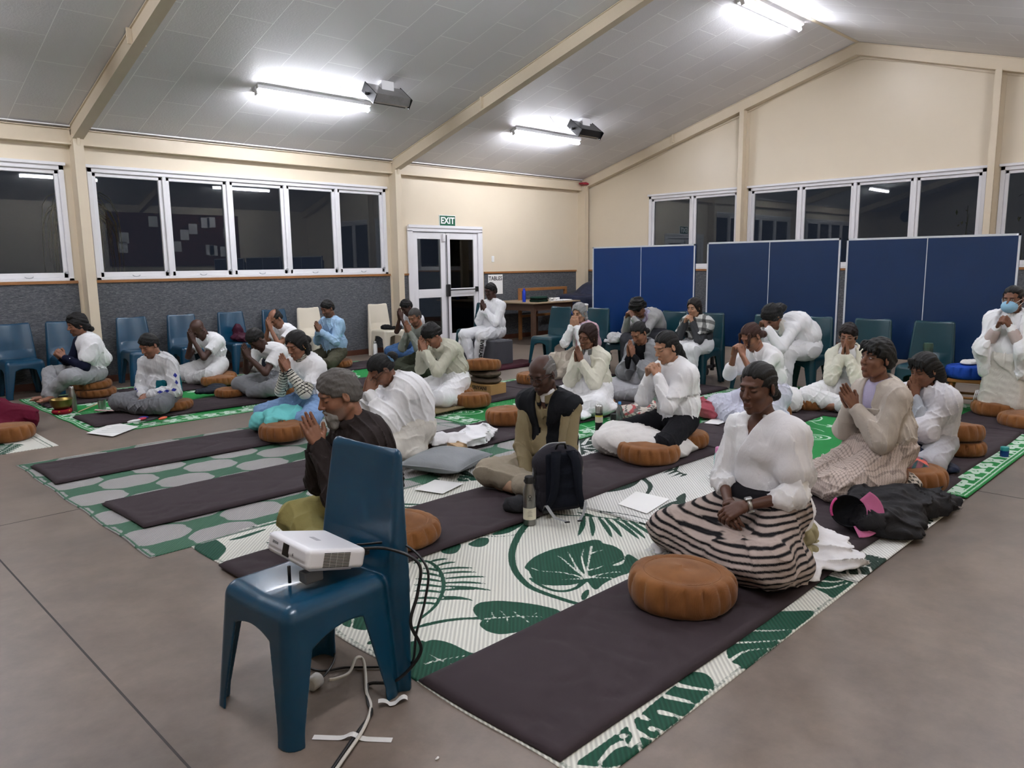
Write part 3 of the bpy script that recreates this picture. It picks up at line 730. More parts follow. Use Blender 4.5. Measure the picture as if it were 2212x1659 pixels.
# ================================================================== floor rugs and mats
def rug_mat(name, field, ink, edge=None, ribs=85, rot=0.6):
    n = NT(name).base(field, .75, 0, .25); a = n.new('ShaderNodeAttribute'); a.attribute_name = 'pat'
    wob_ = n.noise(70, 3, .6); ad = n.new('ShaderNodeMath', operation='MULTIPLY_ADD'); ad.inputs[1].default_value = .008; n.link(wob_, 0, ad, 0); n.link(a, 'Fac', ad, 2)
    lt = n.new('ShaderNodeMapRange'); lt.inputs['From Min'].default_value = .0025; lt.inputs['From Max'].default_value = .0055; n.link(ad, 0, lt, 0)
    mx = n.new('ShaderNodeMixRGB'); mx.inputs[1].default_value = lin(ink); mx.inputs[2].default_value = lin(field); n.link(lt, 0, mx, 0)
    v = n.coord(rot=(0, 0, rot)); wv = n.new('ShaderNodeTexWave'); wv.inputs['Scale'].default_value = ribs; wv.inputs['Distortion'].default_value = .3; n.link(v, 0, wv, 'Vector')
    m2 = n.new('ShaderNodeMixRGB', blend_type='MULTIPLY'); m2.inputs[0].default_value = .34; n.link(mx, 0, m2, 1); n.link(wv, 0, m2, 2); n.link(m2, 0, n.b, 'Base Color')
    n.bump(wv, 'Fac', .5, .004); return n.m
def seg_d(X, Y, a, b, r0, r1):
    ax, ay = a; bx, by = b; dx, dy = bx-ax, by-ay; L = dx*dx+dy*dy+1e-12
    t = np.clip(((X-ax)*dx+(Y-ay)*dy)/L, 0, 1); return np.hypot(X-ax-t*dx, Y-ay-t*dy)-(r0+(r1-r0)*t)
def poly_d(X, Y, P):
    d = np.full(X.shape, 9.); ins = np.zeros(X.shape, bool); n = len(P)
    for i in range(n):
        a, b = P[i], P[(i+1) % n]; d = np.minimum(d, seg_d(X, Y, a, b, 0, 0))
        if a[1] != b[1]:
            c = ((a[1] > Y) != (b[1] > Y)) & (X < (b[0]-a[0])*(Y-a[1])/(b[1]-a[1])+a[0]); ins ^= c
    return np.where(ins, -d, d)
def paint(X, Y, shapes, D=None):
    D = np.full(X.shape, .3) if D is None else D
    for s in shapes:
        k, P = s[0], s[1]; Pa = np.array(P); m = (X > Pa[:, 0].min()-.06) & (X < Pa[:, 0].max()+.06) & (Y > Pa[:, 1].min()-.06) & (Y < Pa[:, 1].max()+.06)
        if not m.any(): continue
        x, y = X[m], Y[m]
        if k in ('p', 'q'): d = poly_d(x, y, spline_closed(P))
        else:
            P2 = spline(P, 4) if len(P) > 2 else P; n = len(P2)-1; d = np.full(x.shape, 9.); w0, w1 = (s[2:] + (0,))[:2] if len(s) > 3 else (s[2], s[2]); w0, w1 = (w0*.62, w1*.62) if k == 'w' else (w0, w1)
            for i in range(n):
                f0, f1 = i/n, (i+1)/n
                if k == 'l': g = lambda t: w0*(math.sin(PI*min(1, .12+.88*t)))**.8
                else: g = lambda t: w0+(w1-w0)*t
                d = np.minimum(d, seg_d(x, y, P2[i], P2[i+1], g(f0), g(f1)))
        D[m] = np.minimum(D[m], d) if k in 'psl' else np.maximum(D[m], -d)
    return D
def spline_closed(P, n=3):
    P = [np.array(p) for p in P]; N = len(P); out = []
    for i in range(N):
        a, b, c, d = P[i-1], P[i], P[(i+1) % N], P[(i+2) % N]
        for k in range(n):
            t = k/n; out.append(tuple(0.5*((2*b)+(c-a)*t+(2*a-5*b+4*c-d)*t*t+(3*b-a-3*c+d)*t**3)))
    return out
def rug(name, x0, x1, y0, y1, z, patf, m, label, step=.012, group=None, wave=.004, cat='rug', thick=.004, skew=0.0, seed=1):
    nx = int((x1-x0)/step)+1; ny = int((y1-y0)/step)+1
    gx, gy = np.meshgrid(np.linspace(x0, x1, nx), np.linspace(y0, y1, ny), indexing='ij'); pat = patf(gx, gy) if patf else None
    e = np.minimum(np.minimum(gx-x0, x1-gx), np.minimum(gy-y0, y1-gy))
    gz = z+thick+wave*(.5+.5*np.sin(gx*5.3+1.7*np.sin(gy*3+seed)+seed))*(.5+.5*np.sin(gy*6.1+2*np.sin(gx*2+seed)))
    ex = .006*np.sin(gy*9+seed)*np.clip(1-(gx-x0)/.3, 0, 1); V = np.stack([gx+ex, gy+skew*(gx-x0), gz], 2).reshape(-1, 3)
    I = np.arange(nx*ny).reshape(nx, ny); F = np.stack([I[:-1, :-1], I[1:, :-1], I[1:, 1:], I[:-1, 1:]], 2).reshape(-1, 4)
    # underside rim
    rim = np.concatenate([I[:, 0], I[-1, 1:], I[::-1, -1][1:], I[0, ::-1][1:-1]]); k = len(rim); B = V[rim].copy(); B[:, 2] = z+.0004; base = len(V)
    V = np.concatenate([V, B]); j = np.arange(k); F = np.concatenate([F, np.stack([rim[(j+1) % k], rim[j], base+j, base+(j+1) % k], 1)])
    me = np_mesh(name, V, F); o = link_mesh(name, me, m)
    if pat is not None: set_val(me, 'pat', np.concatenate([pat.reshape(-1), pat.reshape(-1)[rim]]))
    return tag(o, label, cat, group)
RUG_A = [('p',[(-10.882,-8.645),(-10.76,-8.593),(-10.623,-8.587),(-10.516,-8.613),(-10.406,-8.639),(-10.341,-8.66),(-10.33,-8.696),(-10.353,-8.728),(-10.346,-8.795),(-10.376,-8.873),(-10.428,-8.926),(-10.477,-8.956),(-10.568,-8.952),(-10.511,-8.981),(-10.393,-8.92),(-10.407,-8.99),(-10.443,-9.053),(-10.519,-9.09),(-10.59,-9.072),(-10.66,-9.06),(-10.756,-9.059),(-10.843,-9.077),(-10.838,-9.042),(-10.807,-8.987),(-10.874,-8.962),(-10.916,-8.932),(-10.967,-8.871),(-10.963,-8.785),(-10.907,-8.696)]),
('w',[(-10.434,-8.714),(-10.608,-8.837),(-10.769,-8.955)],0.011,0.004),
('w',[(-10.769,-8.955),(-10.736,-8.858),(-10.677,-8.723),(-10.659,-8.666)],0.011,0.004),
('w',[(-10.763,-8.95),(-10.719,-8.857),(-10.636,-8.745),(-10.583,-8.674)],0.011,0.004),
('w',[(-10.775,-8.96),(-10.803,-8.833),(-10.861,-8.745),(-10.871,-8.676)],0.011,0.004),
('w',[(-10.747,-8.941),(-10.61,-8.794),(-10.478,-8.699)],0.011,0.004),
('w',[(-10.694,-8.904),(-10.619,-8.925),(-10.462,-8.931)],0.011,0.004),
('w',[(-10.767,-8.957),(-10.708,-9.021),(-10.679,-9.062)],0.011,0.004),
('w',[(-10.767,-8.957),(-10.636,-9.004),(-10.583,-9.06)],0.011,0.004),
('w',[(-10.779,-8.963),(-10.833,-8.913),(-10.873,-8.881)],0.011,0.004),
('w',[(-10.525,-8.78),(-10.46,-8.784),(-10.425,-8.799)],0.011,0.004),
('s',[(-10.18,-8.117),(-10.301,-8.16),(-10.51,-8.258),(-10.727,-8.409),(-10.858,-8.529),(-10.959,-8.659),(-11.029,-8.805),(-11.041,-8.912),(-11.033,-9.035),(-11.021,-9.111)],0.022,0.014),
('s',[(-10.788,-8.971),(-10.898,-8.995),(-10.965,-8.975),(-10.992,-8.92),(-10.985,-8.833),(-10.965,-8.765)],0.012,0.01),
('p',[(-10.96,-9.079),(-10.91,-9.05),(-10.867,-9.046),(-10.89,-9.071),(-10.941,-9.1),(-10.976,-9.105)]),
('p',[(-11.373,-8.8),(-11.321,-8.783),(-11.261,-8.816),(-11.213,-8.876),(-11.17,-8.953),(-11.141,-9.03),(-11.135,-9.112),(-11.241,-9.145),(-11.331,-9.132),(-11.406,-9.106),(-11.467,-9.069),(-11.486,-9.014),(-11.47,-8.945),(-11.427,-8.914),(-11.42,-8.87),(-11.401,-8.831)]),
('w',[(-11.427,-8.911),(-11.361,-8.961),(-11.287,-9.015),(-11.226,-9.089)],0.009,0.005),
('w',[(-11.383,-8.944),(-11.341,-8.88)],0.006,0.003),
('w',[(-11.338,-8.976),(-11.312,-8.91)],0.006,0.003),
('w',[(-11.338,-8.976),(-11.377,-9.028)],0.006,0.003),
('w',[(-11.295,-9.01),(-11.274,-8.95)],0.006,0.003),
('w',[(-11.289,-9.017),(-11.309,-9.086)],0.006,0.003),
('w',[(-11.397,-8.932),(-11.445,-8.957)],0.006,0.003),
('w',[(-11.258,-9.05),(-11.216,-9.042)],0.006,0.003),
('s',[(-11.682,-8.757),(-11.587,-8.78),(-11.493,-8.836),(-11.422,-8.906)],0.006,0.012),
('p',[(-11.755,-8.893),(-11.692,-8.896),(-11.662,-8.953),(-11.655,-9.022),(-11.654,-9.084),(-11.637,-9.138),(-11.719,-9.132),(-11.814,-9.132),(-11.887,-9.123),(-11.921,-9.104),(-11.95,-9.053),(-11.837,-8.904)]),
('w',[(-11.833,-9.024),(-11.765,-9.049),(-11.681,-9.095)],0.009,0.005),
('w',[(-11.779,-8.976),(-11.773,-9.046),(-11.762,-9.108)],0.006,0.004),
('s',[(-11.201,-8.171),(-11.171,-8.237),(-11.199,-8.347),(-11.274,-8.473),(-11.37,-8.579),(-11.487,-8.665),(-11.599,-8.709)],0.012,0.008),
('l',[(-11.177,-8.303),(-11.113,-8.315),(-11.067,-8.347)],0.013,0.0),
('l',[(-11.199,-8.347),(-11.119,-8.403),(-11.056,-8.479)],0.013,0.0),
('l',[(-11.223,-8.397),(-11.144,-8.454),(-11.081,-8.53)],0.013,0.0),
('l',[(-11.26,-8.452),(-11.162,-8.523),(-11.081,-8.613)],0.013,0.0),
('l',[(-11.29,-8.492),(-11.209,-8.569),(-11.144,-8.665)],0.013,0.0),
('l',[(-11.314,-8.52),(-11.237,-8.627),(-11.177,-8.75)],0.013,0.0),
('l',[(-11.346,-8.555),(-11.276,-8.606),(-11.222,-8.676)],0.013,0.0),
('l',[(-11.395,-8.603),(-11.349,-8.673),(-11.318,-8.759)],0.013,0.0),
('l',[(-11.422,-8.623),(-11.375,-8.657),(-11.342,-8.707)],0.013,0.0),
('l',[(-11.171,-8.237),(-11.111,-8.249),(-11.069,-8.283)],0.013,0.0),
('l',[(-11.212,-8.371),(-11.224,-8.31),(-11.252,-8.27)],0.013,0.0),
('l',[(-11.247,-8.429),(-11.267,-8.355),(-11.303,-8.301)],0.013,0.0),
('l',[(-11.282,-8.482),(-11.314,-8.403),(-11.362,-8.343)],0.013,0.0),
('l',[(-11.323,-8.527),(-11.361,-8.452),(-11.415,-8.395)],0.013,0.0),
('l',[(-11.363,-8.571),(-11.403,-8.502),(-11.459,-8.452)],0.013,0.0),
('l',[(-11.415,-8.615),(-11.456,-8.559),(-11.512,-8.521)],0.013,0.0),
('l',[(-11.46,-8.647),(-11.494,-8.595),(-11.542,-8.56)],0.013,0.0),
('l',[(-11.18,-8.214),(-11.205,-8.194),(-11.248,-8.195)],0.013,0.0),
('s',[(-10.18,-8.117),(-10.137,-8.251),(-10.04,-8.385),(-9.983,-8.532),(-9.932,-8.722),(-9.915,-8.897)],0.01,0.006),
('l',[(-10.066,-8.357),(-10.217,-8.469),(-10.367,-8.561)],0.016,0.0),
('l',[(-10.046,-8.39),(-10.186,-8.521),(-10.324,-8.631)],0.016,0.0),
('l',[(-10.021,-8.434),(-10.141,-8.59),(-10.261,-8.722)],0.016,0.0),
('l',[(-10.004,-8.469),(-10.11,-8.626),(-10.217,-8.761)],0.016,0.0),
('l',[(-9.985,-8.518),(-10.08,-8.697),(-10.176,-8.852)],0.016,0.0),
('l',[(-9.966,-8.566),(-10.054,-8.73),(-10.145,-8.871)],0.016,0.0),
('l',[(-9.951,-8.616),(-10.019,-8.77),(-10.092,-8.904)],0.016,0.0),
('l',[(-9.925,-8.687),(-9.978,-8.821),(-10.039,-8.937)],0.016,0.0),
('l',[(-9.922,-8.76),(-9.943,-8.854),(-9.973,-8.935)],0.016,0.0),
('l',[(-10.029,-8.409),(-10.029,-8.345),(-10.04,-8.269)],0.016,0.0),
('l',[(-9.965,-8.534),(-9.909,-8.532),(-9.862,-8.519)],0.016,0.0),
('p',[(-10.864,-8.194),(-10.812,-8.179),(-10.755,-8.169),(-10.723,-8.203),(-10.764,-8.255),(-10.827,-8.28),(-10.864,-8.253)]),
('p',[(-11.036,-8.168),(-10.96,-8.138),(-10.89,-8.153),(-10.923,-8.2),(-10.989,-8.241),(-11.033,-8.224)]),
('p',[(-10.676,-8.179),(-10.53,-8.158),(-10.407,-8.157),(-10.419,-8.187),(-10.584,-8.229)]),
('s',[(-10.737,-8.114),(-10.675,-8.221),(-10.583,-8.279),(-10.477,-8.293)],0.006,0.004),
('p',[(-10.373,-9.916),(-10.433,-9.845),(-10.51,-9.786),(-10.63,-9.789),(-10.732,-9.795),(-10.878,-9.79),(-10.934,-9.804),(-10.988,-9.841),(-11.011,-9.874),(-11.006,-9.901),(-11.019,-9.932),(-10.904,-9.93),(-10.767,-9.931),(-10.566,-9.925)]),
('w',[(-10.732,-9.795),(-10.667,-9.864),(-10.589,-9.927)],0.012,0.006),
('w',[(-10.872,-9.796),(-10.789,-9.871),(-10.71,-9.93)],0.012,0.006),
('w',[(-11.015,-9.858),(-10.899,-9.865),(-10.808,-9.925)],0.012,0.006),
('p',[(-11.285,-9.8),(-11.203,-9.792),(-11.163,-9.803),(-11.15,-9.848),(-11.185,-9.895),(-11.233,-9.914),(-11.311,-9.919),(-11.422,-9.93),(-11.536,-9.93),(-11.657,-9.932),(-11.79,-9.933),(-11.874,-9.846),(-11.878,-9.824),(-11.775,-9.824),(-11.622,-9.824),(-11.459,-9.811)]),
('w',[(-11.286,-9.809),(-11.262,-9.864),(-11.233,-9.914)],0.022,0.01),
('w',[(-11.378,-9.821),(-11.357,-9.88),(-11.344,-9.939)],0.022,0.01),
('w',[(-11.473,-9.859),(-11.457,-9.903),(-11.448,-9.938)],0.022,0.01),
('w',[(-11.572,-9.893),(-11.565,-9.917),(-11.562,-9.944)],0.022,0.01),
('w',[(-11.589,-9.817),(-11.644,-9.883),(-11.688,-9.93)],0.022,0.01),
('w',[(-11.621,-9.85),(-11.621,-9.891),(-11.62,-9.939)],0.022,0.01),
('w',[(-11.701,-9.871),(-11.747,-9.861),(-11.831,-9.877)],0.022,0.01),
('w',[(-11.54,-9.833),(-11.538,-9.857)],0.022,0.01),
('w',[(-11.67,-9.848),(-11.657,-9.853)],0.022,0.01),
('w',[(-11.655,-9.887),(-11.702,-9.9)],0.022,0.01),
('p',[(-9.589,-9.779),(-9.408,-9.754),(-9.386,-9.822),(-9.601,-9.911),(-9.853,-9.911),(-10.157,-9.914),(-10.161,-9.878),(-10.084,-9.755),(-9.868,-9.744)]),
('w',[(-9.4,-9.762),(-9.53,-9.8)],0.018,0.008),
('w',[(-9.668,-9.799),(-9.61,-9.819),(-9.617,-9.894)],0.018,0.008),
('w',[(-10.112,-9.778),(-10.093,-9.849),(-9.968,-9.896)],0.018,0.008),
('w',[(-10.04,-9.766),(-9.996,-9.848),(-9.878,-9.891)],0.018,0.008),
('p',[(-11.92,-7.116),(-11.848,-7.043),(-11.799,-7.056),(-11.791,-7.16),(-11.81,-7.279),(-11.877,-7.362),(-11.926,-7.395),(-11.948,-7.33),(-11.95,-7.242)]),
('l',[(-11.523,-7.15),(-11.668,-7.172),(-11.755,-7.161)],0.02,0.0),
('l',[(-11.465,-7.025),(-11.56,-7.004),(-11.687,-7.026)],0.02,0),
('l',[(-11.544,-7.075),(-11.569,-6.94),(-11.587,-6.838)],0.015,0),
('p',[(-11.794,-8.379),(-11.728,-8.372),(-11.675,-8.428),(-11.702,-8.523),(-11.752,-8.602),(-11.822,-8.626),(-11.855,-8.564),(-11.865,-8.498)]),
('w',[(-11.77,-8.436),(-11.808,-8.5),(-11.86,-8.572)],0.01,0.006),
('w',[(-11.788,-8.462),(-11.791,-8.532)],0.006,0.004),
('s',[(-11.417,-8.898),(-11.538,-8.814),(-11.668,-8.761),(-11.776,-8.728),(-11.873,-8.731)],0.008,0.014),
('p',[(-11.847,-8.797),(-11.795,-8.826),(-11.721,-8.871),(-11.745,-8.941),(-11.807,-9.019),(-11.832,-8.97),(-11.852,-8.902),(-11.861,-8.844)])]
RUG_A2 = [('p',[(-10.127,-6.982),(-9.942,-6.905),(-9.854,-6.975),(-9.929,-7.199),(-9.949,-7.275),(-10.026,-7.423),(-10.14,-7.432),(-10.286,-7.443),(-10.317,-7.389),(-10.235,-7.239),(-10.238,-7.146)]),
('p',[(-10.311,-6.926),(-10.265,-6.953),(-10.268,-7.113),(-10.459,-7.338),(-10.575,-7.392),(-10.617,-7.327)]),
('p',[(-9.675,-8.628),(-9.549,-8.6),(-9.457,-8.605),(-9.402,-8.646),(-9.714,-8.843),(-9.775,-8.811),(-9.733,-8.722),(-9.637,-8.722)]),
('p',[(-9.395,-8.574),(-9.262,-8.557),(-9.402,-8.646),(-9.441,-8.622)]),
('w',[(-10.049,-6.967),(-10.046,-7.168),(-10.035,-7.368)],0.014,0.006),
('w',[(-10.065,-7.05),(-9.924,-7.055),(-9.862,-7.097)],0.014,0.006),
('w',[(-10.226,-7.227),(-10.198,-7.368),(-10.055,-7.391)],0.014,0.006),
('w',[(-9.728,-8.728),(-9.56,-8.699),(-9.511,-8.715)],0.014,0.006),
('s',[(-9.166,-8.155),(-9.251,-8.268),(-9.349,-8.337),(-9.457,-8.387)],0.02,0.012),
('l',[(-9.189,-8.129),(-9.422,-8.171),(-9.616,-8.172)],0.05,0),
('s',[(-9.945,-8.39),(-9.899,-8.509),(-9.872,-8.674),(-9.921,-8.906)],0.008,0.006),
('l',[(-10.073,-8.356),(-10.208,-8.45),(-10.342,-8.529)],0.03,0),
('l',[(-10.065,-8.398),(-10.194,-8.52),(-10.321,-8.625)],0.03,0),
('l',[(-10.037,-8.463),(-10.144,-8.597),(-10.252,-8.713)],0.03,0),
('l',[(-10.024,-8.51),(-10.119,-8.67),(-10.215,-8.81)],0.03,0),
('l',[(-9.991,-8.578),(-10.078,-8.722),(-10.167,-8.848)],0.03,0),
('l',[(-9.969,-8.635),(-10.045,-8.772),(-10.125,-8.893)],0.03,0),
('l',[(-9.947,-8.691),(-10.007,-8.814),(-10.071,-8.922)],0.03,0),
('l',[(-9.938,-8.764),(-9.954,-8.855),(-9.978,-8.935)],0.03,0),
('s',[(-8.832,-8.1),(-8.811,-8.174),(-8.899,-8.328)],0.008,0.006),
('l',[(-8.84,-8.116),(-8.913,-8.088)],0.035,0),
('l',[(-8.838,-8.17),(-8.993,-8.176)],0.035,0),
('l',[(-8.843,-8.216),(-9.016,-8.223)],0.035,0),
('l',[(-8.862,-8.27),(-9.014,-8.274)],0.035,0),
('l',[(-8.819,-8.113),(-8.666,-8.067)],0.035,0),
('l',[(-8.82,-8.19),(-8.621,-8.117)],0.035,0),
('l',[(-8.871,-8.31),(-8.991,-8.322)],0.035,0),
('p',[(-8.223,-6.799),(-8.05,-7.034),(-8.601,-7.456),(-8.686,-7.457),(-8.973,-7.444),(-8.952,-7.407)]),
('w',[(-8.716,-7.23),(-8.527,-7.239)],0.03,0.01),
('w',[(-8.647,-7.173),(-8.347,-7.01)],0.03,0.01),
('w',[(-8.736,-7.274),(-8.645,-7.438)],0.03,0.01),
('w',[(-8.253,-6.963),(-8.228,-7.143)],0.03,0.01),
('w',[(-8.86,-7.389),(-8.712,-7.49)],0.03,0.01),
('w',[(-8.497,-7.133),(-8.345,-7.232)],0.03,0.01),
('w',[(-8.802,-7.328),(-8.849,-7.522)],0.03,0.01),
('w',[(-8.942,-7.418),(-8.747,-7.389)],0.03,0.01)]
def border(X, Y, b, D, offs=(.012, .03), w=.004):
    x0, x1, y0, y1 = b; e = np.minimum(np.minimum(X-x0, x1-X), np.minimum(Y-y0, y1-Y))
    for o in offs: D = np.minimum(D, np.abs(e-o)-w)
    return D
def leafy(seed, b, n, D=None, X=None, Y=None, big=.2):
    """scattered palm fronds and split leaves"""
    r = random.Random(seed); sh = []
    for i in range(n):
        cx, cy = r.uniform(b[0], b[1]), r.uniform(b[2], b[3]); a = r.uniform(0, 2*PI); L = r.uniform(.7, 1.2)*big; u = (math.cos(a), math.sin(a)); v = (-u[1], u[0])
        P = lambda p, q: (cx+u[0]*p+v[0]*q, cy+u[1]*p+v[1]*q)
        if r.random() < .5:
            sh.append(('p', [P(-L, 0), P(-.8*L, .45*L), P(-.2*L, .62*L), P(.5*L, .45*L), P(L, 0), P(.5*L, -.45*L), P(-.2*L, -.62*L), P(-.8*L, -.45*L)]))
            sh.append(('w', [P(-L*.9, 0), P(L*.8, 0)], .012, .005))
            for k in range(4):
                for s in (1, -1): sh.append(('w', [P(-.6*L+k*.38*L, 0), P(-.35*L+k*.4*L, s*.6*L)], .008, .012))
        else:
            sh.append(('s', [P(-L*1.3, 0), P(0, .1*L), P(L*1.3, 0)], .012, .006))
            for k in range(9):
                for s in (1, -1): sh.append(('l', [P(-1.1*L+k*.27*L, .03), P(-1.0*L+k*.28*L, s*.4*L), P(-.75*L+k*.27*L, s*.75*L)], .017, 0))
    return sh
def pat_A(X, Y): 
    D = paint(X, Y, [s for s in RUG_A]); D = paint(X, Y, leafy(4, (-11.8, -10.2, -8.1, -7.2), 5)[:0], D)
    D = paint(X, Y, leafy(21, (-11.4, -9.5, -7.45, -7.15), 7), D); return border(X, Y, (-11.93, -9.93, -9.93, -7.05), D, (.008, .02), .0035)
def pat_A2(X, Y):
    D = paint(X, Y, RUG_A2); D = paint(X, Y, leafy(31, (-9.8, -8.3, -9.85, -9.75), 4, big=.15), D)
    return border(X, Y, (-9.95, -8.2, -9.95, -7.05), D, (.01,), .004)
def pat_trellis(X, Y):
    u = (X)*2*PI/.60; v = (Y)*2*PI/.52; q = np.cos(u)+np.cos(v)+.35*np.cos(2*u)*np.cos(2*v)*0; d = np.abs(np.cos(u)*.9+np.cos(v)*1.0-.18*np.cos(3*u)-.18*np.cos(3*v))
    return border(X, Y, (-12.15, -8.9, -7.1, -4.32), (d-.33)*.05, (.012, .03), .004)
def pat_green(b, seed, inv=False):
    def fn(X, Y):
        x0, x1, y0, y1 = b; e = np.minimum(np.minimum(X-x0, x1-X), np.minimum(Y-y0, y1-Y)); D = np.full(X.shape, -.02)
        r = random.Random(seed); cut_ = lambda d: np.maximum(D, -d)
        for o in (.02, .05, .22): D = cut_(np.abs(e-o)-.006)
        # border band of flowers
        band = []
        per = [(x0+.135+i*.2, yy) for i in range(int((x1-x0-.2)/.2)) for yy in (y0+.135, y1-.135)]+[(xx, y0+.135+i*.2) for i in range(int((y1-y0-.2)/.2)) for xx in (x0+.135, x1-.135)]
        for (cx, cy) in per:
            m = (np.abs(X-cx) < .12) & (np.abs(Y-cy) < .12)
            if not m.any(): continue
            x, y = X[m]-cx, Y[m]-cy; rr = np.hypot(x, y); a = np.arctan2(y, x)+r.uniform(0, 6)
            d = np.maximum(rr-(.075+.022*np.cos(5*a)), .022-rr); d = np.minimum(d, rr-.012); D[m] = np.maximum(D[m], -d)
        # medallions and vines in the field
        for i in range(int((x1-x0)*(y1-y0)*2.6)):
            cx, cy = r.uniform(x0+.35, x1-.35), r.uniform(y0+.3, y1-.3); L = r.uniform(.1, .2); a0 = r.uniform(0, PI)
            m = (np.abs(X-cx) < .3) & (np.abs(Y-cy) < .3)
            if not m.any(): continue
            x, y = X[m]-cx, Y[m]-cy; xr, yr = x*math.cos(a0)+y*math.sin(a0), -x*math.sin(a0)+y*math.cos(a0)
            if i % 3 == 0:
                q = np.hypot(xr/1.5, yr); d = np.minimum(np.abs(q-L*.8)-.008, np.abs(q-L*.5)-.006); d = np.minimum(d, np.maximum(q-L*.35, .02-np.abs(np.sin(14*np.arctan2(yr, xr)))*.03))
            else:
                ph = np.arctan2(yr, xr); q = np.hypot(xr, yr); d = np.maximum(q-(L*.55+L*.3*np.cos(6*ph)), L*.14-q); d = np.minimum(d, np.abs(yr-.05*np.sin(xr*12))-.006+np.maximum(np.abs(xr)-.28, 0))
            D[m] = np.maximum(D[m], -d)
        return D
    return fn
M_RUGA = rug_mat('white_green_plastic_weave', 'e2e2d8', '184c39', ribs=18, rot=PI/4); M_RUGA2 = rug_mat('white_dark_green_plastic_weave', 'e6e6e2', '2b4037', ribs=18, rot=PI/4)
M_RUGB = rug_mat('grey_green_plastic_weave', 'a6a4a2', '416b54', ribs=24, rot=PI/4); M_RUGC = rug_mat('bright_green_plastic_weave', 'cfe3d3', '1d8a41', ribs=24, rot=PI/4)
def mat_mesh(x0, x1, y0, y1, z, th, seed):
    """padded runner: rounded edge, shallow drag creases"""
    st = .02; nx = int((x1-x0)/st)+1; ny = int((y1-y0)/st)+1; gx, gy = np.meshgrid(np.linspace(x0, x1, nx), np.linspace(y0, y1, ny), indexing='ij')
    e = np.minimum(np.minimum(gx-x0, x1-gx), np.minimum(gy-y0, y1-gy)); rr = .014
    pr = np.where(e < rr, np.sqrt(np.maximum(0, 1-(1-e/rr)**2)), 1.0)
    cr = folds(gx, gy, 0*gx, 7.0, seed, (0.15, 1, 0))*.012+folds(gx, gy, 0*gx+3, 13.0, seed+4, (1, .3, 0))*.004
    gz = z+th*(.35+.65*pr)+cr*np.clip(e/.08, 0, 1)*.8+.003*np.sin(gx*4+seed)
    sx = .01*np.sin(gy*5+seed)*np.clip(1-(gx-x0)/.5, 0, 1); sy = .010*np.sin(gx*2.6+seed)
    V = np.stack([gx+sx, gy+sy, np.maximum(gz, z+.004)], 2).reshape(-1, 3); I = np.arange(nx*ny).reshape(nx, ny)
    F = np.stack([I[:-1, :-1], I[1:, :-1], I[1:, 1:], I[:-1, 1:]], 2).reshape(-1, 4)
    rim = np.concatenate([I[:, 0], I[-1, 1:], I[::-1, -1][1:], I[0, ::-1][1:-1]]); k = len(rim); B = V[rim].copy(); B[:, 2] = z; base = len(V)
    V = np.concatenate([V, B]); j = np.arange(k); F = np.concatenate([F, np.stack([rim[(j+1) % k], rim[j], base+j, base+(j+1) % k], 1)])
    return V, F
M_MAT = mat('charcoal_brown_mat_cloth', '33292d', .82, 0, .3, nscale=5, var=.06, bump=.1, bscale=300)
def floor_mat_at(x0, x1, y0, y1, z, label, seed=1, th=.022, m=None):
    V, F = mat_mesh(x0, x1, y0, y1, z, th, seed); o = link_mesh('floor_mat', np_mesh('floor_mat', V, F), m or M_MAT)
    return tag(o, label, 'mat', 'charcoal runner mats laid in rows')
# ================================================================== cloth heaps
def heap(name, x, y, z, blobs, m, label, cat, h=.011, amp=.02, f=26, seed=0, d=(0, 1, .3), group=None, lo=(-.6, -.6), hi=(.6, .6), top=.45, k=.035, rz=0, colf=None, extra=None):
    fl = Field((lo[0], lo[1], -.02), (hi[0], hi[1], top), h)
    for b in blobs: fl.ell(b[0], b[1], k, R=None if len(b) < 3 else b[2])
    fl.disp(lambda X, Y, Z: amp*(.42+folds(X, Y, Z, f, seed, d)*1.0)-amp*.5*wob(X, Y, Z, 16, seed+3)-amp*.28*wob(X, Y, Z, 38, seed+5)+.0015*wob(X, Y, Z, 80, seed), .07)
    if extra: extra(fl)
    fl.cut((0, 0, .001), (0, 0, 1), .01)
    o = sdf_obj(name, fl, m, main=True, colf=colf); o.location = (x, y, z); o.rotation_euler = (0, 0, rz)
    return tag(o, label, cat, group)
# ================================================================== bottles
def bottle(name, x, y, z, prof, m, capprof, mc, label, extra=None):
    o = MB().lathe(prof, 28).build(name, m); o.location = (x, y, z); tag(o, label, 'bottle')
    MB().lathe(capprof, 24).build('cap', mc, o)
    if extra: extra(o)
    return o

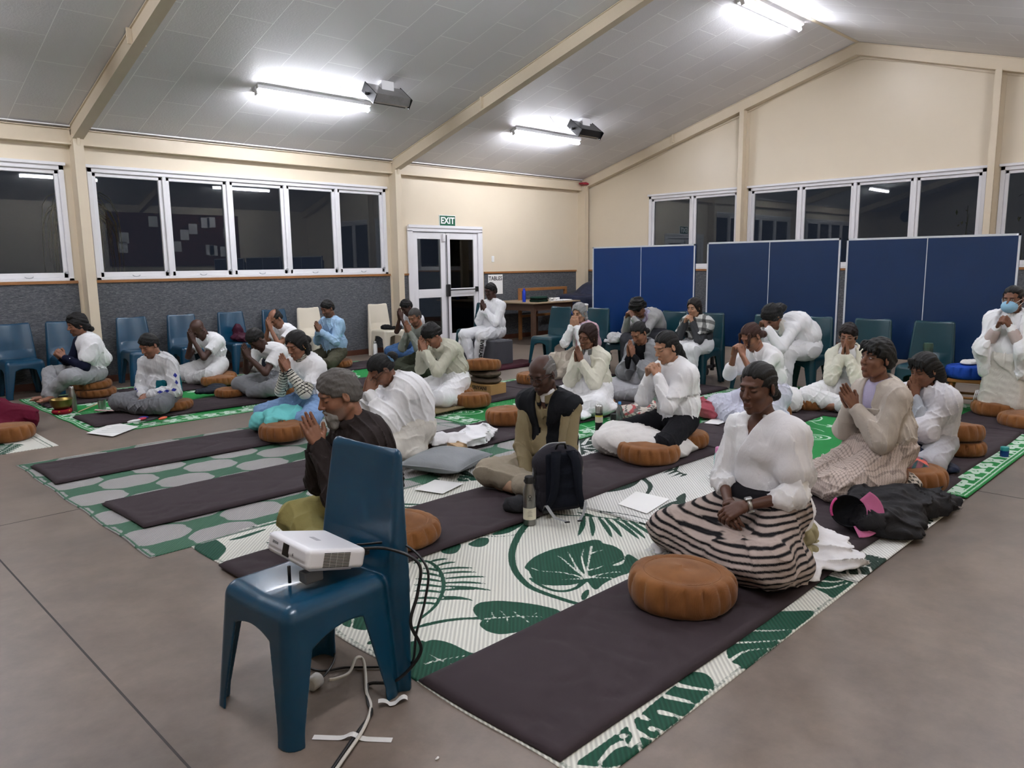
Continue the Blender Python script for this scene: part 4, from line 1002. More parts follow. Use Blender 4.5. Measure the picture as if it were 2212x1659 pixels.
# ================================================================== people
M_SKIN = vcol_mat('skin', .5, .10, 260, .45, .08); M_CLOTHV = vcol_mat('patterned_cloth', .88, .2, 400, .2)
def nrm(v): v = np.array(v, float); return v/(np.linalg.norm(v)+1e-9)
def rotm(pitch, yaw=0, roll=0):
    p, y, r = [a*PI/180 for a in (pitch, yaw, roll)]
    Ry = np.array([[math.cos(p), 0, math.sin(p)], [0, 1, 0], [-math.sin(p), 0, math.cos(p)]])
    Rz = np.array([[math.cos(y), -math.sin(y), 0], [math.sin(y), math.cos(y), 0], [0, 0, 1]])
    Rx = np.array([[1, 0, 0], [0, math.cos(r), -math.sin(r)], [0, math.sin(r), math.cos(r)]])
    return Rz @ Ry @ Rx
SKIN = dict(dark='5d3b2c', deep='4a2e24', mid='7d5440', tan='93654e', light='b08469')
HAIRM = {}
def hair_mat(col):
    if col not in HAIRM:
        n = NT('hair_'+col).base(col, .55, 0, .3); v = n.coord((60, 60, 9)); ns = n.noise(2.2, 5, .75, v, .5); c = lin(col)
        mx = n.new('ShaderNodeMixRGB'); mx.inputs[1].default_value = tuple(x*.55 for x in c[:3])+(1,); mx.inputs[2].default_value = tuple(min(1, x*1.35) for x in c[:3])+(1,)
        n.link(ns, 0, mx, 0); n.link(mx, 0, n.b, 'Base Color'); n.bump(ns, 0, .7, .006); HAIRM[col] = n.m
    return HAIRM[col]
class Body:
    def __init__(s, p):
        s.p = p; s.sc = p.get('sc', 1.0); s.fem = p.get('fem', False); s.g = p.get('girth', 1.0)
        hx = p.get('lean', .08); s.H = np.array([hx, p.get('side', 0.), p['head'][2]/s.sc]); s.seat = p.get('seat', .14)/s.sc
        s.pitch = p.get('pitch', 10); s.R = rotm(s.pitch, p.get('yaw', 0), p.get('roll', 0)); Rn = rotm(s.pitch*.45, 0, 0)
        s.N = s.H+Rn @ np.array([-.045, 0, -.150]); legs = p.get('legs', 'cross')
        s.P = np.array([0, 0, s.seat+.105]) if legs != 'kneelup' else np.array([0, 0, .50])
        bow = max(0, hx-.08); s.M = (s.P+s.N)/2+np.array([-.035-.35*bow, 0, .02+.25*bow])
        q = lambda t: (1-t)**2*s.P+2*t*(1-t)*(2*s.M-(s.P+s.N)/2)+t*t*s.N
        s.belly = q(.3)+[.015, 0, 0]; s.chest = q(.68)+[.012, 0, 0]; up = nrm(s.N-s.chest); s.up = up; fw = nrm(np.cross([0, 1, 0], up)); s.fw = fw
        s.Rc = np.stack([fw, [0, 1, 0], up], 1); u2 = nrm(s.chest-s.P); s.Rb = np.stack([nrm(np.cross([0, 1, 0], u2)), [0, 1, 0], u2], 1)
        w = .150 if s.fem else .172; s.S = {}
        for e in (1, -1): s.S[e] = s.N-up*.075+np.array([0, e*w, 0])+fw*p.get('hunch', .02)
        s.arm_pose(p); s.leg_pose(p, legs)
        if 'lfoot' in p: s.ank[1], s.toe[1] = [np.array(v) for v in p['lfoot']]
    def arm_pose(s, p):
        kind = p.get('hands', 'pray'); H = s.H; qx, qz = p.get('hp', (.15, -.30)); Q = H+np.array([qx, p.get('hy', 0), qz]); e = p.get('elev', 68)*PI/180
        d = np.array([math.cos(e), 0, math.sin(e)]); th = np.array([-math.sin(e), 0, math.cos(e)]); s.W = {}; s.hand = {}
        for sd in (1, -1):
            Y = np.array([0, sd, 0.])
            if kind == 'pray': s.W[sd] = Q+Y*.026; s.hand[sd] = (nrm(d-Y*.13), -Y, th, (2, 3, 3), 1)
            elif kind == 'clasp':
                s.W[sd] = Q+Y*.052; s.hand[sd] = (nrm(d-Y*.42), nrm(-Y*.9-d*.25), nrm(th+d*.1), (48, 62, 35), 1)
            elif kind == 'cover': s.W[sd] = Q+Y*.042; s.hand[sd] = (nrm(d-Y*.22), nrm(np.array([-1, 0, .1])), nrm(-Y*.3+th*0+np.array([0, -sd, 0])), (8, 12, 8), 1)
            elif kind == 'lap':
                s.W[sd] = s.P+np.array([p.get('lx', .24)+.01*sd, .055*sd+.02, p.get('lz', .03)+.015*(sd > 0)])
                s.hand[sd] = (nrm([.55, -.62*sd, -.45]), nrm([-.3, -.45*sd, -.8]), nrm([.6, -.2*sd, .35]), (22, 32, 25), 1)
            s.W[sd] = s.W[sd].astype(float)
        s.E = {}
        L1, L2 = .285*p.get('arm', 1), .25*p.get('arm', 1)
        for sd in (1, -1):
            S, W = s.S[sd], s.W[sd]; D = W-S; L = np.linalg.norm(D)
            if L > (L1+L2)*.98: k = L/((L1+L2)*.98)
            else: k = 1
            a, b = L1*k, L2*k; x = (L*L+a*a-b*b)/(2*L); hgt = math.sqrt(max(0, a*a-x*x)); dn = D/L
            hint = np.array(p.get('eh', (-.15, .55, -1.0)))*[1, sd, 1]; hint = hint-dn*(hint@dn); s.E[sd] = S+dn*x+nrm(hint)*hgt
            s.E[sd][2] = max(s.E[sd][2], .06)
    def leg_pose(s, p, legs):
        s.hip = {}; s.knee = {}; s.ank = {}; s.toe = {}; P = s.P; kz = p.get('kz', .12); kx, ky = p.get('kxy', (.34, .29))
        for e in (1, -1):
            s.hip[e] = P+np.array([.0, .085*e, -.02])
            if legs == 'cross':
                s.knee[e] = np.array([kx, ky*e, kz]); f = 1 if e > 0 else -1
                ax = p.get('ax', kx+.02 if e > 0 else kx-.07); s.ank[e] = np.array([ax, -.07*e, .065]); s.toe[e] = s.ank[e]+np.array([-.03 if kz < .2 else .12, -.13*e if kz < .2 else -.03*e, -.02])
            elif legs == 'kneel':
                s.knee[e] = np.array([.40, .12*e, .075]); s.ank[e] = np.array([-.0, .10*e, .06]); s.toe[e] = np.array([-.14, .08*e, .035])
            elif legs == 'kneelup':
                s.knee[e] = np.array([.04, .11*e, .08]); s.ank[e] = np.array([-.36, .10*e, .06]); s.toe[e] = np.array([-.49, .09*e, .035])
            elif legs == 'chair':
                kx_, ky_ = p.get('kxy', (.42, .12)); s.knee[e] = np.array([kx_, ky_*e, s.seat+.06]); s.ank[e] = np.array([p.get('ax', kx_-.02), .1*e*p.get('cross', 1), .085]); s.toe[e] = s.ank[e]+np.array([.13, .02*e, -.05])
    # -- shared volumes, o = how far cloth stands off the body
    def torso(s, F, o=0., k=.04, arms=True, low=True):
        g = s.g; 
        if low: F.ell(s.P, (.115*g+o, (.168 if s.fem else .160)*g+o, .105+o), k, R=s.Rb)
        F.ell(s.belly, (.108*g+o, .142*g+o, .135+o), k, R=s.Rb); F.ell(s.chest, (.108*g+o, (.142 if s.fem else .162)*g+o, .150+o), k, R=s.Rc)
        if s.fem:
            for e in (1, -1): F.ell(s.chest+s.fw*.066+np.array([0, .060*e, 0])-s.up*.03, (.048+o, .055+o, .055+o), k+.02)
        a, b = s.S[1]-np.array([0, .02, 0]), s.S[-1]+np.array([0, .02, 0]); F.cone(a, b, .052+o*.8, k=k)
        for e in (1, -1): F.cone(s.N-s.up*.02, s.S[e]+s.up*.01, .050+o*.6, .046+o, k)
    def arm(s, F, e, o=0., k=.015, to=1.0, fore=1.0):
        S, E, W = s.S[e], s.E[e], s.W[e]; m = 1.0 if not s.fem else .9
        if to < 1: F.cone(S, S+(E-S)*to, .053*m+o, .045*m+o*1.2, k); return
        F.cone(S, E, .049*m+o*.85, .038*m+o, k)
        if fore > 0: F.cone(E, E+(W-E)*fore, .040*m+o, (.040-(.016)*fore)*m+o*.85, k)
    def leg(s, F, e, o=0., k=.02, shin=1.0):
        F.cone(s.hip[e], s.knee[e], .082*s.g+o, .058+o, k)
        if shin > 0: F.cone(s.knee[e], s.knee[e]+(s.ank[e]-s.knee[e])*shin, .056+o, .056-.02*shin+o*1.1, k); F.cone(s.knee[e]*.65+s.ank[e]*.35-[0, 0, .01], s.knee[e]*.4+s.ank[e]*.6, .052+o, .04+o, k)
    def hands(s, F):
        for e in (1, -1):
            W = s.W[e]; dF, dN, dS, b, _ = s.hand[e]; dN = nrm(dN-dF*(dN@dF)); dS = nrm(dS-dF*(dS@dF)-dN*(dS@dN)); cl = s.p.get('hands') == 'clasp'
            if cl: W = W+dS*.0055*e
            off = (.030, .010, -.010, -.029); Ls = (.072, .080, .074, .058); ml = (.088, .090, .086, .078)
            for i in range(4):
                M = W+dF*ml[i]+dS*off[i]; F.cone(W+dS*off[i]*.55, M, .0165, .0118, .008)
                p0 = M; ang_ = 0
                for j, fr in enumerate((.45, .30, .25)):
                    ang_ += b[j]*PI/180*(1+.08*i); dd = nrm(math.cos(ang_)*dF+math.sin(ang_)*dN+dS*(off[i]*.9 if not cl else 0)); p1 = p0+dd*Ls[i]*fr*(1.05 if s.sc >= 1 else 1); F.cone(p0, p1, .0092-.0007*j, .0086-.0008*j, .0035); p0 = p1
            T0 = W+dF*.022+dS*.022; t1 = T0+nrm(dF*.62+dS*.62+dN*.18)*.048; t2 = t1+nrm(dF*.85+dS*.25+dN*.2)*.034
            F.cone(T0, t1, .0150, .0118, .008); F.cone(t1, t2, .0112, .0088, .004)
    def head(s, F):
        T = lambda v: s.H+s.R @ np.array(v, float); R = s.R; k = .015; f = .96 if s.fem else 1.0
        F.ell(T((-.012, 0, .032)), (.098*f, .077*f, .088), .02, R=R); F.ell(T((.030, 0, -.030)), (.062, .062*f, .085), .02, R=R)
        F.ell(T((.040, 0, -.078)), (.044, .040*f, .036), .018, R=R); F.cone(T((.072, 0, -.106)), T((.066, 0, -.106)), .017, k=.015)
        for e in (1, -1):
            F.ell(T((.052, .036*e, -.028)), (.030, .026, .026), .015, R=R); F.cone(T((-.01, .052*e, -.06)), T((.045, .032*e, -.098)), .020, .017, .018)
        F.cone(T((.080, -.032, .026)), T((.080, .032, .026)), .012, k=.012)
        for e in (1, -1): F.ell(T((.094, .031*e, .006)), (.014, .017, .011), .010, 'sub', R=R); F.ell(T((.0765, .031*e, .005)), (.0125, .0145, .0105), .003, R=R)
        F.cone(T((.088, 0, .014)), T((.110, 0, -.026)), .0075, .0115, .008)
        for e in (1, -1): F.ell(T((.099, .0125*e, -.031)), (.011, .008, .008), .005, R=R); F.ell(T((.107, .006*e, -.038)), (.004, .003, .003), .002, 'sub', R=R)
        F.cone(T((.092, -.014, -.0600)), T((.092, .014, -.0600)), .0062, k=.006); F.cone(T((.097, -.006, -.0585)), T((.097, .006, -.0585)), .0052, k=.005); F.cone(T((.091, -.012, -.0725)), T((.091, .012, -.0725)), .0078, k=.006)
        F.cone(T((.103, -.022, -.0660)), T((.103, .022, -.0660)), .0022, k=.003, mode='sub')
        for e in (1, -1):
            Re = R @ rotm(12, 22*e, 0); F.ell(T((-.006, .080*e, -.004)), (.019, .0085, .031), .005, R=Re); F.ell(T((-.003, .088*e, .002)), (.009, .006, .017), .004, 'sub', R=Re)
        nk = .046 if s.fem else .055; F.cone(T((-.022, 0, -.06)), s.N-s.up*.02, nk, nk*1.1, .02)
    def build_body(s, h):
        lo = [min(s.toe[1][0], s.toe[-1][0], s.P[0]-.13, s.N[0]-.2, s.H[0]-.15)-.05, -.52, -.02]; hi = [max(s.knee[1][0], s.toe[1][0], s.toe[-1][0], s.H[0]+.15, s.W[1][0]+.2)+.09, .52, s.H[2]+.16]
        F = Field(lo, hi, h); s.torso(F, -.006); 
        for e in (1, -1):
            s.arm(F, e); s.leg(F, e); a, t = s.ank[e], s.toe[e]; F.cone(a, a+[0, 0, -.015], .037, .032, .015); F.cone(a-[0, 0, .012], t, .031, .026, .015)
            d = nrm(t-a); sd = nrm(np.cross(d, [0, 0, 1])); 
            for i in range(5): b0 = t+sd*(i-2)*.0145*(1)+d*.004; F.cone(b0, b0+d*(.034-.004*abs(i-1)), .0115 if i else .013, .0085, .004)
            hl = a-d*.04-[0, 0, .012]; F.ell(hl, (.032, .03, .03), .015)
        s.hands(F); s.head(F); F.cut((0, 0, .006), (0, 0, 1))
        V, Fc = F.mesh(); V, Fc = island_main(V, Fc); me = np_mesh('person', V, Fc)
        # skin colouring: lips, brows, lash lines, nails
        base = np.array(lin(SKIN.get(s.p['skin'], s.p['skin']))[:3]); col = np.tile(base, (len(V), 1)); q = (V-s.H) @ s.R
        def mix(m, c, a=1.0): m = np.clip(m, 0, 1)[:, None]*a; return col*(1-m)+np.array(c)*m
        x, y, z = q.T; nh = np.linalg.norm(q*[1, 1, .85], axis=1) < .128; front = (x > .06) & nh
        lip = front*np.clip(1.6-np.hypot(y/.021, (z+.0662)/.0125)*1.6, 0, 1); col = mix(lip, base*[1.05, .62, .62], .8)
        yb = np.abs(y)-.032; arch = .0245-.0025*(yb/.02)**2; brow = front*(np.abs(yb) < .021)*np.clip(1.5-np.abs(z-arch)/.0042, 0, 1); col = mix(brow, np.array(lin(s.p.get('browc', '1a1412'))[:3]), .8)
        if s.p.get('eyes') == 'open':
            ey = front*np.clip((1-np.hypot((np.abs(y)-.031)/.0125, (z-.004)/.0055))*4, 0, 1); col = mix(ey, (.55, .5, .47)); ir = front*np.clip((1-np.hypot((np.abs(y)-.031)/.0052, (z-.0042)/.0052))*4, 0, 1); col = mix(ir, (.008, .005, .004))
            lash = front*np.clip(1.4-np.abs(np.hypot((np.abs(y)-.031)/.0140, (z-.004)/.0065)-1)/.16, 0, 1)*(z > .003); col = mix(lash, (.01, .008, .007), .9)
        else:
            zz = -.0025+.0045*((np.abs(y)-.031)/.013)**2; lash = front*(np.abs(np.abs(y)-.031) < .015)*np.clip(1.5-np.abs(z-zz)/.0028, 0, 1); col = mix(lash, (.012, .009, .008), .85)
        if s.p.get('stubble'):
            st = nh*(x > .0)*(x < .102)*np.clip((-.035-z)/.02, 0, 1)*(z > -.125)*(1-lip)*np.clip((x+.0)/.03, 0, 1); col = mix(st, np.array(lin(s.p.get('stubc', '2a211d'))[:3]), s.p['stubble'])
        for e in (1, -1):   # nails
            pass
        if s.p.get('scalp'): sc_ = nh*(np.clip((z-.045)/.02, 0, 1)+(x < .0)*np.clip((z+.03)/.02, 0, 1)); col = mix(sc_, np.array(lin(s.p['scalp'])[:3]), .7)
        if s.p.get('tilak'): 
            d2 = np.hypot(y, z-.05); col = mix(front*np.clip((.006-d2)*600, 0, 1), (.35, .12, .05), .8)
        set_col(me, col); o = link_mesh('person', me, M_SKIN); return o
def head_child(s, name, F, m, o, colf=None, main=True):
    c = sdf_obj(name, F, m, o, main=main, colf=colf); M = Matrix([list(s.R[i])+[s.H[i]] for i in range(3)]+[[0, 0, 0, 1]]); c.matrix_local = M; return c
def build_hair(s, o, h):
    hp = s.p.get('hair')
    if not hp: return
    st, col = hp[0], hp[1]; m = hair_mat(col); f = .96 if s.fem else 1.0; h = min(h, .0055); t = {'buzz': .0025, 'short': .007, 'fringe': .006, 'wavy': .020, 'back': .007, 'bob': .020, 'curly': .030, 'tail': .010, 'long': .020, 'messy': .022, 'pixie': .020}[st]
    F = Field((-.30, -.19, -.42 if st in ('long', 'tail', 'messy') else -.2), (.17, .19, .19), h)
    F.ell((-.012, 0, .032), (.098*f+t, .077*f+t*.8, .088+t), 0); (F.ell((-.045, 0, -.03), (.062+t, .066+t*.6, .07+t*.4), .02) if st not in ('short', 'buzz', 'pixie') else F.ell((-.050, 0, -.012), (.058+t, .064+t*.5, .062), .02))
    top = {'buzz': .105, 'short': .122, 'fringe': .128, 'wavy': .100, 'back': .125, 'bob': .116, 'curly': .092, 'tail': .122, 'long': .118, 'messy': .085, 'pixie': .092}[st]
    F.ell((.118, 0, -.035), (.085 if s.fem else .092, .094, top), .014, 'sub')
    F.cut((-.2, 0, -.088), (-.25, 0, 1), .008) if st not in ('long', 'messy', 'bob', 'wavy', 'tail') else F.cut((-.2, 0, -.12), (-.1, 0, 1), .01)
    if st in ('buzz', 'short', 'fringe', 'back', 'tail', 'pixie', 'curly'):
        for e in (1, -1): F.ell((.050, .092*e, -.038), (.062, .056, .062), .010, 'sub'); F.ell((.085, .062*e, .045), (.040, .030, .038), .012, 'sub')
    if st == 'fringe': F.ell((.03, 0, .115), (.105, .070, .068), .012, 'sub'); F.ell((-.035, 0, .12), (.055, .045, .05), .01, 'sub')
    if hp[2:] and hp[2] == 'receding': F.ell((.075, 0, .098), (.075, .052, .050), .012, 'sub')
    if st == 'wavy':
        for i in range(9): a = i*.7; F.ell((-.085+.03*math.sin(a*2), .075*math.cos(a), -.045-.012*i % .05), (.03, .026, .03), .015)
        F.ell((.05, .03, .105), (.04, .04, .02), .02)
    if st in ('back', 'tail') or 'bun' in hp: pass
    if 'bun' in hp: F.ell((-.135, 0, -.01), (.042, .045, .045), .012)
    if 'lowbun' in hp: F.ell((-.118, 0, -.062), (.035, .045, .036), .014)
    if st == 'tail':
        if True:
            Rt = s.R.T; g = Rt @ np.array([0, 0, -1.]); bk = Rt @ np.array([-1, 0, 0.]); p = np.array([-.105, 0, -.05]); F.ell(tuple(p), (.03, .035, .035), .02); sdv = Rt @ np.array([0, 1., 0])
            for i in range(9):
                q_ = p+g*.055+bk*(.028 if i < 3 else .004)+sdv*.004; F.cone(p, q_, .030-.0018*i, .028-.0018*i, .012); p = q_
    if st == 'bob':
        for e in (1, -1): F.cone((-.03, .072*e, .02), (-.03, .078*e, -.085), .028, .024, .02); 
        F.ell((-.07, 0, -.055), (.05, .07, .055), .02)
    if st == 'curly': F.ell((-.01, 0, .055), (.115, .105, .095), .01); F.ell((.118, 0, -.035), (.07, .095, .092), .008, 'sub')
    if st in ('long', 'messy'):
        Rt = s.R.T; g = Rt @ np.array([0, 0, -1.]); bk = Rt @ np.array([-1, 0, 0.]); sdv = Rt @ np.array([0, 1., 0])
        if st == 'long':
            for e in (-1, 0, 1): p = np.array([-.075, .045*e, .0]); [F.cone(p+g*.03*i+bk*.010*i, p+g*.03*(i+1)+bk*.010*(i+1)+sdv*0, .05, .052-.002*i, .02) for i in range(8 if e else 9)]
        else:
            for i in range(7): F.ell((-.06-.016*i, .04*math.sin(i*1.7), .035-.012*i), (.05, .06, .045), .02)
    if 'fall' in hp:
        Rt = s.R.T; g = Rt @ np.array([0, 0, -1.])
        for e in (1, -1):
            p = np.array([.06, .062*e, .06]); F.cone(p, p+g*.11, .016, .008, .01)
    if 'bangs' in hp:
        for i in range(6): y = -.05+.02*i; F.cone((.07, y, .10), (.096, y*1.1+.006, .045-.012*(i % 2)), .014, .006, .008)
    if st in ('back', 'tail', 'bob', 'long'): F.cone((.085, 0, .10), (-.02, 0, .132), .003, k=.008, mode='sub')
    if st in ('short', 'pixie', 'messy', 'wavy'): F.ell((.012, .008, .068), (.082, .064, .064), .02)
    def tex(x, y, z):
        if st in ('back', 'tail', 'bob', 'long', 'fringe'):
            th = np.arctan2(y, z+.03); w1 = wob(x, y, z, 9, 3); return .0011*np.sin(th*52+6*w1+20*x)+.0017*np.sin(th*24+7*w1)+.003*wob(x, y, z, 28, 7)
        return (.0045 if st != 'curly' else .008)*wob(x, y, z, 75 if st == 'curly' else 60, 5)+.0026*wob(x*.7, y, z*.7, 170, 9)
    if st != 'buzz': F.disp(tex, .04)
    head_child(s, 'hair', F, m, o)
    if 'scrunchie' in hp:
        G = Field((-.2, -.08, -.08), (-.05, .08, .09), .004); [G.ell((-.102, .034*math.cos(a), -.005+.034*math.sin(a)), (.014, .013, .013), .006) for a in np.linspace(0, 6.2, 12)]; G.disp(lambda x, y, z: .004*wob(x, y, z, 90, 2)); head_child(s, 'scrunchie', G, fabric('blue_print_scrunchie', '5c7c98'), o)
def build_beard(s, o, h):
    F = Field((-.03, -.1, -.19), (.14, .1, .02), min(h, .0045)); F.ell((.058, 0, -.088), (.048, .045, .038), 0); F.ell((.074, 0, -.122), (.034, .030, .036), .02)
    for e in (1, -1): F.cone((.100, .003*e, -.050), (.082, .028*e, -.070), .0075, .008, .006)
    F.ell((.105, 0, -.066), (.018, .022, .0065), .004, 'sub'); F.cut((0, 0, -.018), (.0, 0, -1), .01); F.disp(lambda x, y, z: .0035*wob(x, y*1.5, z*.5, 110, 4))
    head_child(s, 'beard', F, hair_mat('8d8984'), o)
def build_glasses(s, o, col='1c1a1a', thin=.0016):
    m = mat('spectacle_frame_'+col, col, .35, .2, .5, nscale=20); b = MB(); 
    for e in (1, -1):
        pts = [(.104-.010*abs(math.cos(a)*.5+.5)*(1), e*(.031)+.024*math.cos(a)*e, .000+.017*math.sin(a)*(1 if math.sin(a) > 0 else 1.05)) for a in np.linspace(0, 2*PI, 25)]; b.tube(pts, thin, 6)
        b.tube([(.094, e*.056, .008), (.06, e*.075, .010), (-.0, e*.088, .008), (-.02, e*.088, -.006)], thin*1.1, 6)
    b.tube([(.104, -.009, .006), (.112, 0, .009), (.104, .009, .006)], thin, 6); c = b.build('glasses', m, o); c.matrix_local = Matrix([list(s.R[i])+[s.H[i]] for i in range(3)]+[[0, 0, 0, 1]])
def garment(s, name, fn, m, o, h, amp=.0125, f=40, seed=0, d=(0, .4, 1), k_cut=True, colf=None, pad=.12, main=True, zlo=.004, label=None):
    lo = [min(s.toe[1][0], s.toe[-1][0], s.ank[1][0], s.P[0]-.14, s.N[0]-.2, s.M[0]-.16)-pad, -.56, -.02]; hi = [max(s.knee[1][0]+.04, s.toe[1][0], s.W[1][0], s.H[0]+.1)+pad+.03, .56, s.N[2]+.16]
    F = Field(lo, hi, h); fn(F)
    amp = min(amp, .010+.35*max(0, amp-.010))
    if amp: F.disp(lambda x, y, z: amp*(.28+folds(x, y, z, f, seed, d))+.002*wob(x, y, z, 55, seed), .05)
    F.cut((0, 0, zlo), (0, 0, 1), .004)
    c = sdf_obj(name, F, m, o, main=main, colf=colf)
    if label: c['label'] = label
    return c
def top_fn(s, o=.016, sleeve='long', k=.03, hem=None, open_neck=0, loose=0, collar=0):
    def fn(F):
        s.torso(F, o, k)
        if loose: F.ell(s.belly*.6+s.P*.4+[.01, 0, .02], (.135*s.g+loose, .18*s.g+loose, .12+loose), .05, R=s.Rb)
        for e in (1, -1):
            if sleeve == 'short': s.arm(F, e, o+.010, .02, to=.62)
            elif sleeve == 'long': s.arm(F, e, o+.004, .02, fore=.93)
            elif sleeve == 'mid': s.arm(F, e, o+.006, .02, fore=.25); F.cone(s.E[e], s.E[e]+(s.W[e]-s.E[e])*.30, .042+o, .044+o, .02)
            elif sleeve == 'none': pass
        if sleeve == 'short':
            for e in (1, -1): p = s.S[e]+(s.E[e]-s.S[e])*.62; dd = nrm(s.E[e]-s.S[e]); cyl_cut(F, p, dd, .085)
        if hem is not None: F.cut((0, 0, hem), (0, 0, 1), .01)
        nd = nrm(s.H-s.N); F.cone(s.N+nd*.028, s.N+nd*.12, .060 if not s.fem else .052, .062, .01, 'sub')
        if open_neck: F.ell(s.N+s.fw*.075-s.up*.03, (.05, .04, open_neck), .012, 'sub', R=s.Rc)
        if collar: F.cone(s.N+nd*.0, s.N+nd*.0+np.array([.001, 0, 0]), .078, k=.02); F.cone(s.N+nd*.02, s.N+nd*.14, .058, .066, .006, 'sub')
    return fn
def cyl_cut(F, p, d, rad):
    """trim whatever lies past p along d, within rad of that axis (a sleeve's flat end)"""
    p = A3(p); d = A3(d)
    def fn(x, y, z):
        a = (x-p[0])*d[0]+(y-p[1])*d[1]+(z-p[2])*d[2]; r = np.sqrt(np.maximum((x-p[0])**2+(y-p[1])**2+(z-p[2])**2-a*a, 0)); return np.maximum(-a, r-rad)+np.maximum(a-.1, 0)
    m = rad+.12; F.op(fn, p-m, p+m, .004, 'sub')
def trouser_fn(s, o=.016, shin=.92, loose=.01):
    def fn(F):
        F.ell(s.P, (.125*s.g+o, .175*s.g+o, .11+o), .03, R=s.Rb)
        for e in (1, -1): s.leg(F, e, o+loose*.5, .025, shin); F.cone(s.hip[e]*.5+s.knee[e]*.5-[0, 0, .02], s.knee[e]-[0, 0, .01], .07+loose, .055+o, .03)
    return fn
def skirt_fn(s, o=.03, fill=.10, spread=.0, bare=0):
    def fn(F):
        F.ell(s.P, (.13*s.g+o, .18*s.g+o, .12+o), .04, R=s.Rb)
        for e in (1, -1): s.leg(F, e, o, .07, .85)
        if s.p.get('legs', 'cross') != 'chair':
            for e in ((1, -1) if not bare else (-1,)): F.ell(s.ank[e]-[0, 0, .01], (.075, .075, .065), .04); F.cone(s.ank[e]-[0, 0, .012], s.toe[e]+(s.toe[e]-s.ank[e])*.35, .056, .050, .04)
        K = (s.knee[1]+s.knee[-1])/2; A_ = (s.ank[1]+s.ank[-1])/2
        if s.p.get('legs', 'cross') == 'chair': 
            F.box((K+A_)/2*[1, 1, 1]+[-.03, 0, .02], (.10, .19, K[2]/2), .05, .06); F.cut((0, 0, s.p.get('hemz', .07)), (0, 0, 1), .01)
        elif s.p.get('legs') == 'kneelup': F.box((-.0, 0, .28), (.13, .19, .26), .06, .05)
        else: F.ell((K[0]*.5, 0, .07), (K[0]*.66+spread, abs(s.knee[1][1])+.06+spread, fill), .06)
        F.cut((0, 0, s.P[2]+.12), (0, 0, -1), .02)
    return fn
def shawl_fn(s, o=.030, arms=(1, 1), fore=(1., 1.), bottom=.12, k=.06, front=True, neck=True):
    def fn(F):
        s.torso(F, o, k)
        for e, on, fo in ((1, arms[0], fore[0]), (-1, arms[1], fore[1])):
            if on:
                s.arm(F, e, o, k, fore=fo)
                E = s.E[e]; F.cone(E, [E[0]*.7-.02, E[1]*.95, max(bottom+.02, E[2]-.22)], .06+o*.5, .05+o*.5, k); F.cone(s.S[e], s.belly+[0, .08*e, 0], .06+o*.5, .1, k)
        if front and arms[0] and arms[1]: mid = (s.E[1]+s.E[-1])/2; F.ell((mid+s.belly)/2, (.14, .19, .14), k)
        nd = nrm(s.H-s.N)
        if neck: F.cone(s.N+nd*.018+s.fw*.012, s.N+nd*.14+s.fw*.02, .058, .085, .01, 'sub')
        F.cut((0, 0, bottom), (0, 0, 1), .01)
        for e in (1, -1):
            if arms[0 if e > 0 else 1] and fore[0 if e > 0 else 1] >= .7: pass
    return fn
def sash_fn(s, e=1, o=.030, w=(.9, .25), arm=True, bottom=.15, fore=.0):
    """cloth over the shoulder on side e, running down across the chest"""
    def fn(F):
        s.torso(F, o, .04)
        if arm: s.arm(F, e, o+.012, .05, to=.55 if not fore else 1.0, fore=fore); F.cone(s.S[e], s.belly+[-.08, .12*e, 0], .07, .09, .05)
        nd = nrm(s.H-s.N); F.cone(s.N+nd*.02, s.N+nd*.13, .058, .07, .01, 'sub')
        F.cut(s.chest+np.array([0, -.045*e, 0]), (0, w[0]*e, w[1]*-1 if True else 0), .012); F.cut((0, 0, bottom), (0, 0, 1), .01)
    return fn
def hood(s, o, m, h, r=.075):
    F = Field(s.N-.22, s.N+.22, h); b = s.N-s.fw*.065-s.up*.02
    for a in np.linspace(-2.5, 2.5, 15): F.cone(s.N+np.array([0, .078*math.sin(a), 0])-s.fw*.062*math.cos(a)+s.fw*.01+s.up*(.012-.02*math.cos(a)), s.N+np.array([0, .085*math.sin(a), 0])-s.fw*.068*math.cos(a)-s.up*.02, .022, .026, .02)
    F.ell(b-s.up*.035, (.045, .075, .05), .03, R=s.Rc); F.disp(lambda x, y, z: -.004*folds(x, y, z, 35, 4, (0, 1, 0))); return sdf_obj('hood', F, m, o, main=True)
def collar(s, o, m, h, r=.014, name='collar', tall=.03, drop=.05, col_label=None):
    F = Field(s.N-.2, s.N+.2, min(h, .006)); nd = nrm(s.H-s.N); pr = None
    for a in np.linspace(-2.75, 2.75, 26):
        c_ = s.N+np.array([0, .066*math.sin(a), 0])-s.fw*.058*math.cos(a)+s.fw*.012; q = c_-s.up*(drop*max(0, -math.cos(a))); F.cone(q+nd*tall*.9, q-s.up*.012+(c_-s.N)*.22, r*.5, r*.8, .012)
    c = sdf_obj(name, F, m, o, main=True)
    if col_label: c['label'] = col_label
    return c
def band_on(s, o, e, m, name='watch', r=.031, dial=True, at=.93):
    W, E = s.W[e], s.E[e]; d = nrm(W-E); p = E+(W-E)*at; z = Vector(d); M = Matrix.Translation(Vector(p)) @ z.to_track_quat('Z', 'Y').to_matrix().to_4x4()
    b = MB(); b.lathe([(r, -.009), (r+.0025, -.009), (r+.0025, .009), (r, .009)], 24, M, cap=False)
    if dial: b.box((-.016, -r-.011, -.018), (.016, -r+.001, .018), M, bev=.004); b.box((-.016, r-.001, -.018), (.016, r+.011, .018), M, bev=.004)
    return b.build(name, m, o)
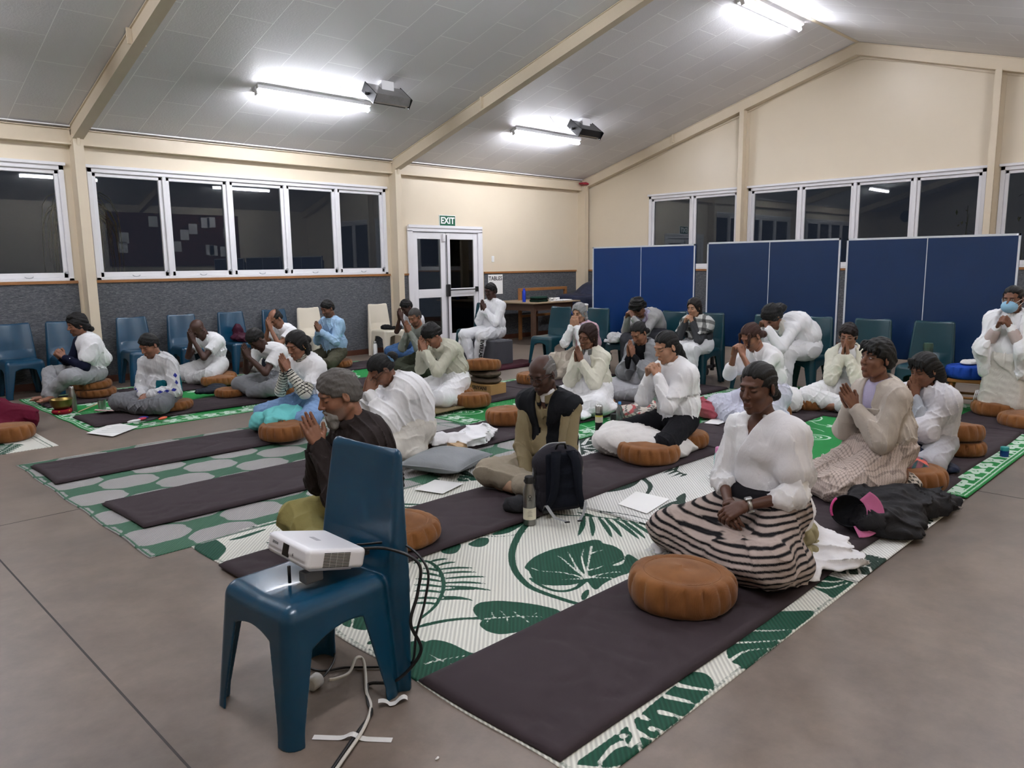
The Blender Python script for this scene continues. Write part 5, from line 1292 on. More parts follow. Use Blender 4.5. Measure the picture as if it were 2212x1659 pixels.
def person(p):
    s = Body(p); h = p.get('h', .0065)
    fa = p['face']*PI/180; c, sn = math.cos(fa), math.sin(fa); hx, hy = s.H[0]*s.sc, s.H[1]*s.sc
    o = s.build_body(h); o.location = (p['head'][0]-(c*hx-sn*hy), p['head'][1]-(sn*hx+c*hy), p.get('base', 0.026)); o.rotation_euler = (0, 0, fa); o.scale = (s.sc,)*3
    tag(o, p['label'], 'person'); build_hair(s, o, h)
    if p.get('beard'): build_beard(s, o, h)
    if p.get('glasses'): build_glasses(s, o, p['glasses'])
    hg = max(h*1.15, .006); p['wear'](s, o, hg); return s, o

# ================================================================== floor coverings
G_RUG = None
rug('floor_rug', -11.93, -9.93, -9.93, -7.05, 0, pat_A, M_RUGA, 'white rug with big dark green leaves, nearest the camera under the free cushion')
rug('floor_rug', -9.95, -8.2, -9.93, -7.05, .005, pat_A2, M_RUGA2, 'white rug with green palm fronds under the loose white paper and grey backpack side', seed=3)
rug('floor_rug', -12.15, -8.75, -7.1, -4.30, 0, pat_trellis, M_RUGB, 'grey rug with green trellis pattern on the left of the bearded man', seed=5)
bC = (-11.35, -6.6, -3.57, -.75)
rug('floor_rug', *bC, 0, pat_green(bC, 4), M_RUGC, 'bright green and white floral rug in the back left under the men by the wall')
bD = (-8.75, -5.2, -7.02, -4.1)
rug('floor_rug', *bD, .004, pat_green(bD, 8), M_RUGC, 'bright green floral rug in the middle behind the man in the black vest')
bE = (-8.15, -4.6, -9.93, -7.08)
rug('floor_rug', *bE, .009, pat_green(bE, 12), M_RUGC, 'bright green floral rug on the right under the women near the blue boards')
def pat_L(X, Y): return border(X, Y, (-13.6, -11.75, -5.3, -2.6), paint(X, Y, leafy(8, (-12.6, -11.8, -4, -2.9), 9)), (.02, .05), .005)
rug('floor_rug', -13.6, -11.72, -3.78, -1.9, 0, pat_L, M_RUGA, 'corner of a white and dark green leaf rug at the left edge')
mats = [(-11.92, -9.72, -9.80, -9.12, 'brown mat nearest the camera with the free cushion and the woman in the striped skirt'),
        (-9.70, -7.75, -9.80, -9.12, 'brown mat under the dark coat and the woman in the cream overshirt'),
        (-7.73, -5.85, -9.76, -9.10, 'brown mat at the right under the girl with long loose hair'), (-5.83, -4.55, -9.85, -9.15, 'brown mat under the masked kneeling woman'),
        (-11.95, -10.1, -8.18, -7.50, 'brown mat under the bearded man in the brown hoodie'), (-10.08, -8.1, -8.17, -7.49, 'brown mat under the man in the black vest'),
        (-8.08, -6.2, -8.17, -7.50, 'brown mat under the woman with the long ponytail'), (-6.18, -4.9, -8.5, -7.7, 'brown mat under the woman in glasses and cream fleece'),
        (-12.02, -10.05, -6.62, -5.93, 'brown mat with an empty front half on the trellis rug, nearer of the two'), (-10.03, -8.1, -6.60, -5.90, 'brown mat behind the woman bowing in the white shawl'),
        (-8.08, -6.2, -6.62, -5.92, 'brown mat under the elderly woman with reddish hair'), (-6.18, -5.3, -6.65, -5.9, 'dark mat by the feet of the woman in the plaid scarf'),
        (-12.10, -10.2, -5.18, -4.50, 'brown mat with an empty front half on the trellis rug, farther of the two'), (-8.9, -7.0, -5.18, -4.5, 'brown mat under the person in the cream hoodie'),
        (-6.98, -5.3, -5.0, -4.3, 'brown mat under the grey haired woman in pink'),
        (-11.26, -9.4, -3.22, -2.52, 'brown mat under the man in the white and teal jacket'), (-9.38, -7.5, -3.22, -2.52, 'brown mat under the bowing man in white polo and grey trousers'),
        (-7.48, -5.9, -3.25, -2.5, 'brown mat under the shaven headed man in the grey sweater'),
        (-11.27, -9.5, -1.68, -1.0, 'brown mat under the man with the white cloth over his navy sleeves'), (-9.48, -7.8, -1.7, -1.0, 'brown mat under the bald man in the white polo'), (-7.78, -6.0, -1.7, -1.0, 'brown mat under the man in the light blue shirt')]
for i, (a, b, c_, d, lb) in enumerate(mats): floor_mat_at(a, b, c_, d, .014 if i else .008, lb, i+1)
floor_mat_at(-5.95, -5.0, -3.35, -2.9, .006, 'folded maroon blanket strip on the floor by the grey block', 40, .045, fabric('maroon_fleece', '3c1620'))['category'] = 'blanket'

# ================================================================== chairs
GL, GR = 'teal chairs along the window wall', 'dark teal chairs in front of the blue boards'
chair(-12.225, -8.9, PI*1.022, 'big teal plastic chair in front carrying the white projector', 'teal chair in front', fine=1)
for x, lb in ((-11.22, 'teal chair at the left edge behind the maroon robed person'), (-10.66, 'teal chair behind the man in navy sleeves'), (-9.82, 'empty teal chair just right of the cream column'),
              (-9.15, 'teal chair behind the bald man in the white polo'), (-8.42, 'teal chair with a maroon jacket on its seat'), (-7.72, 'teal chair behind the balding man by the wall')):
    chair(x, -.44, -PI/2+.02*math.sin(x*9), lb, GL)
for x, y, lb in ((-7.12, -.44, 'ivory plastic chair, empty, left of the man in the light blue shirt'), (-5.78, -.45, 'ivory plastic chair with a folded black cloth on its seat')): chair(x, y, -PI/2, lb, 'ivory chairs by the window wall', M_IVORY)
chair(-4.85, -1.62, PI, 'dark teal chair between the exit doors and the man on the grey block', GR, M_TEALD)
for x, y, a, lb in ((-5.0, -3.5, 182, 'dark teal chair seen from its side near the table, left of the grey haired woman'), (-4.98, -4.2, 180, 'dark teal chair behind the grey haired woman'), (-5.0, -4.92, 178, 'dark teal chair with a crumpled white shawl on its seat'),
                    (-4.98, -5.5, 180, 'dark teal chair under the curly haired person bowing in grey'), (-5.0, -6.05, 180, 'dark teal chair under the woman in the plaid scarf'), (-4.98, -6.85, 180, 'dark teal chair under the bowed woman in the white coat'),
                    (-4.98, -7.42, 180, 'dark teal chair between the bowed woman and the gap of the boards'), (-4.98, -8.06, 180, 'empty dark teal chair behind the woman in glasses'), (-4.98, -8.68, 180, 'dark teal chair with a green flask standing on it')):
    chair(x, y, a*PI/180, lb, GR, M_TEALD)
# ================================================================== blue table tennis boards stored upright
M_TT = mat('blue_table_top', '133058', .38, 0, .45, nscale=2.5, var=.06); M_TT1 = mat('deeper_blue_table_top', '04336e', .38, 0, .45, nscale=2.5, var=.05); M_LINE = mat('white_line', 'dcdfe4', .5, nscale=8)
for i, (y0, y1, zt, xx, lb, m) in enumerate(((-5.57, -3.80, 1.76, -4.36, 'blue table tennis board stored upright, nearest the table, deeper blue', M_TT1), (-7.50, -5.73, 1.775, -4.32, 'blue table tennis board stored upright, the middle one of three', M_TT), (-9.31, -7.58, 1.765, -4.34, 'blue table tennis board stored upright at the right, behind the empty chairs', M_TT))):
    r = empty('table_tennis_table', (xx, (y0+y1)/2, 0), 0, lb, 'table tennis table', 'blue table tennis boards stored upright'); w2 = (y1-y0)/2; r.rotation_euler = (0, 0, 0)
    MB().box((0, -w2, .40), (.025, w2, zt), bev=.004).build('board', m, r)
    MB().box((-.004, -w2, zt-.022), (0, w2, zt)).box((-.004, -w2, .4), (0, -w2+.02, zt)).box((-.004, w2-.02, .4), (0, w2, zt)).box((-.004, -.004, .4), (0, .004, zt-.02)).build('painted_line', M_LINE, r)
    f = MB(); f.box((.05, -w2+.06, .05), (.09, -w2+.1, zt-.1)).box((.05, w2-.1, .05), (.09, w2-.06, zt-.1)).box((.05, -w2+.06, .9), (.09, w2-.06, .94)).box((.025, -w2+.2, .6), (.05, -w2+.24, 1.5)).box((.025, w2-.24, .6), (.05, w2-.2, 1.5)); f.box((-.1, -w2+.06, .09), (.35, -w2+.1, .13)).box((-.1, w2-.1, .09), (.35, w2-.06, .13))
    f.build('frame', M_BLACK, r)
    for a in (-.08, .33):
        for b in (-w2+.08, w2-.08): MB().lathe([(.045, -.015), (.045, .015)], 16, Matrix.Translation((a, b, .045)) @ Matrix.Rotation(PI/2, 4, 'X')).build('castor', M_BLACK, r)
# dark covered piano-like stack and timber bench end behind the table
M_NAVYC = fabric('navy_nylon_cover', '20263a', .6); M_TBL = mat('worn_plywood', '97836a', .5, 0, .4, nscale=5, var=.12, vec=(1, 1, 6)); M_TBL2 = mat('table_timber', '5c4435', .5, 0, .4, nscale=5, var=.12, vec=(1, 1, 6))
F_ = Field((-2.4, -3.3, .0), (-.1, -.1, 1.4), .03); F_.box((-1.0, -1.75, .45), (.62, 1.2, .45), .1, .05); F_.ell((-.8, -1.2, .95), (.5, .5, .24), .25); F_.ell((-1.0, -2.2, .9), (.6, .7, .12), .15); F_.disp(lambda x, y, z: .02*(-folds(x, y, z, 8, 2, (1, .2, 0))), .1); F_.cut((0, 0, .01), (0, 0, 1))
tag(sdf_obj('covered_stack', F_, M_NAVYC, main=True), 'furniture stack under a navy cover between the table and the corner', 'cover')
bn = empty('timber_bench', (-2.2, -.35, 0), 0, 'varnished timber rail of a bench leaning by the grey dado behind the table', 'bench')
MB().box((-.25, -.03, .98), (1.2, .03, 1.04), bev=.005).build('rail', M_RAIL, bn); MB().box((-.25, -.03, 0), (-.19, .03, .98), bev=.005).build('post', M_RAIL, bn); MB().box((1.14, -.03, 0), (1.2, .03, .98), bev=.005).build('post', M_RAIL, bn); MB().box((-.2, -.02, .45), (1.15, .02, .5)).build('stretcher', M_RAIL, bn)
tb = empty('table', (-2.45, -.78, 0), 0, 'old timber table with pale plywood top holding the bottle and papers', 'table')
MB().box((-.68, -.62, .775), (.68, .62, .80), bev=.006).build('tabletop', M_TBL, tb); MB().box((-.56, -.5, .64), (.56, -.475, .775)).box((-.56, .475, .64), (.56, .5, .775)).box((-.56, -.5, .64), (-.535, .5, .775)).box((.535, -.5, .64), (.56, .5, .775)).build('apron', M_TBL2, tb)
for a in (-.53, .53):
    for b in (-.47, .47): MB().box((a-.04, b-.04, 0), (a+.04, b+.04, .775), bev=.006).build('leg', M_TBL2, tb)
M_BLUEB = mat('cobalt_enamel', '1438b4', .3, .2, .5, nscale=10); 
bottle('water_bottle', -2.92, -.95, .80, [(.032, 0), (.034, .01), (.034, .2), (.026, .225)], M_BLUEB, [(.024, .222), (.024, .255), (.02, .26)], M_BLUEB, 'cobalt blue metal bottle standing on the timber table')
gc = empty('lunch_case', (-2.72, -1.15, .80), .1, 'dark green zip case lying on the table', 'case'); M_DG = fabric('bottle_green_cloth', '16332a'); MB().box((-.17, -.12, 0), (.17, .12, .05), bev=.025).build('base', M_DG, gc); MB().box((-.165, -.115, .052), (.165, .115, .105), bev=.03).build('lid', M_DG, gc); MB().box((-.172, -.122, .049), (.172, .122, .053)).build('zip', M_BLACK, gc)
for k, (x, y, s_, lb) in enumerate(((-2.42, -1.2, .05, 'small white tea carton on the table, beside the green case'), (-2.33, -1.24, .045, 'small white tea carton on the table, middle one'), (-2.24, -1.22, .04, 'small white and green carton on the table, rightmost of three'))):
    cb = empty('carton', (x, y, .80), .2*k, lb, 'box'); MB().box((-s_/2*1.6, -s_/2, 0), (s_/2*1.6, s_/2, .07)).build('box_body', M_SIGNW, cb); MB().box((-s_/2*1.2, -s_/2-.001, .02), (s_/2*1.2, -s_/2, .035)).build('printed_band', M_DG, cb)
random.seed(4)
for k, (x, y, a) in enumerate(((-2.2, -1.15, .3), (-2.05, -1.2, -.1), (-1.95, -1.1, .1))):
    tag(MB().box((-.15, -.1, .0), (.15, .1, .003+.002*k)).build('paper_sheet', M_SIGNW, None, (x, y, .801+.004*k), (0, 0, a)), 'loose white papers spread on the right end of the table', 'paper', 'papers on the table')
heap('cloth', -2.3, -1.3, .80, [((0, 0, .01), (.1, .06, .03))], fabric('white_napkin', 'dcdcdc'), 'crumpled white napkin near the front edge of the table', 'cloth', h=.008, amp=.012, lo=(-.15, -.1), hi=(.15, .1), top=.08)
# blue chair top and patterned tub seen between the table and the first board
cr = empty('storage_crate', (-3.95, -3.25, 0), .2, 'blue plastic stool top peeking out behind the grey haired woman', 'stool'); MB().box((-.18, -.15, .70), (.18, .15, .76), bev=.02).build('seat', mat('royal_blue_plastic', '2c4fb8', .4, nscale=5), cr)
for a in (-.14, .14):
    for b in (-.11, .11): MB().tube([(a, b, .7), (a*1.2, b*1.2, 0)], .015, 6).build('leg', M_BLACK, cr)
tu = empty('biscuit_tub', (-4.02, -3.55, .76), 0, 'cream tub with green leaf print beside the first blue board', 'tub'); tu.location = (-3.95, -3.28, .76); MB().lathe([(.07, 0), (.075, .09)], 20).build('tub', mat('cream_tub', 'd8d2b8', .5, nscale=30, var=.1), tu); MB().lathe([(.08, .09), (.078, .11), (.06, .118)], 20).build('lid', M_SIGNW, tu)
# grey foam block
fb = MB().box((-5.74, -3.10, .0), (-5.38, -2.28, .40), bev=.018).build('foam_block', mat('charcoal_upholstery', '4b4b50', .85, 0, .2, nscale=6, var=.08, bump=.1, bscale=200)); tag(fb, 'charcoal upholstered foam block under the man in the white hoodie', 'block')
# stool with blue cushion and folded cloth
st = empty('wooden_stool', (-4.9, -9.08, 0), .15, 'honey coloured wooden stool by the wall of boards at the right', 'stool'); M_PINE = mat('honey_pine', '9c6a35', .45, 0, .4, nscale=5, var=.12, vec=(1, 1, 8))
MB().box((-.17, -.17, .30), (.17, .17, .335), bev=.006).build('seat', M_PINE, st)
for a in (-1, 1):
    for b in (-1, 1): MB().tube([(a*.13, b*.13, .3), (a*.19, b*.19, 0)], .021, 8).build('leg', M_PINE, st)
for q in (((-.165, -.165, .12), (.165, -.165, .12)), ((-.165, .165, .12), (.165, .165, .12)), ((-.16, -.16, .15), (-.16, .16, .15)), ((.16, -.16, .15), (.16, .16, .15))): MB().tube(q, .013, 8).build('stretcher', M_PINE, st)
cushion(-4.9, -9.08, .335, 'royal blue pleated cushion resting on the wooden stool', M_BLUEC, .215, .13, group='blue cushion on stool')
heap('folded_cloth', -4.9, -9.08, .475, [((0, 0, .008), (.11, .08, .018)), ((.01, 0, .024), (.10, .075, .016))], fabric('white_towel', 'dcdad6'), 'small folded white cloth on top of the blue cushion', 'cloth', h=.007, amp=.006, lo=(-.16, -.12), hi=(.16, .12), top=.07)

# ================================================================== free cushions
cushion(-10.72, -9.46, .028, 'tan corduroy cushion lying free on the nearest brown mat, largest in view', R=.235, H=.145, seed=2)
cushion(-10.30, -5.13, .036, 'tan cushion in front of the woman in the striped sleeves, below the aqua fleece', R=.215, H=.135)
cushion(-8.78, -7.93, .036, 'tan cushion in front of the white knitted blanket', R=.245, H=.135)
cushion(-8.14, -5.22, .034, 'tan cushion on the mat by the hoodie wearer, right one of the front pair', R=.20, H=.13)
cushion(-8.55, -6.15, .036, 'tan cushion half hidden behind the man in the black vest', R=.205, H=.14)
cushion(-6.62, -4.62, .036, 'tan cushion behind the glasses of the man in the vest, by the bare floor', R=.17, H=.13)
cushion(-11.98, -3.15, .006, 'tan cushion cut by the left edge beside the maroon robe', R=.235, H=.13)
# stack: two folded brown blankets on a carton, cushion on top
bx = empty('cardboard_box', (-7.48, -4.72, .034), .1, 'cardboard box with a hand written name under the stacked blankets', 'box'); M_CARD = mat('corrugated_card', 'b08a55', .8, nscale=6, var=.08)
MB().box((-.14, -.2, 0), (.14, .2, .12), bev=.003).build('box_body', M_CARD, bx); text_mesh('lettering', 'SRIYANI', .062, M_BLACK, bx, .0005, (-.142, -.03, .075), (PI/2, 0, -PI/2), bold=.001)
M_BRB = fabric('brown_blanket', '5c5044')
heap('folded_blanket', -7.48, -4.72, .154, [((0, 0, .035), (.17, .2, .04)), ((.0, 0, .035), (.12, .24, .035))], M_BRB, 'folded brown blanket in the stack on the cardboard box, lower one', 'blanket', h=.01, amp=.014, f=30, lo=(-.25, -.3), hi=(.25, .3), top=.1, d=(0, 1, 0))
heap('folded_blanket', -7.48, -4.72, .228, [((0, 0, .035), (.17, .2, .04)), ((.0, 0, .035), (.12, .23, .035))], M_BRB, 'folded brown blanket in the stack, directly under the topmost cushion', 'blanket', h=.01, amp=.014, f=26, lo=(-.25, -.3), hi=(.25, .3), top=.1, d=(0, 1, 0), seed=5)
cushion(-7.50, -4.70, .300, 'tan cushion on top of the blanket stack beside the cream hoodie', R=.225, H=.125, tilt=(.06, -.08))
tag(MB().box((-.35, -.3, 0), (.3, .3, .02), bev=.008).build('folded_mat', M_OLIVC, None, (-8.45, -5.0, .036), (0, 0, .1)), 'thin olive folded mat under the hoodie wearer', 'mat')

# ================================================================== the people
WHT = fabric('white_cotton', 'ececee'); WH2 = fabric('soft_white_jersey', 'e2e2e4'); CREAMF = fabric('cream_fleece', 'dbd8c8', .95, 90); GREYM = fabric('grey_marl_jersey', '85868a', .95, 120); OFFW = fabric('off_white_knit', 'cfcbc2')
def sleeves_col(base, stripes, s, seg='arm'):
    pass
# --- maroon robed person at the left edge
def w0(s, o, h):
    garment(s, 'robe', shawl_fn(s, .05, bottom=.02, k=.08), fabric('maroon_wool', '5a1028', .9, 160), o, h, amp=.03, f=16, seed=3)
    def lap(F):
        skirt_fn(s, .05, .14, .08)(F)
    garment(s, 'robe_lap', lap, fabric('maroon_wool', '5a1028', .9, 160), o, h, amp=.03, f=18, seed=6, d=(1, .3, 0))
person(dict(label='person wrapped in a maroon robe seated at the left edge of the photo', head=(-12.06, -2.45, .86), face=5, skin='mid', hair=('buzz', '1a1614'), hands='lap', seat=.14, lean=.10, wear=w0, h=.008, kxy=(.38, .40), base=.006))
# --- P1
def w1(s, o, h):
    garment(s, 'trousers', trouser_fn(s, .022, .9, .015), fabric('light_grey_joggers', '96979a'), o, h, seed=1, amp=.018)
    garment(s, 'navy_top', top_fn(s, .014, 'long'), fabric('navy_jersey', '11152c'), o, h, seed=2)
    garment(s, 'shawl', sash_fn(s, 1, .032, (.95, .45), True, .16), WHT, o, h, seed=3, amp=.016)
    band = MB(); E, W, S = [Vector(v) for v in (s.E[1], s.W[1], s.S[1])]; out = Vector((-.1, .95, .25)).normalized()
    for k in range(14):
        p = E.lerp(W, .08+k*.055)+out*.050; q = E.lerp(W, .11+k*.055)+out*.050; u = (W-E).normalized().cross(out)*.006; band.add([p-u, q-u, q+u, p+u], [(0, 1, 2, 3)], M=None)
    band.build('sleeve_print', M_SIGNW, o)
person(dict(label='man with wavy black hair, navy sleeves and a white cloth over one shoulder', head=(-10.81, -1.35, .865), face=186, skin='tan', hair=('wavy', '0f0d0d'), hands='clasp', hp=(.20, -.36), elev=55, seat=.20, pitch=14, lean=.12, kz=.30, kxy=(.37, .24), ax=.50, stubble=.5, wear=w1, h=.006))
cushion(-10.68, -1.35, .036, 'lower tan cushion under the man in navy sleeves', R=.23, H=.095); cushion(-10.70, -1.33, .125, 'upper tan cushion under the man in navy sleeves', R=.22, H=.09, tilt=(.0, .06))
# --- P2
TEAL = (.01, .15, .18)
def w2(s, o, h):
    garment(s, 'trousers', trouser_fn(s, .022, .92, .015), fabric('mid_grey_joggers', '6e7074'), o, h, seed=4, amp=.018)
    def colf(V):
        c = np.tile(np.array(lin('dcdde0')[:3]), (len(V), 1)); x, y, z = V.T; T_ = np.array(lin('0f6470')[:3])
        for e in (1, -1):
            E, W, S = s.E[e], s.W[e], s.S[e]
            ed = nrm(W-E); q = V-E; t = q @ ed/np.linalg.norm(W-E); r = q-np.outer(q @ ed, ed); back = (r @ np.array([-.7, .2*e, -.6])) > .018; c[(t > 0) & (t < 1) & back & (np.linalg.norm(r, axis=1) < .09)] = T_
            ud = nrm(E-S); q = V-S; t2 = q @ ud/np.linalg.norm(E-S); r2 = q-np.outer(q @ ud, ud); b2 = ((r2 @ np.array([-1, .1*e, 0])) > .03) & (t2 > .35); c[b2 & (t2 < 1.1) & (np.linalg.norm(r2, axis=1) < .1)] = T_
            # blue lozenges down the outer sleeve
            for k, (a, b, tt) in enumerate(((S, E, .45), (S, E, .72), (E, W, .05), (E, W, .32), (E, W, .58))):
                p = a+(b-a)*tt; dd = nrm(b-a); q = V-p; al = np.abs(q @ dd); side = q-np.outer(q @ dd, dd); outn = nrm(np.array([.35, .9*e, .35])); lat = np.abs(side @ nrm(np.cross(dd, outn))); m = (al/.030+lat/.020 < 1) & (side @ outn > .01) & (np.linalg.norm(side, axis=1) < .1)
                c[m] = np.array(lin('2b3490')[:3])
        m = (z < s.P[2]+.17) & (z > s.P[2]+.08) & (x > s.belly[0]+.04) & (y > .04) & (np.linalg.norm(V-s.belly, axis=1) < .24); c[m] = T_
        return c
    garment(s, 'windbreaker', top_fn(s, .026, 'long', loose=.01), M_CLOTHV, o, h, seed=5, colf=colf, amp=.02, f=30); collar(s, o, fabric('teal_lining', '12606c'), h, .014, tall=.045)
person(dict(label='man in white jacket with teal panels and blue diamonds, hands in his lap', head=(-10.57, -2.88, .705), face=203, skin='tan', hair=('short', '0d0c0c'), hands='lap', seat=.06, pitch=26, lean=.15, lx=.26, lz=.02, wear=w2, h=.006, stubble=.25))
cushion(-10.40, -2.93, .036, 'tan cushion under the man in the white and teal jacket', R=.22, H=.09, squash=.0)
# --- P3
def polo(s, o, h, pant, pcol, seed, col=WHT, amp=.016, tro=True):
    garment(s, 'trousers', trouser_fn(s, .024, .95, .018), fabric(pant, pcol), o, h, seed=seed, amp=.02); garment(s, 'polo_shirt', top_fn(s, .015, 'short'), col, o, h, seed=seed+1, amp=amp); collar(s, o, col, h, .012)
person(dict(label='bald man in white polo and white trousers covering his face with joined hands', head=(-9.38, -1.28, .715), face=197, skin='deep', hands='pray', hp=(.10, -.15), elev=78, seat=.13, pitch=48, lean=.24, kz=.14, wear=lambda s, o, h: polo(s, o, h, 'white_trousers', 'd2d2d2', 2)))
cushion(-9.14, -1.30, .036, 'tan cushion under the bald man in the white polo', R=.22, H=.10); cushion(-9.32, -1.66, .036, 'tan cushion beside the navy bundle, in front of the bald man', R=.21, H=.11)
# --- P4
person(dict(label='dark haired man bowing in white polo and grey trousers, hands joined at his face', head=(-9.43, -2.97, .69), face=192, skin='deep', hair=('short', '0c0b0b'), hands='pray', hp=(.13, -.20), elev=72, seat=.08, pitch=50, lean=.30, kz=.15, wear=lambda s, o, h: polo(s, o, h, 'grey_trousers', '7c7e82', 5), h=.006))
cushion(-9.12, -2.93, .036, 'tan cushion under the bowing man in grey trousers', R=.22, H=.09); cushion(-9.62, -2.62, .036, 'small tan cushion edge between the navy bundle and the bowing man', R=.17, H=.09)
heap('navy_jacket', -9.72, -2.35, .036, [((0, 0, .05), (.2, .13, .06)), ((.1, .08, .07), (.12, .1, .06))], fabric('navy_nylon', '101622', .6), 'crumpled navy jacket on the mat between two tan cushions', 'jacket', amp=.025, seed=4, top=.2)
# --- P5
person(dict(label='balding man by the wall in a white collared shirt, hands over his brow', head=(-8.30, -1.32, .79), face=195, skin='tan', hair=('fringe', '14110f'), hands='pray', hp=(.12, -.14), elev=82, seat=.14, pitch=40, lean=.22, wear=lambda s, o, h: polo(s, o, h, 'light_trousers', 'b9b6ae', 8)))
# --- P6
def w6(s, o, h):
    garment(s, 'trousers', trouser_fn(s, .022), fabric('olive_trousers', '4c4a3c'), o, h, seed=3); m = fabric('light_blue_linen', '9dbbd8'); garment(s, 'shirt', top_fn(s, .022, 'long', loose=.015), m, o, h, seed=7, amp=.02); collar(s, o, m, h, .012, drop=.03); band_on(s, o, 1, M_BLACK)
person(dict(label='man in a light blue linen shirt with a watch, hands joined at his chest', head=(-7.45, -1.30, .885), face=190, skin='mid', hair=('short', '0d0c0c'), hands='pray', hp=(.17, -.33), elev=62, seat=.14, pitch=22, lean=.10, girth=1.08, stubble=.5, wear=w6))
cushion(-7.33, -1.32, .036, 'tan cushion under the man in the light blue shirt', R=.22, H=.105)
# --- P7
def w7(s, o, h):
    garment(s, 'jeans', trouser_fn(s, .022, .92, .01), fabric('pale_denim', '7e9cc4'), o, h, seed=9, amp=.016)
    def stripes(V):
        c = np.tile(np.array(lin('dcd8cc')[:3]), (len(V), 1)); dk = np.array(lin('1c1c20')[:3])
        for e in (1, -1):
            E, W, S = s.E[e], s.W[e], s.S[e]
            for a, b in ((E, W), (S, E)):
                dd = nrm(b-a); q = V-a; al = q @ dd; r = np.linalg.norm(q-np.outer(al, dd), axis=1); m = (al > (.0 if a is E else .1)) & (al < np.linalg.norm(b-a)) & (r < .085) & (np.mod(al+.004*np.sin(r*200), .030) < .008); c[m] = dk
        nd = nrm(s.H-s.N); t = (V-s.N) @ nd; c[(t > .0) & (np.mod(t, .016) < .006)] = dk; return c
    garment(s, 'striped_top', top_fn(s, .014, 'long'), M_CLOTHV, o, min(h, .006), seed=8, colf=stripes, amp=.010)
    F = Field(s.N-.14, s.N+.14, .005); nd = nrm(s.H-s.N); F.cone(s.N-s.up*.01, s.N+nd*.045, .066, .060, .01); F.cone(s.N+nd*.02, s.N+nd*.12, .050, .054, .004, 'sub'); sdf_obj('turtleneck', F, M_CLOTHV, o, colf=stripes)
    def over(F):
        s.torso(F, .026, .05); [s.arm(F, e, .022, .04, to=.75) for e in (1, -1)]; [cyl_cut(F, s.S[e]+(s.E[e]-s.S[e])*.7, nrm(s.E[e]-s.S[e]), .1) for e in (1, -1)]; nd = nrm(s.H-s.N); F.cone(s.N-s.up*.02, s.N+nd*.12, .075, .08, .01, 'sub'); F.cut((0, 0, s.P[2]-.02), (0, 0, 1), .01)
    garment(s, 'white_smock', over, WHT, o, h, seed=9, amp=.018); b = MB()
    for e in (1, -1): p = Vector(s.H)+Vector(s.R @ np.array([-.004, .088*e, -.034])); b.ball(p, .0055, 10)
    b.build('earrings', mat('gold', 'd9b060', .25, 1), o)
person(dict(label='woman with black hair tied back, striped turtleneck sleeves under a white smock', head=(-9.97, -4.86, .785), face=196, fem=True, skin='tan', hair=('bob', '0e0b0a', 'bun'), hands='pray', hp=(.145, -.22), elev=66, seat=.14, pitch=20, lean=.16, girth=1.06, kz=.16, wear=w7, h=.0055))
heap('fleece_jacket', -10.16, -4.92, .04, [((0, 0, .17), (.20, .17, .075)), ((-.12, -.1, .13), (.14, .12, .10)), ((-.16, .17, .09), (.10, .10, .09)), ((-.12, .25, .03), (.09, .08, .06)), ((.1, -.1, .16), (.15, .1, .06))], fabric('aqua_fleece', '6fc3c2', .95, 120), 'aqua fleece jacket spread over the knees of the woman in striped sleeves', 'jacket', amp=.036, f=22, seed=2, top=.34, lo=(-.4, -.35), hi=(.35, .4))
# --- white draped bundle behind P7
heap('white_blanket', -8.62, -2.95, .036, [((0, 0, .10), (.24, .2, .12)), ((.2, -.15, .08), (.2, .16, .11)), ((-.1, .15, .16), (.12, .1, .10))], OFFW, 'pile of thin white cloth on the mat behind the striped sleeves woman', 'blanket', amp=.02, f=40, seed=7, top=.34, lo=(-.35, -.4), hi=(.5, .4), d=(1, .6, .4))
# --- P8
def w8(s, o, h):
    garment(s, 'trousers', trouser_fn(s, .022, .80, .012), fabric('khaki_trousers', '8d8452'), o, h, seed=4, amp=.016, f=22, d=(.7, .7, 0)); m = fabric('dark_brown_hoodie', '2b2423'); garment(s, 'hoodie', top_fn(s, .026, 'long', loose=.02), m, o, h, seed=5, amp=.022); hood(s, o, m, h)
person(dict(label='grey bearded man in a dark brown hoodie praying right behind the teal chair', head=(-11.41, -7.84, .835), face=166, skin='tan', hair=('short', '5c5855'), browc='2c2724', beard=1, stubble=.5, stubc='6f6a66', hands='pray', hp=(.115, -.235), elev=68, seat=.12, pitch=18, lean=.13, sc=1.05, girth=1.08, kxy=(.30, .30), wear=w8, h=.0048, base=.034))
cushion(-11.13, -7.92, .034, 'tan cushion under the bearded man, showing right of the teal chair', R=.23, H=.11)
# --- P9
def w9(s, o, h):
    garment(s, 'skirt', skirt_fn(s, .03, .10), OFFW, o, h, seed=3, amp=.02); garment(s, 'blouse', top_fn(s, .012, 'long'), WHT, o, h, seed=8)
    garment(s, 'shawl', shawl_fn(s, .034, fore=(.55, .55), bottom=.05, k=.08), WHT, o, h, seed=5, amp=.02, f=26, d=(.2, .3, 1))
person(dict(label='woman with a black bun and blue scrunchie bowing in a white shawl', head=(-10.08, -6.33, .70), face=168, fem=True, skin='mid', hair=('back', '0b0a0b', 'bun', 'scrunchie'), glasses='1c1a1a', hands='pray', hp=(.12, -.16), elev=112, seat=.12, pitch=48, lean=.26, wear=w9, h=.0055))
cushion(-9.80, -6.27, .036, 'tan cushion under the woman bowing in the white shawl', R=.2, H=.09)
heap('shawl', -9.42, -6.52, .036, [((0, 0, .05), (.25, .14, .06)), ((.22, .05, .06), (.18, .13, .07)), ((-.2, .05, .07), (.12, .12, .07))], WHT, 'crumpled white shawl on the mat right of the grey pillow', 'shawl', amp=.03, f=28, seed=8, top=.2, lo=(-.4, -.3), hi=(.5, .3), d=(1, .8, 0))
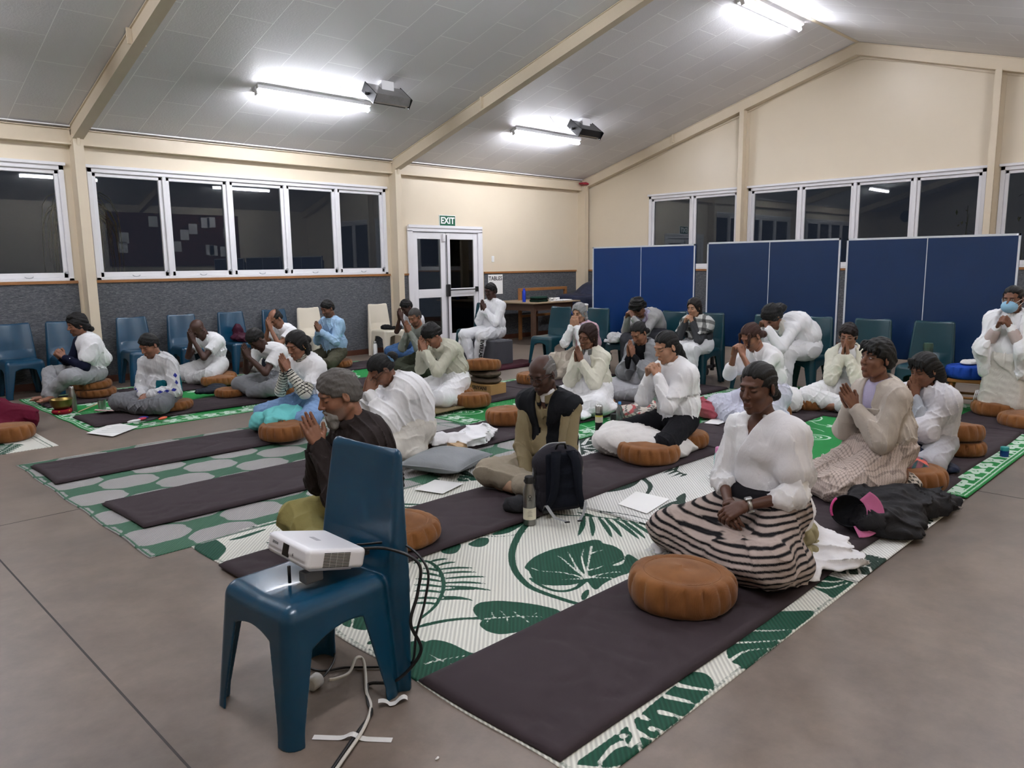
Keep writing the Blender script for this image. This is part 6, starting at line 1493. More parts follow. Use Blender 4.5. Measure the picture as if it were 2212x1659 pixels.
heap('shawl', -9.62, -6.66, .045, [((0, 0, .03), (.1, .08, .04))], fabric('beige_chiffon', 'b89d7c'), 'beige scarf end lying between the white shawl and the grey pillow', 'scarf', amp=.02, f=40, seed=3, top=.12, lo=(-.2, -.2), hi=(.2, .2), h=.008)
# grey pillow
def pillow(x, y, z, rz, L, W, H, m, label, group=None):
    n = 41; u = np.linspace(-1, 1, n); X, Y = np.meshgrid(u, u, indexing='ij'); e = np.minimum(1-np.abs(X), 1-np.abs(Y)); pf = ((1-X**2)*(1-Y**2))**.42; pin = 1-.08*(1-np.abs(X*Y))*0-.07*(np.cos(X*PI/2)*(np.abs(Y) > .0)*np.abs(Y)**3+np.cos(Y*PI/2)*np.abs(X)**3)
    V1 = np.stack([X*L*pin, Y*W*pin, H*(.5+.5*pf)+.004*wob(X*.4, Y*.4, 0*X, 14, 3)*pf], 2).reshape(-1, 3); V2 = np.stack([X*L*pin, Y*W*pin, np.maximum(.0, H*(.5-.5*pf))], 2).reshape(-1, 3)
    I = np.arange(n*n).reshape(n, n); F = np.stack([I[:-1, :-1], I[1:, :-1], I[1:, 1:], I[:-1, 1:]], 2).reshape(-1, 4); V = np.concatenate([V1, V2]); F2 = F[:, ::-1]+n*n
    o = link_mesh('pillow', np_mesh('pillow', V, np.concatenate([F, F2])), m); o.location = (x, y, z); o.rotation_euler = (0, 0, rz)
    rim = [tuple(V1[i]) for i in np.concatenate([I[:, 0], I[-1, 1:], I[::-1, -1][1:], I[0, ::-1][1:]])]; MB().tube(rim, .0055, 6).build('piping', m, o); return tag(o, label, 'pillow', group)
pillow(-9.95, -6.93, .012, .35, .27, .25, .15, fabric('silver_grey_velvet', '85898c', .6), 'silver grey piped pillow lying on the white leaf rug behind the teal chair')
# --- P10
def w10(s, o, h):
    garment(s, 'jeans', trouser_fn(s, .02), fabric('blue_denim', '3f5c84'), o, h, seed=9); garment(s, 'tee', top_fn(s, .015, 'short'), WHT, o, h, seed=3)
person(dict(label='dark haired man in white tee and jeans by the column, hands over his face', head=(-6.02, -1.32, .84), face=185, skin='deep', hair=('short', '0b0a0a'), hands='pray', hp=(.13, -.18), elev=78, seat=.14, pitch=32, lean=.2, wear=w10, h=.0075))
# --- P11
def w11(s, o, h):
    garment(s, 'trousers', trouser_fn(s, .026), fabric('dark_olive_trousers', '34382c'), o, h, seed=2); garment(s, 'sweater', top_fn(s, .018, 'long'), fabric('grey_sweater', '83867f'), o, h, seed=6)
person(dict(label='shaven headed man in a grey sweater, hands joined at his lips', head=(-7.08, -2.9, .80), face=192, skin='tan', hair=('buzz', '3a3735'), scalp='4a3f3a', stubble=.55, hands='pray', hp=(.14, -.20), elev=70, seat=.10, pitch=24, lean=.16, wear=w11))
cushion(-6.93, -2.9, .036, 'tan cushion under the man in the grey sweater', R=.21, H=.09)
# --- P12
def w12(s, o, h):
    garment(s, 'skirt_wrap', skirt_fn(s, .035, .11), WHT, o, h, seed=3, amp=.022); m = fabric('cream_hoodie', 'bcbbaa', .92, 150); garment(s, 'hoodie', top_fn(s, .022, 'long', loose=.01), m, o, h, seed=4, amp=.016); hood(s, o, m, h)
person(dict(label='person with short black hair bowing in a pale sage hoodie over a white wrap', head=(-8.38, -4.86, .76), face=178, fem=True, skin='tan', hair=('pixie', '0d0b0b'), hands='pray', hp=(.12, -.17), elev=80, seat=.15, pitch=46, lean=.27, wear=w12, h=.006))
cushion(-8.08, -4.86, .056, 'tan cushion under the person in the pale sage hoodie', R=.225, H=.12)
heap('white_wrap', -8.55, -4.78, .056, [((0, 0, .06), (.18, .2, .09)), ((-.1, -.18, .04), (.12, .14, .07))], WHT, 'white wrap spilling off the knees of the person in the pale sage hoodie', 'blanket', amp=.024, f=30, seed=9, top=.24)
# --- P13
def w13(s, o, h):
    garment(s, 'trousers', trouser_fn(s, .022, .93, .012), WH2, o, h, seed=3, amp=.016); m = WHT; garment(s, 'hoodie', top_fn(s, .022, 'long', loose=.015), m, o, h, seed=4, amp=.014); hood(s, o, m, h)
    K, A_ = Vector(s.knee[1]), Vector(s.ank[1]); dn = (A_-K).normalized(); out = Vector((.55, .75, .25)); out = (out-dn*out.dot(dn)).normalized(); side = out.cross(dn)
    M = Matrix([[dn.x, side.x, out.x, 0], [dn.y, side.y, out.y, 0], [dn.z, side.z, out.z, 0], [0, 0, 0, 1]]); c_ = K.lerp(A_, .50)+out*.088
    if side.cross(dn).dot(out) > 0: M = Matrix([[dn.x, -side.x, out.x, 0], [dn.y, -side.y, out.y, 0], [dn.z, -side.z, out.z, 0], [0, 0, 0, 1]])
    t = text_mesh('leg_lettering', 'EVERLAST', .075, M_BLACK, o, .002, bold=.002); t.matrix_local = Matrix.Translation(c_) @ M
person(dict(label='man with glasses in a white hoodie and joggers sitting on the grey foam block', head=(-5.38, -2.62, 1.105), face=186, skin='deep', hair=('short', '0c0b0b'), glasses='2a2626', hands='pray', hp=(.17, -.29), elev=72, seat=.40, legs='chair', kxy=(.49, .17), ax=.45, cross=.7, pitch=10, lean=.06, wear=w13, h=.006, girth=1.05, base=.012))
# --- P14
def w14(s, o, h):
    garment(s, 'skirt', skirt_fn(s, .03, .12), fabric('beige_skirt', 'b0a698'), o, h, seed=3, amp=.02); garment(s, 'blouse', top_fn(s, .018, 'long'), WHT, o, h, seed=4); garment(s, 'pink_shawl', sash_fn(s, 1, .03, (.9, .1), True, .2), fabric('pale_pink_cotton', 'd6b3bf'), o, h, seed=2); garment(s, 'blue_trim', shawl_col(s), fabric('pale_blue_cotton', 'b4c4d6'), o, h, seed=5, amp=.01)
def shawl_col(s):
    def fn(F):
        for a in np.linspace(-2.4, 2.4, 15): c_ = s.N+np.array([0, .085*math.sin(a), 0])-s.fw*.07*math.cos(a)+s.fw*.02; F.cone(c_-s.up*.03, c_+s.up*.01, .03, .025, .02)
    return fn
person(dict(label='grey haired woman in white and pink covering her face with both hands', head=(-5.75, -4.7, .85), face=188, fem=True, skin='light', hair=('bob', '8d8d8d'), hands='cover', hp=(.115, -.17), elev=88, seat=.18, pitch=14, lean=.12, kz=.24, kxy=(.40, .2), wear=w14))
cushion(-5.62, -4.7, .036, 'tan cushion under the grey haired woman in pink', R=.22, H=.14)
# --- P15
def w15(s, o, h):
    garment(s, 'skirt', skirt_fn(s, .035, .11, .03), WHT, o, h, seed=7, amp=.02); garment(s, 'blouse', top_fn(s, .012, 'none'), WH2, o, h, seed=3)
    def jk(F):
        top_fn(s, .028, 'long', loose=.02)(F); F.op(lambda x, y, z: np.maximum(np.abs(y-.0)-.055-.10*np.maximum(s.N[2]-z, 0)*.5, .03-x+0*z+s.belly[0]), np.array([s.belly[0]-.1, -.3, 0]), np.array([1., .3, s.N[2]+.05]), .01, 'sub')
        for e in (1, -1): s.arm(F, e, .028, .02, fore=.93)
    garment(s, 'fleece_jacket', jk, CREAMF, o, h, seed=4, amp=.014); collar(s, o, fabric('grey_lining', '6b6a68'), h, .018, tall=.03, drop=.0)
person(dict(label='elderly woman with reddish tinted hair in an open cream fleece, palms joined', head=(-7.53, -6.3, .765), face=184, fem=True, skin='mid', hair=('bob', '2a1310'), tilak=1, hands='pray', hp=(.14, -.25), elev=72, seat=.12, pitch=14, roll=-12, lean=.10, wear=w15, h=.006, browc='2a2220'))
cushion(-7.40, -6.3, .036, 'tan cushion under the elderly woman with reddish hair', R=.21, H=.10)
# --- P16
def w16(s, o, h):
    garment(s, 'trousers', trouser_fn(s, .024, .80, .02), fabric('beige_trousers', '9b9180'), o, h, seed=1, amp=.024, f=28); m = fabric('olive_jacket', '86795c', .6); garment(s, 'jacket', top_fn(s, .020, 'long', loose=.005, open_neck=.05), m, o, h, amp=.034, f=38, seed=2); collar(s, o, m, h, .014, tall=.03, drop=.01)
    F = Field(s.N-.12, s.N+.14, .005); nd = nrm(s.H-s.N); F.cone(s.N-s.up*.015+s.fw*.01, s.N+nd*.03+s.fw*.008, .064, .060, .01); F.cone(s.N+nd*.01, s.N+nd*.12, .052, .056, .004, 'sub'); sdf_obj('shirt_collar', F, WHT, o)
    def vest(F):
        s.torso(F, .036, .04); [F.cone(s.S[e]-s.up*.03, s.S[e]+np.array([0, .12*e, 0])-s.up*.06, .056, .10, .01, 'sub') for e in (1, -1)]; nd = nrm(s.H-s.N); F.cone(s.N-s.up*.02, s.N+nd*.12, .070, .08, .01, 'sub')
        F.op(lambda x, y, z: np.maximum(np.abs(y)-.030-.12*np.maximum(z-s.belly[2]-.05, 0), s.belly[0]+.02-x+0*z), np.array([s.belly[0]-.05, -.25, 0]), np.array([.9, .25, s.N[2]+.1]), .008, 'sub')
    m2 = fabric('black_vest', '14161b', .8); garment(s, 'vest', vest, m2, o, h, amp=.006, seed=3); collar(s, o, m2, h, .018, 'vest_collar', tall=.02, drop=.03)
    for e in (1, -1): p = s.ank[e]; q = s.knee[e]; t = s.toe[e]; F = Field(np.minimum(p, t)-.12, np.maximum(p, t)+.14, .006); F.cone(p+(q-p)*.28, p, .047, .045, .01); F.cone(p-[0, 0, .008], t, .041, .036, .015); F.cone(t, t+nrm(t-p)*.02, .034, .026, .02); F.cut((0, 0, .004), (0, 0, 1)); sdf_obj('sock', F, fabric('tan_socks', 'b08f76'), o)
person(dict(label='bald fronted man in glasses, olive jacket and black vest, hands in his lap', head=(-9.88, -7.85, .775), face=188, skin='deep', hair=('fringe', '6a6765'), browc='2c2523', glasses='2a2224', hands='lap', seat=.03, pitch=20, lean=.12, lx=.27, lz=-.02, h=.0048, wear=w16, stubble=.2, base=.034))
# --- P17
def w17(s, o, h):
    garment(s, 'skirt', skirt_fn(s, .03, .10), fabric('pale_grey_cotton', 'a8a8ac'), o, h, seed=2); garment(s, 'black_top', top_fn(s, .012, 'long'), fabric('black_cotton', '16161a'), o, h, seed=3)
    garment(s, 'shawl', open_shawl(s, .034, .08), GREYM, o, h, seed=4, amp=.018)
def open_shawl(s, o_, gap=.07, bottom=.12, fore=(.5, .5)):
    def fn(F):
        shawl_fn(s, o_, fore=fore, bottom=bottom, k=.07, front=False)(F)
        F.op(lambda x, y, z: np.maximum(np.abs(y)-gap+0*z, s.belly[0]+.03-x+0*z), np.array([s.belly[0]-.05, -.3, 0]), np.array([.9, .3, s.N[2]+.1]), .015, 'sub')
    return fn
person(dict(label='young woman with dark hair in a grey shawl looking down, palms joined', head=(-6.62, -6.28, .735), face=178, fem=True, skin='tan', hair=('back', '100d0d', 'lowbun'), hands='pray', hp=(.13, -.24), elev=76, seat=.10, pitch=34, lean=.16, wear=w17))
# --- P18
def w18(s, o, h):
    garment(s, 'skirt', skirt_fn(s, .03), fabric('dark_skirt', '3a3a40'), o, h, seed=2); garment(s, 'jacket', top_fn(s, .024, 'long'), fabric('stone_grey_jacket', '9b9a99', .8), o, h, seed=6, amp=.02); hood(s, o, fabric('lilac_lining', 'a9a7be'), h); garment(s, 'scarf', shawl_col(s), fabric('mauve_scarf', '84788a'), o, h, amp=.01)
person(dict(label='person with curly black hair bowed low in a stone grey jacket', head=(-5.36, -5.36, .92), face=172, fem=True, skin='mid', hair=('curly', '0a0909'), hands='clasp', hp=(.15, -.13), elev=80, seat=.44, legs='chair', pitch=48, lean=.34, wear=w18, sc=.95))
# --- P19
def w19(s, o, h):
    garment(s, 'skirt', skirt_fn(s, .03), WHT, o, h, seed=2, amp=.02); garment(s, 'coat', top_fn(s, .022, 'long', loose=.015), fabric('charcoal_coat', '3c3d40', .85), o, h, seed=6, amp=.016)
    def plaid(V):
        c = np.tile(np.array(lin('cfd0cc')[:3]), (len(V), 1)); a = np.mod(V[:, 1]+.4*V[:, 2], .12) < .045; b = np.mod(V[:, 2]-.3*V[:, 0], .13) < .05; c[a] *= .28; c[b] *= .30; return c
    def sc_(F):
        shawl_fn(s, .036, fore=(0, 0), bottom=s.chest[2]-.10, k=.06, front=False)(F); 
        for e in (1, -1): F.cone(s.N+s.fw*.07+[0, .05*e, -.02], s.belly+s.fw*.15+[0, .04*e, .0], .045, .05, .03)
    garment(s, 'plaid_scarf', sc_, M_CLOTHV, o, h, seed=3, amp=.014, colf=plaid)
person(dict(label='woman in a black and white plaid scarf and charcoal coat on a chair', head=(-5.25, -6.12, .935), face=180, fem=True, skin='light', hair=('bob', '1e1512'), hands='clasp', hp=(.12, -.19), elev=75, seat=.38, legs='chair', pitch=8, lean=.14, wear=w19, sc=.92, hemz=.06))
# --- P20
def w20(s, o, h):
    garment(s, 'trousers', trouser_fn(s, .022), fabric('black_leggings', '15151a'), o, h, seed=2); garment(s, 'white_top', top_fn(s, .022, 'long', loose=.02, hem=.10), WHT, o, h, seed=5, amp=.016)
    garment(s, 'cape', shawl_fn(s, .036, fore=(0, 0), bottom=s.chest[2]-.12, k=.05, front=False), WHT, o, h, seed=6, amp=.016); hood(s, o, WHT, h, .08)
person(dict(label='young woman with a long black ponytail in a white hooded top', head=(-8.40, -7.82, .825), face=160, fem=True, skin='light', hair=('tail', '0c0a0b'), hands='clasp', hp=(.12, -.22), elev=72, seat=.14, pitch=20, lean=.13, wear=w20, h=.0052, base=.034))
cushion(-8.22, -7.86, .036, 'tan cushion under the woman with the long ponytail', R=.22, H=.11)
heap('knitted_blanket', -8.70, -7.72, .03, [((0, 0, .10), (.26, .30, .12)), ((.1, -.25, .06), (.30, .16, .09)), ((.35, -.22, .03), (.2, .14, .06)), ((-.12, .1, .12), (.18, .18, .11)), ((.0, .1, .17), (.16, .2, .08))], fabric('white_cable_knit', 'd8d5d2', .95, 60), 'white cable knit blanket heaped over the knees of the ponytail woman', 'blanket', amp=.017, f=34, seed=11, top=.34, lo=(-.45, -.55), hi=(.65, .5), d=(1, -.5, .2))
# --- P21
def w21(s, o, h):
    garment(s, 'robe', skirt_fn(s, .04, .12, .05), fabric('lavender_white_cotton', 'cfd0e0'), o, h, seed=4, amp=.024); garment(s, 'blouse', top_fn(s, .016, 'mid'), WHT, o, h, seed=2)
    garment(s, 'shawl', sash_fn(s, -1, .03, (.85, .35), True, .14), WHT, o, h, seed=3, amp=.018)
person(dict(label='woman with pulled back brown hair resting her brow on interlaced fingers', head=(-6.98, -7.80, .81), face=160, fem=True, skin='tan', hair=('back', '3a211a', 'lowbun', 'fall'), hands='clasp', hp=(.15, -.16), elev=86, seat=.14, pitch=34, lean=.22, girth=1.08, wear=w21, h=.006))
cushion(-6.72, -7.86, .036, 'tan cushion under the woman with brown hair', R=.22, H=.12); cushion(-6.95, -7.42, .036, 'tan cushion left of the brown haired woman, above the pink bag', R=.2, H=.11)
# --- P22
def w22(s, o, h):
    garment(s, 'skirt', skirt_fn(s, .035), WHT, o, h, seed=2, amp=.02); garment(s, 'coat', top_fn(s, .026, 'long', loose=.03, hem=.3), WHT, o, h, seed=5, amp=.016); garment(s, 'scarf', shawl_col(s), OFFW, o, h, amp=.01); band_on(s, o, 1, M_BLACK, 'watch')
person(dict(label='woman with loose black hair bowed over her hands in a white coat', head=(-5.62, -7.32, .90), face=160, fem=True, skin='mid', hair=('messy', '0b0a0b'), hands='clasp', hp=(.10, -.13), elev=88, seat=.44, legs='chair', pitch=50, lean=.46, girth=1.1, wear=w22))
heap('scarf', -5.42, -7.1, .15, [((0, 0, .12), (.10, .14, .22)), ((.02, .04, .0), (.09, .10, .2))], M_CLOTHV, 'grey, black and white scarf hanging down over the lap of the bowed woman', 'scarf', amp=.03, f=24, seed=12, top=.4, d=(0, .1, 1), colf=lambda V: np.where((np.mod(V[:, 1:2]*1.0+V[:, 0:1]*.5, .11) < .04), .03, np.where(np.mod(V[:, 1:2]+.02, .17) < .05, .22, .62))*np.ones((1, 3)))
# --- P23
def w23(s, o, h):
    def stripes(V):
        c = np.tile(np.array(lin('b5a59d')[:3]), (len(V), 1)); x, y, z = V.T; wv = z+.06*np.cos(y*6)+.12*x*0+.35*np.abs(y)*.35+.012*wob(x, y, z, 7, 3)-.12*np.clip(x-.1, 0, 1)*0; q = np.abs(np.mod(wv, .029)-.0145); a_ = np.clip((.0075-q)/.0032, 0, 1)[:, None]; c = c*(1-a_)+a_*np.array(lin('121014')[:3]); c[z > s.P[2]+.045] = np.array(lin('17151a')[:3]); return c
    garment(s, 'striped_skirt', skirt_fn(s, .036, .15, .02), M_CLOTHV, o, .0055, seed=4, colf=stripes, amp=.020, f=20, d=(.3, 1, 0))
    garment(s, 'kurta', top_fn(s, .011, 'mid', open_neck=.07), WHT, o, h, seed=5, amp=.028, f=46); garment(s, 'shawl', sash_fn(s, 1, .028, (.95, .60), True, .19), fabric('white_gauze', 'e4e3e6'), o, h, seed=6, amp=.030, f=58, d=(.1, -.6, 1))
    garment(s, 'kurta_tail', lambda F: (F.ell(s.P+np.array([-.08, .13, -.04]), (.09, .08, .14), .05), F.cut((0, 0, .06), (0, 0, 1), .01)), WHT, o, h, seed=9, amp=.02)
    band_on(s, o, 1, M_CHROME, 'watch', .027, True, .9)
person(dict(label='woman in front with a white shawl over one shoulder and black striped skirt', head=(-10.06, -9.45, .88), face=170, fem=True, skin='dark', hair=('back', '0e0c0b', 'lowbun'), hands='lap', seat=.17, pitch=7, yaw=3, lean=.09, lx=.25, lz=.04, h=.0048, kz=.13, kxy=(.36, .31), wear=w23, base=.03, girth=1.06))
cushion(-9.88, -9.52, .034, 'sage patterned cushion under the woman in the striped skirt, lower one', M_SAGE, .21, .09, group='sage cushions'); cushion(-9.90, -9.50, .12, 'sage patterned cushion under the woman in the striped skirt, upper one', M_SAGE, .20, .075, group='sage cushions')
# --- P24
def w24(s, o, h):
    garment(s, 'trousers', trouser_fn(s, .026, .72, .02), WHT, o, h, seed=6, amp=.018); garment(s, 'tee', top_fn(s, .014, 'none'), WH2, o, h, seed=2)
    def jk(F):
        top_fn(s, .028, 'long', loose=.0)(F); F.op(lambda x, y, z: np.maximum(np.abs(y)-.08+0*z, .02-x+0*z+s.belly[0]), np.array([s.belly[0]-.1, -.3, 0]), np.array([1., .3, s.N[2]+.05]), .01, 'sub'); [s.arm(F, e, .03, .02, fore=.93) for e in (1, -1)]
    garment(s, 'fleece_jacket', jk, CREAMF, o, h, seed=9, amp=.014); collar(s, o, fabric('charcoal_lining', '4a4848'), h, .018, tall=.02, drop=.03)
person(dict(label='woman with short hair and glasses in cream fleece sitting cross legged near the boards', head=(-5.70, -8.18, .735), face=192, fem=True, skin='tan', hair=('pixie', '1a0f10'), glasses='8d8378', hands='pray', hp=(.105, -.19), elev=84, seat=.12, pitch=10, lean=.12, girth=1.1, kxy=(.42, .30), kz=.14, wear=w24, h=.006))
cushion(-5.55, -8.15, .036, 'tan cushion under the woman in glasses and cream fleece', R=.21, H=.10); cushion(-5.98, -7.92, .036, 'tan cushion with a black pouch on it by her knee', R=.19, H=.11)
heap('black_pouch', -6.0, -7.9, .145, [((0, 0, .04), (.10, .08, .05))], fabric('black_pouch_cloth', '17161a'), 'black pouch sitting on the tan cushion beside white cloth', 'bag', h=.009, amp=.01, top=.13, lo=(-.15, -.15), hi=(.15, .15))
heap('white_cloth', -6.25, -7.85, .036, [((0, 0, .10), (.13, .14, .13)), ((.1, .0, .16), (.1, .1, .06))], WHT, 'white cloth bundle leaning on the cushion with the black pouch', 'cloth', amp=.022, f=34, seed=14, top=.3)
# --- P25
def w25(s, o, h):
    def ging(V):
        x, y, z = V.T; u = x+.3*z; v = y+.25*z+.1*x; c = np.tile(np.array(lin('cdbfb6')[:3]), (len(V), 1)); g = (np.mod(u, .018) < .0055).astype(float)+(np.mod(v, .018) < .0055); c *= (1-.30*np.clip(g, 0, 2))[:, None]*np.array([1, .97, .96]); return c
    garment(s, 'check_skirt', skirt_fn(s, .034, .15, .05, bare=1), M_CLOTHV, o, .0055, seed=4, colf=ging, amp=.026, f=22, d=(1, .4, 0)); garment(s, 'tunic', top_fn(s, .012, 'none'), fabric('lavender_cotton', 'b9b2cf'), o, h, seed=6, amp=.012)
    m = fabric('oatmeal_corduroy', 'b9b0a6', .9, 200)
    def jk(F):
        top_fn(s, .026, 'long', loose=.03)(F); F.op(lambda x, y, z: np.maximum(np.abs(y-.01)-.03-.10*np.maximum(z-s.belly[2], 0)-.06*(z < s.belly[2]), .02-x+0*z+s.belly[0]), np.array([s.belly[0]-.1, -.3, 0]), np.array([1., .3, s.N[2]+.05]), .01, 'sub'); [s.arm(F, e, .028, .02, fore=.93) for e in (1, -1)]
    garment(s, 'overshirt', jk, m, o, h, seed=3, amp=.022, f=32); collar(s, o, m, h, .018, tall=.012, drop=.02)
    c_ = s.chest+s.fw*.145+np.array([0, .075, -.02]); b = MB(); M = Matrix.Translation(Vector(c_)) @ Matrix([list(r_) + [0] for r_ in np.stack([s.fw, [0, 1, 0], s.up], 1)]+[[0, 0, 0, 1]]) @ Matrix.Rotation(.25, 4, 'Z'); b.box((-.006, -.05, -.03), (.004, .05, .025), M, bev=.004); b.ball(M @ Vector((.006, 0, -.01)), .006, 8); b.build('pocket_flap', m, o)
person(dict(label='woman in an oatmeal overshirt and checked skirt kneeling and looking up', head=(-8.50, -9.45, .865), face=150, fem=True, skin='mid', hair=('pixie', '0c0b0c', 'bangs'), eyes='open', hands='pray', hp=(.16, -.30), elev=58, seat=.20, legs='kneel', pitch=-6, yaw=4, lean=.08, girth=1.08, lfoot=((.03, .215, .15), (.10, .235, .03)), wear=w25, h=.005, base=.034))
def w_pl(V): x, y, z = V.T; return (.03+.5*((np.mod(x*1.0+y, .05) < .02)[:, None] | (np.mod(x-y, .05) < .016)[:, None]))*np.array([1, .88, .75])
cushion(-8.62, -9.33, .036, 'tan cushion with folded spectacles, left of the kneeling woman in oatmeal', R=.235, H=.115); cushion(-8.20, -9.62, .036, 'tan cushion behind the kneeling woman with a bright scarf on it', R=.21, H=.13)
heap('patterned_cushion', -8.42, -9.52, .036, [((0, 0, .07), (.28, .22, .08))], M_CLOTHV, 'black and cream geometric cushion under the kneeling woman', 'cushion', amp=.01, top=.2, colf=w_pl, lo=(-.4, -.35), hi=(.4, .35))
heap('bright_scarf', -8.17, -9.55, .16, [((0, 0, .02), (.13, .13, .05)), ((-.02, -.1, -.02), (.1, .1, .05))], M_CLOTHV, 'folded coral, grey and plaid scarf on the tan cushion behind the kneeling woman', 'scarf', amp=.016, top=.12, h=.008, lo=(-.2, -.25), hi=(.2, .2), colf=lambda V: np.where(np.mod(V[:, 1:2]+V[:, 0:1], .14) < .06, np.array([[.75, .16, .12]]), np.where(np.mod(V[:, 1:2], .05) < .02, np.array([[.05, .12, .13]]), np.array([[.28, .12, .15]]))))
g_ = MB()
for e in (1, -1):
    g_.tube([(.03*e+.022*math.cos(a), .02*0, .02+.017*math.sin(a)) for a in np.linspace(0, 2*PI, 21)], .0018, 6); g_.tube([(.052*e, 0, .03), (.06*e, .1, .012), (.055*e, .13, .006)], .0018, 6)
g_.tube([(-.009, 0, .026), (.009, 0, .026)], .0018, 6); gl_ = g_.build('eyeglasses', mat('tortoise_frame', '1c1311', .3), None, (-8.70, -9.42, .155), (0, 0, 2.6)); tag(gl_, 'dark framed eyeglasses left on the tan cushion by the kneeling woman', 'glasses')
# --- P26
def w26(s, o, h):
    garment(s, 'trousers', trouser_fn(s, .03), fabric('pale_trousers', 'a9a9ae'), o, h, seed=3); garment(s, 'shirt', top_fn(s, .016, 'long'), fabric('pale_blue_grey_satin', 'a2a8b0', .5), o, h, seed=2, amp=.02); garment(s, 'shawl', shawl_fn(s, .034, fore=(.2, .2), bottom=.22, k=.06, front=False), fabric('white_grey_voile', 'c9c8cd'), o, h, seed=7, amp=.02)
person(dict(label='girl with loose long black hair in a pale shawl behind the kneeling woman', head=(-7.66, -9.48, .715), face=158, fem=True, skin='mid', hair=('long', '0b0a0b', 'bangs'), hands='pray', hp=(.10, -.20), elev=82, seat=.10, pitch=16, lean=.12, wear=w26, sc=.95, h=.006))
heap('puffer_jacket', -7.86, -9.42, .036, [((0, 0, .10), (.22, .18, .11)), ((-.18, .2, .10), (.14, .16, .09)), ((.1, -.15, .08), (.16, .13, .09)), ((.2, -.26, .02), (.1, .08, .04))], fabric('navy_puffer', '161f38', .55, 120), 'navy quilted puffer jacket on the lap of the long haired girl', 'jacket', amp=.022, f=22, seed=16, top=.3, lo=(-.4, -.42), hi=(.4, .45))
cushion(-7.00, -9.56, .036, 'tan cushion lowest of the pair behind the long haired girl', R=.2, H=.10); cushion(-7.02, -9.54, .136, 'tan cushion on top of the pair behind the long haired girl', R=.21, H=.12, tilt=(.05, .12))
# --- P27
def w27(s, o, h):
    garment(s, 'skirt', skirt_fn(s, .03), OFFW, o, h, seed=2, amp=.016); garment(s, 'shirt', top_fn(s, .018, 'long', loose=.02, hem=.34), WHT, o, h, seed=3, amp=.014); collar(s, o, WHT, h, .012, drop=.04); garment(s, 'cuffs', lambda F: [F.cone(s.W[e]+(s.E[e]-s.W[e])*.55, s.W[e]+(s.E[e]-s.W[e])*.25, .055, .05, .01) for e in (1, -1)], fabric('beige_waffle', 'b8a9a4', .95, 60), o, h, amp=.004, main=False)
    garment(s, 'shawl', open_shawl(s, .036, .10, .16, (.25, .25)), WHT, o, h, seed=9, amp=.02)
    F = Field((.03, -.09, -.13), (.14, .09, .02), .004); F.ell((.066, 0, -.060), (.064, .070, .060), 0); F.ell((.052, 0, -.056), (.060, .063, .058), 0, 'sub'); F.cut((0, 0, -.012), (.25, 0, -1)); head_child(s, 'face_mask', F, mat('surgical_mask_blue', '8fbcd8', .8, nscale=40), o)
    b = MB(); [b.tube([(.088, .052*e, -.025), (.03, .080*e, .0), (-.02, .088*e, .012)], .0018, 5) for e in (1, -1)]; [b.tube([(.075, .054*e, -.085), (.03, .078*e, -.04), (-.02, .088*e, -.02)], .0018, 5) for e in (1, -1)]; c = b.build('mask_strap', M_SIGNW, o); c.matrix_local = Matrix([list(s.R[i])+[s.H[i]] for i in range(3)]+[[0, 0, 0, 1]])
    f_ = MB(); random.seed(2)
    for i in range(16): x, y = .12-.012*i, -.215-.006*(i % 3); f_.tube([(x, y, .18), (x+.01, y-.01, .13), (x-.005+random.uniform(-.02, .02), y-.02, .07)], .0028, 4)
    f_.build('shawl_fringe', WHT, o)
person(dict(label='woman kneeling upright at the right edge in a white shawl and blue face mask', head=(-5.17, -9.46, 1.06), face=170, fem=True, skin='mid', hair=('back', '0d0b0b', 'bun'), eyes='open', hands='clasp', hp=(.13, -.25), elev=62, legs='kneelup', pitch=6, lean=.04, wear=w27, h=.006, base=.08))
cushion(-5.12, -9.42, .036, 'wide tan cushion under the masked kneeling woman, left one', R=.24, H=.12); cushion(-5.5, -9.72, .02, 'tan cushion at the right edge beside the masked woman', R=.23, H=.12)

# ================================================================== projector on the front chair
M_PW = mat('projector_white', 'e4e4e8', .35, 0, .5, nscale=12, var=.015); k = .918
pj = empty('projector', (-12.205, -8.902, .478), 3.129-PI/2, 'white EPSON projector tilted up on the seat of the front teal chair'.replace('EPSON ', ''), 'projector'); W2, D2, H2 = .151*k, .1245*k, .078*k
# local: +y is the lens side
tl = Matrix.Rotation(.20, 4, 'X') @ Matrix.Identity(4)
pf = Field((-.17, -.15, -.02), (.17, .15, .12), .003); pf.box((0, 0, H2/2+.004), (W2, D2, H2/2), .016); pf.box((0, 0, H2/2+.012), (W2-.008, D2+.003, H2/2-.012), .012, .004)
pf.box((.0, 0, .0), (W2-.03, D2-.03, .006), .003)
for i in range(9): pf.box((W2, .075-.0*i, .012+.0065*i), (.006, .03, .0019), .001, mode='sub')
pb = sdf_obj('body_shell', pf, M_PW, pj); pb.rotation_euler = (.24, 0, 0); pb.location = (0, 0, .022); pb.name = 'body_shell'
MB().box((-.017, D2-.002, .018), (.027, D2+.0035, .062), bev=.002).build('lens_window', mat('lens_black_glass', '050507', .08, 0, .6), pb)
v_ = MB()
for i in range(10):
    for j in range(4): v_.box((-W2-.0012, .030-.026*j, .014+.0052*i), (-W2+.002, .054-.026*j, .0165+.0052*i))
v_.build('vent_grille', M_BLACK, pb); lv = MB()
for i in range(7): lv.box((W2-.004, .03, .014+.008*i), (W2+.004, D2-.004, .0185+.008*i), bev=.001)
lv.build('vent_louvre', M_PW, pb)
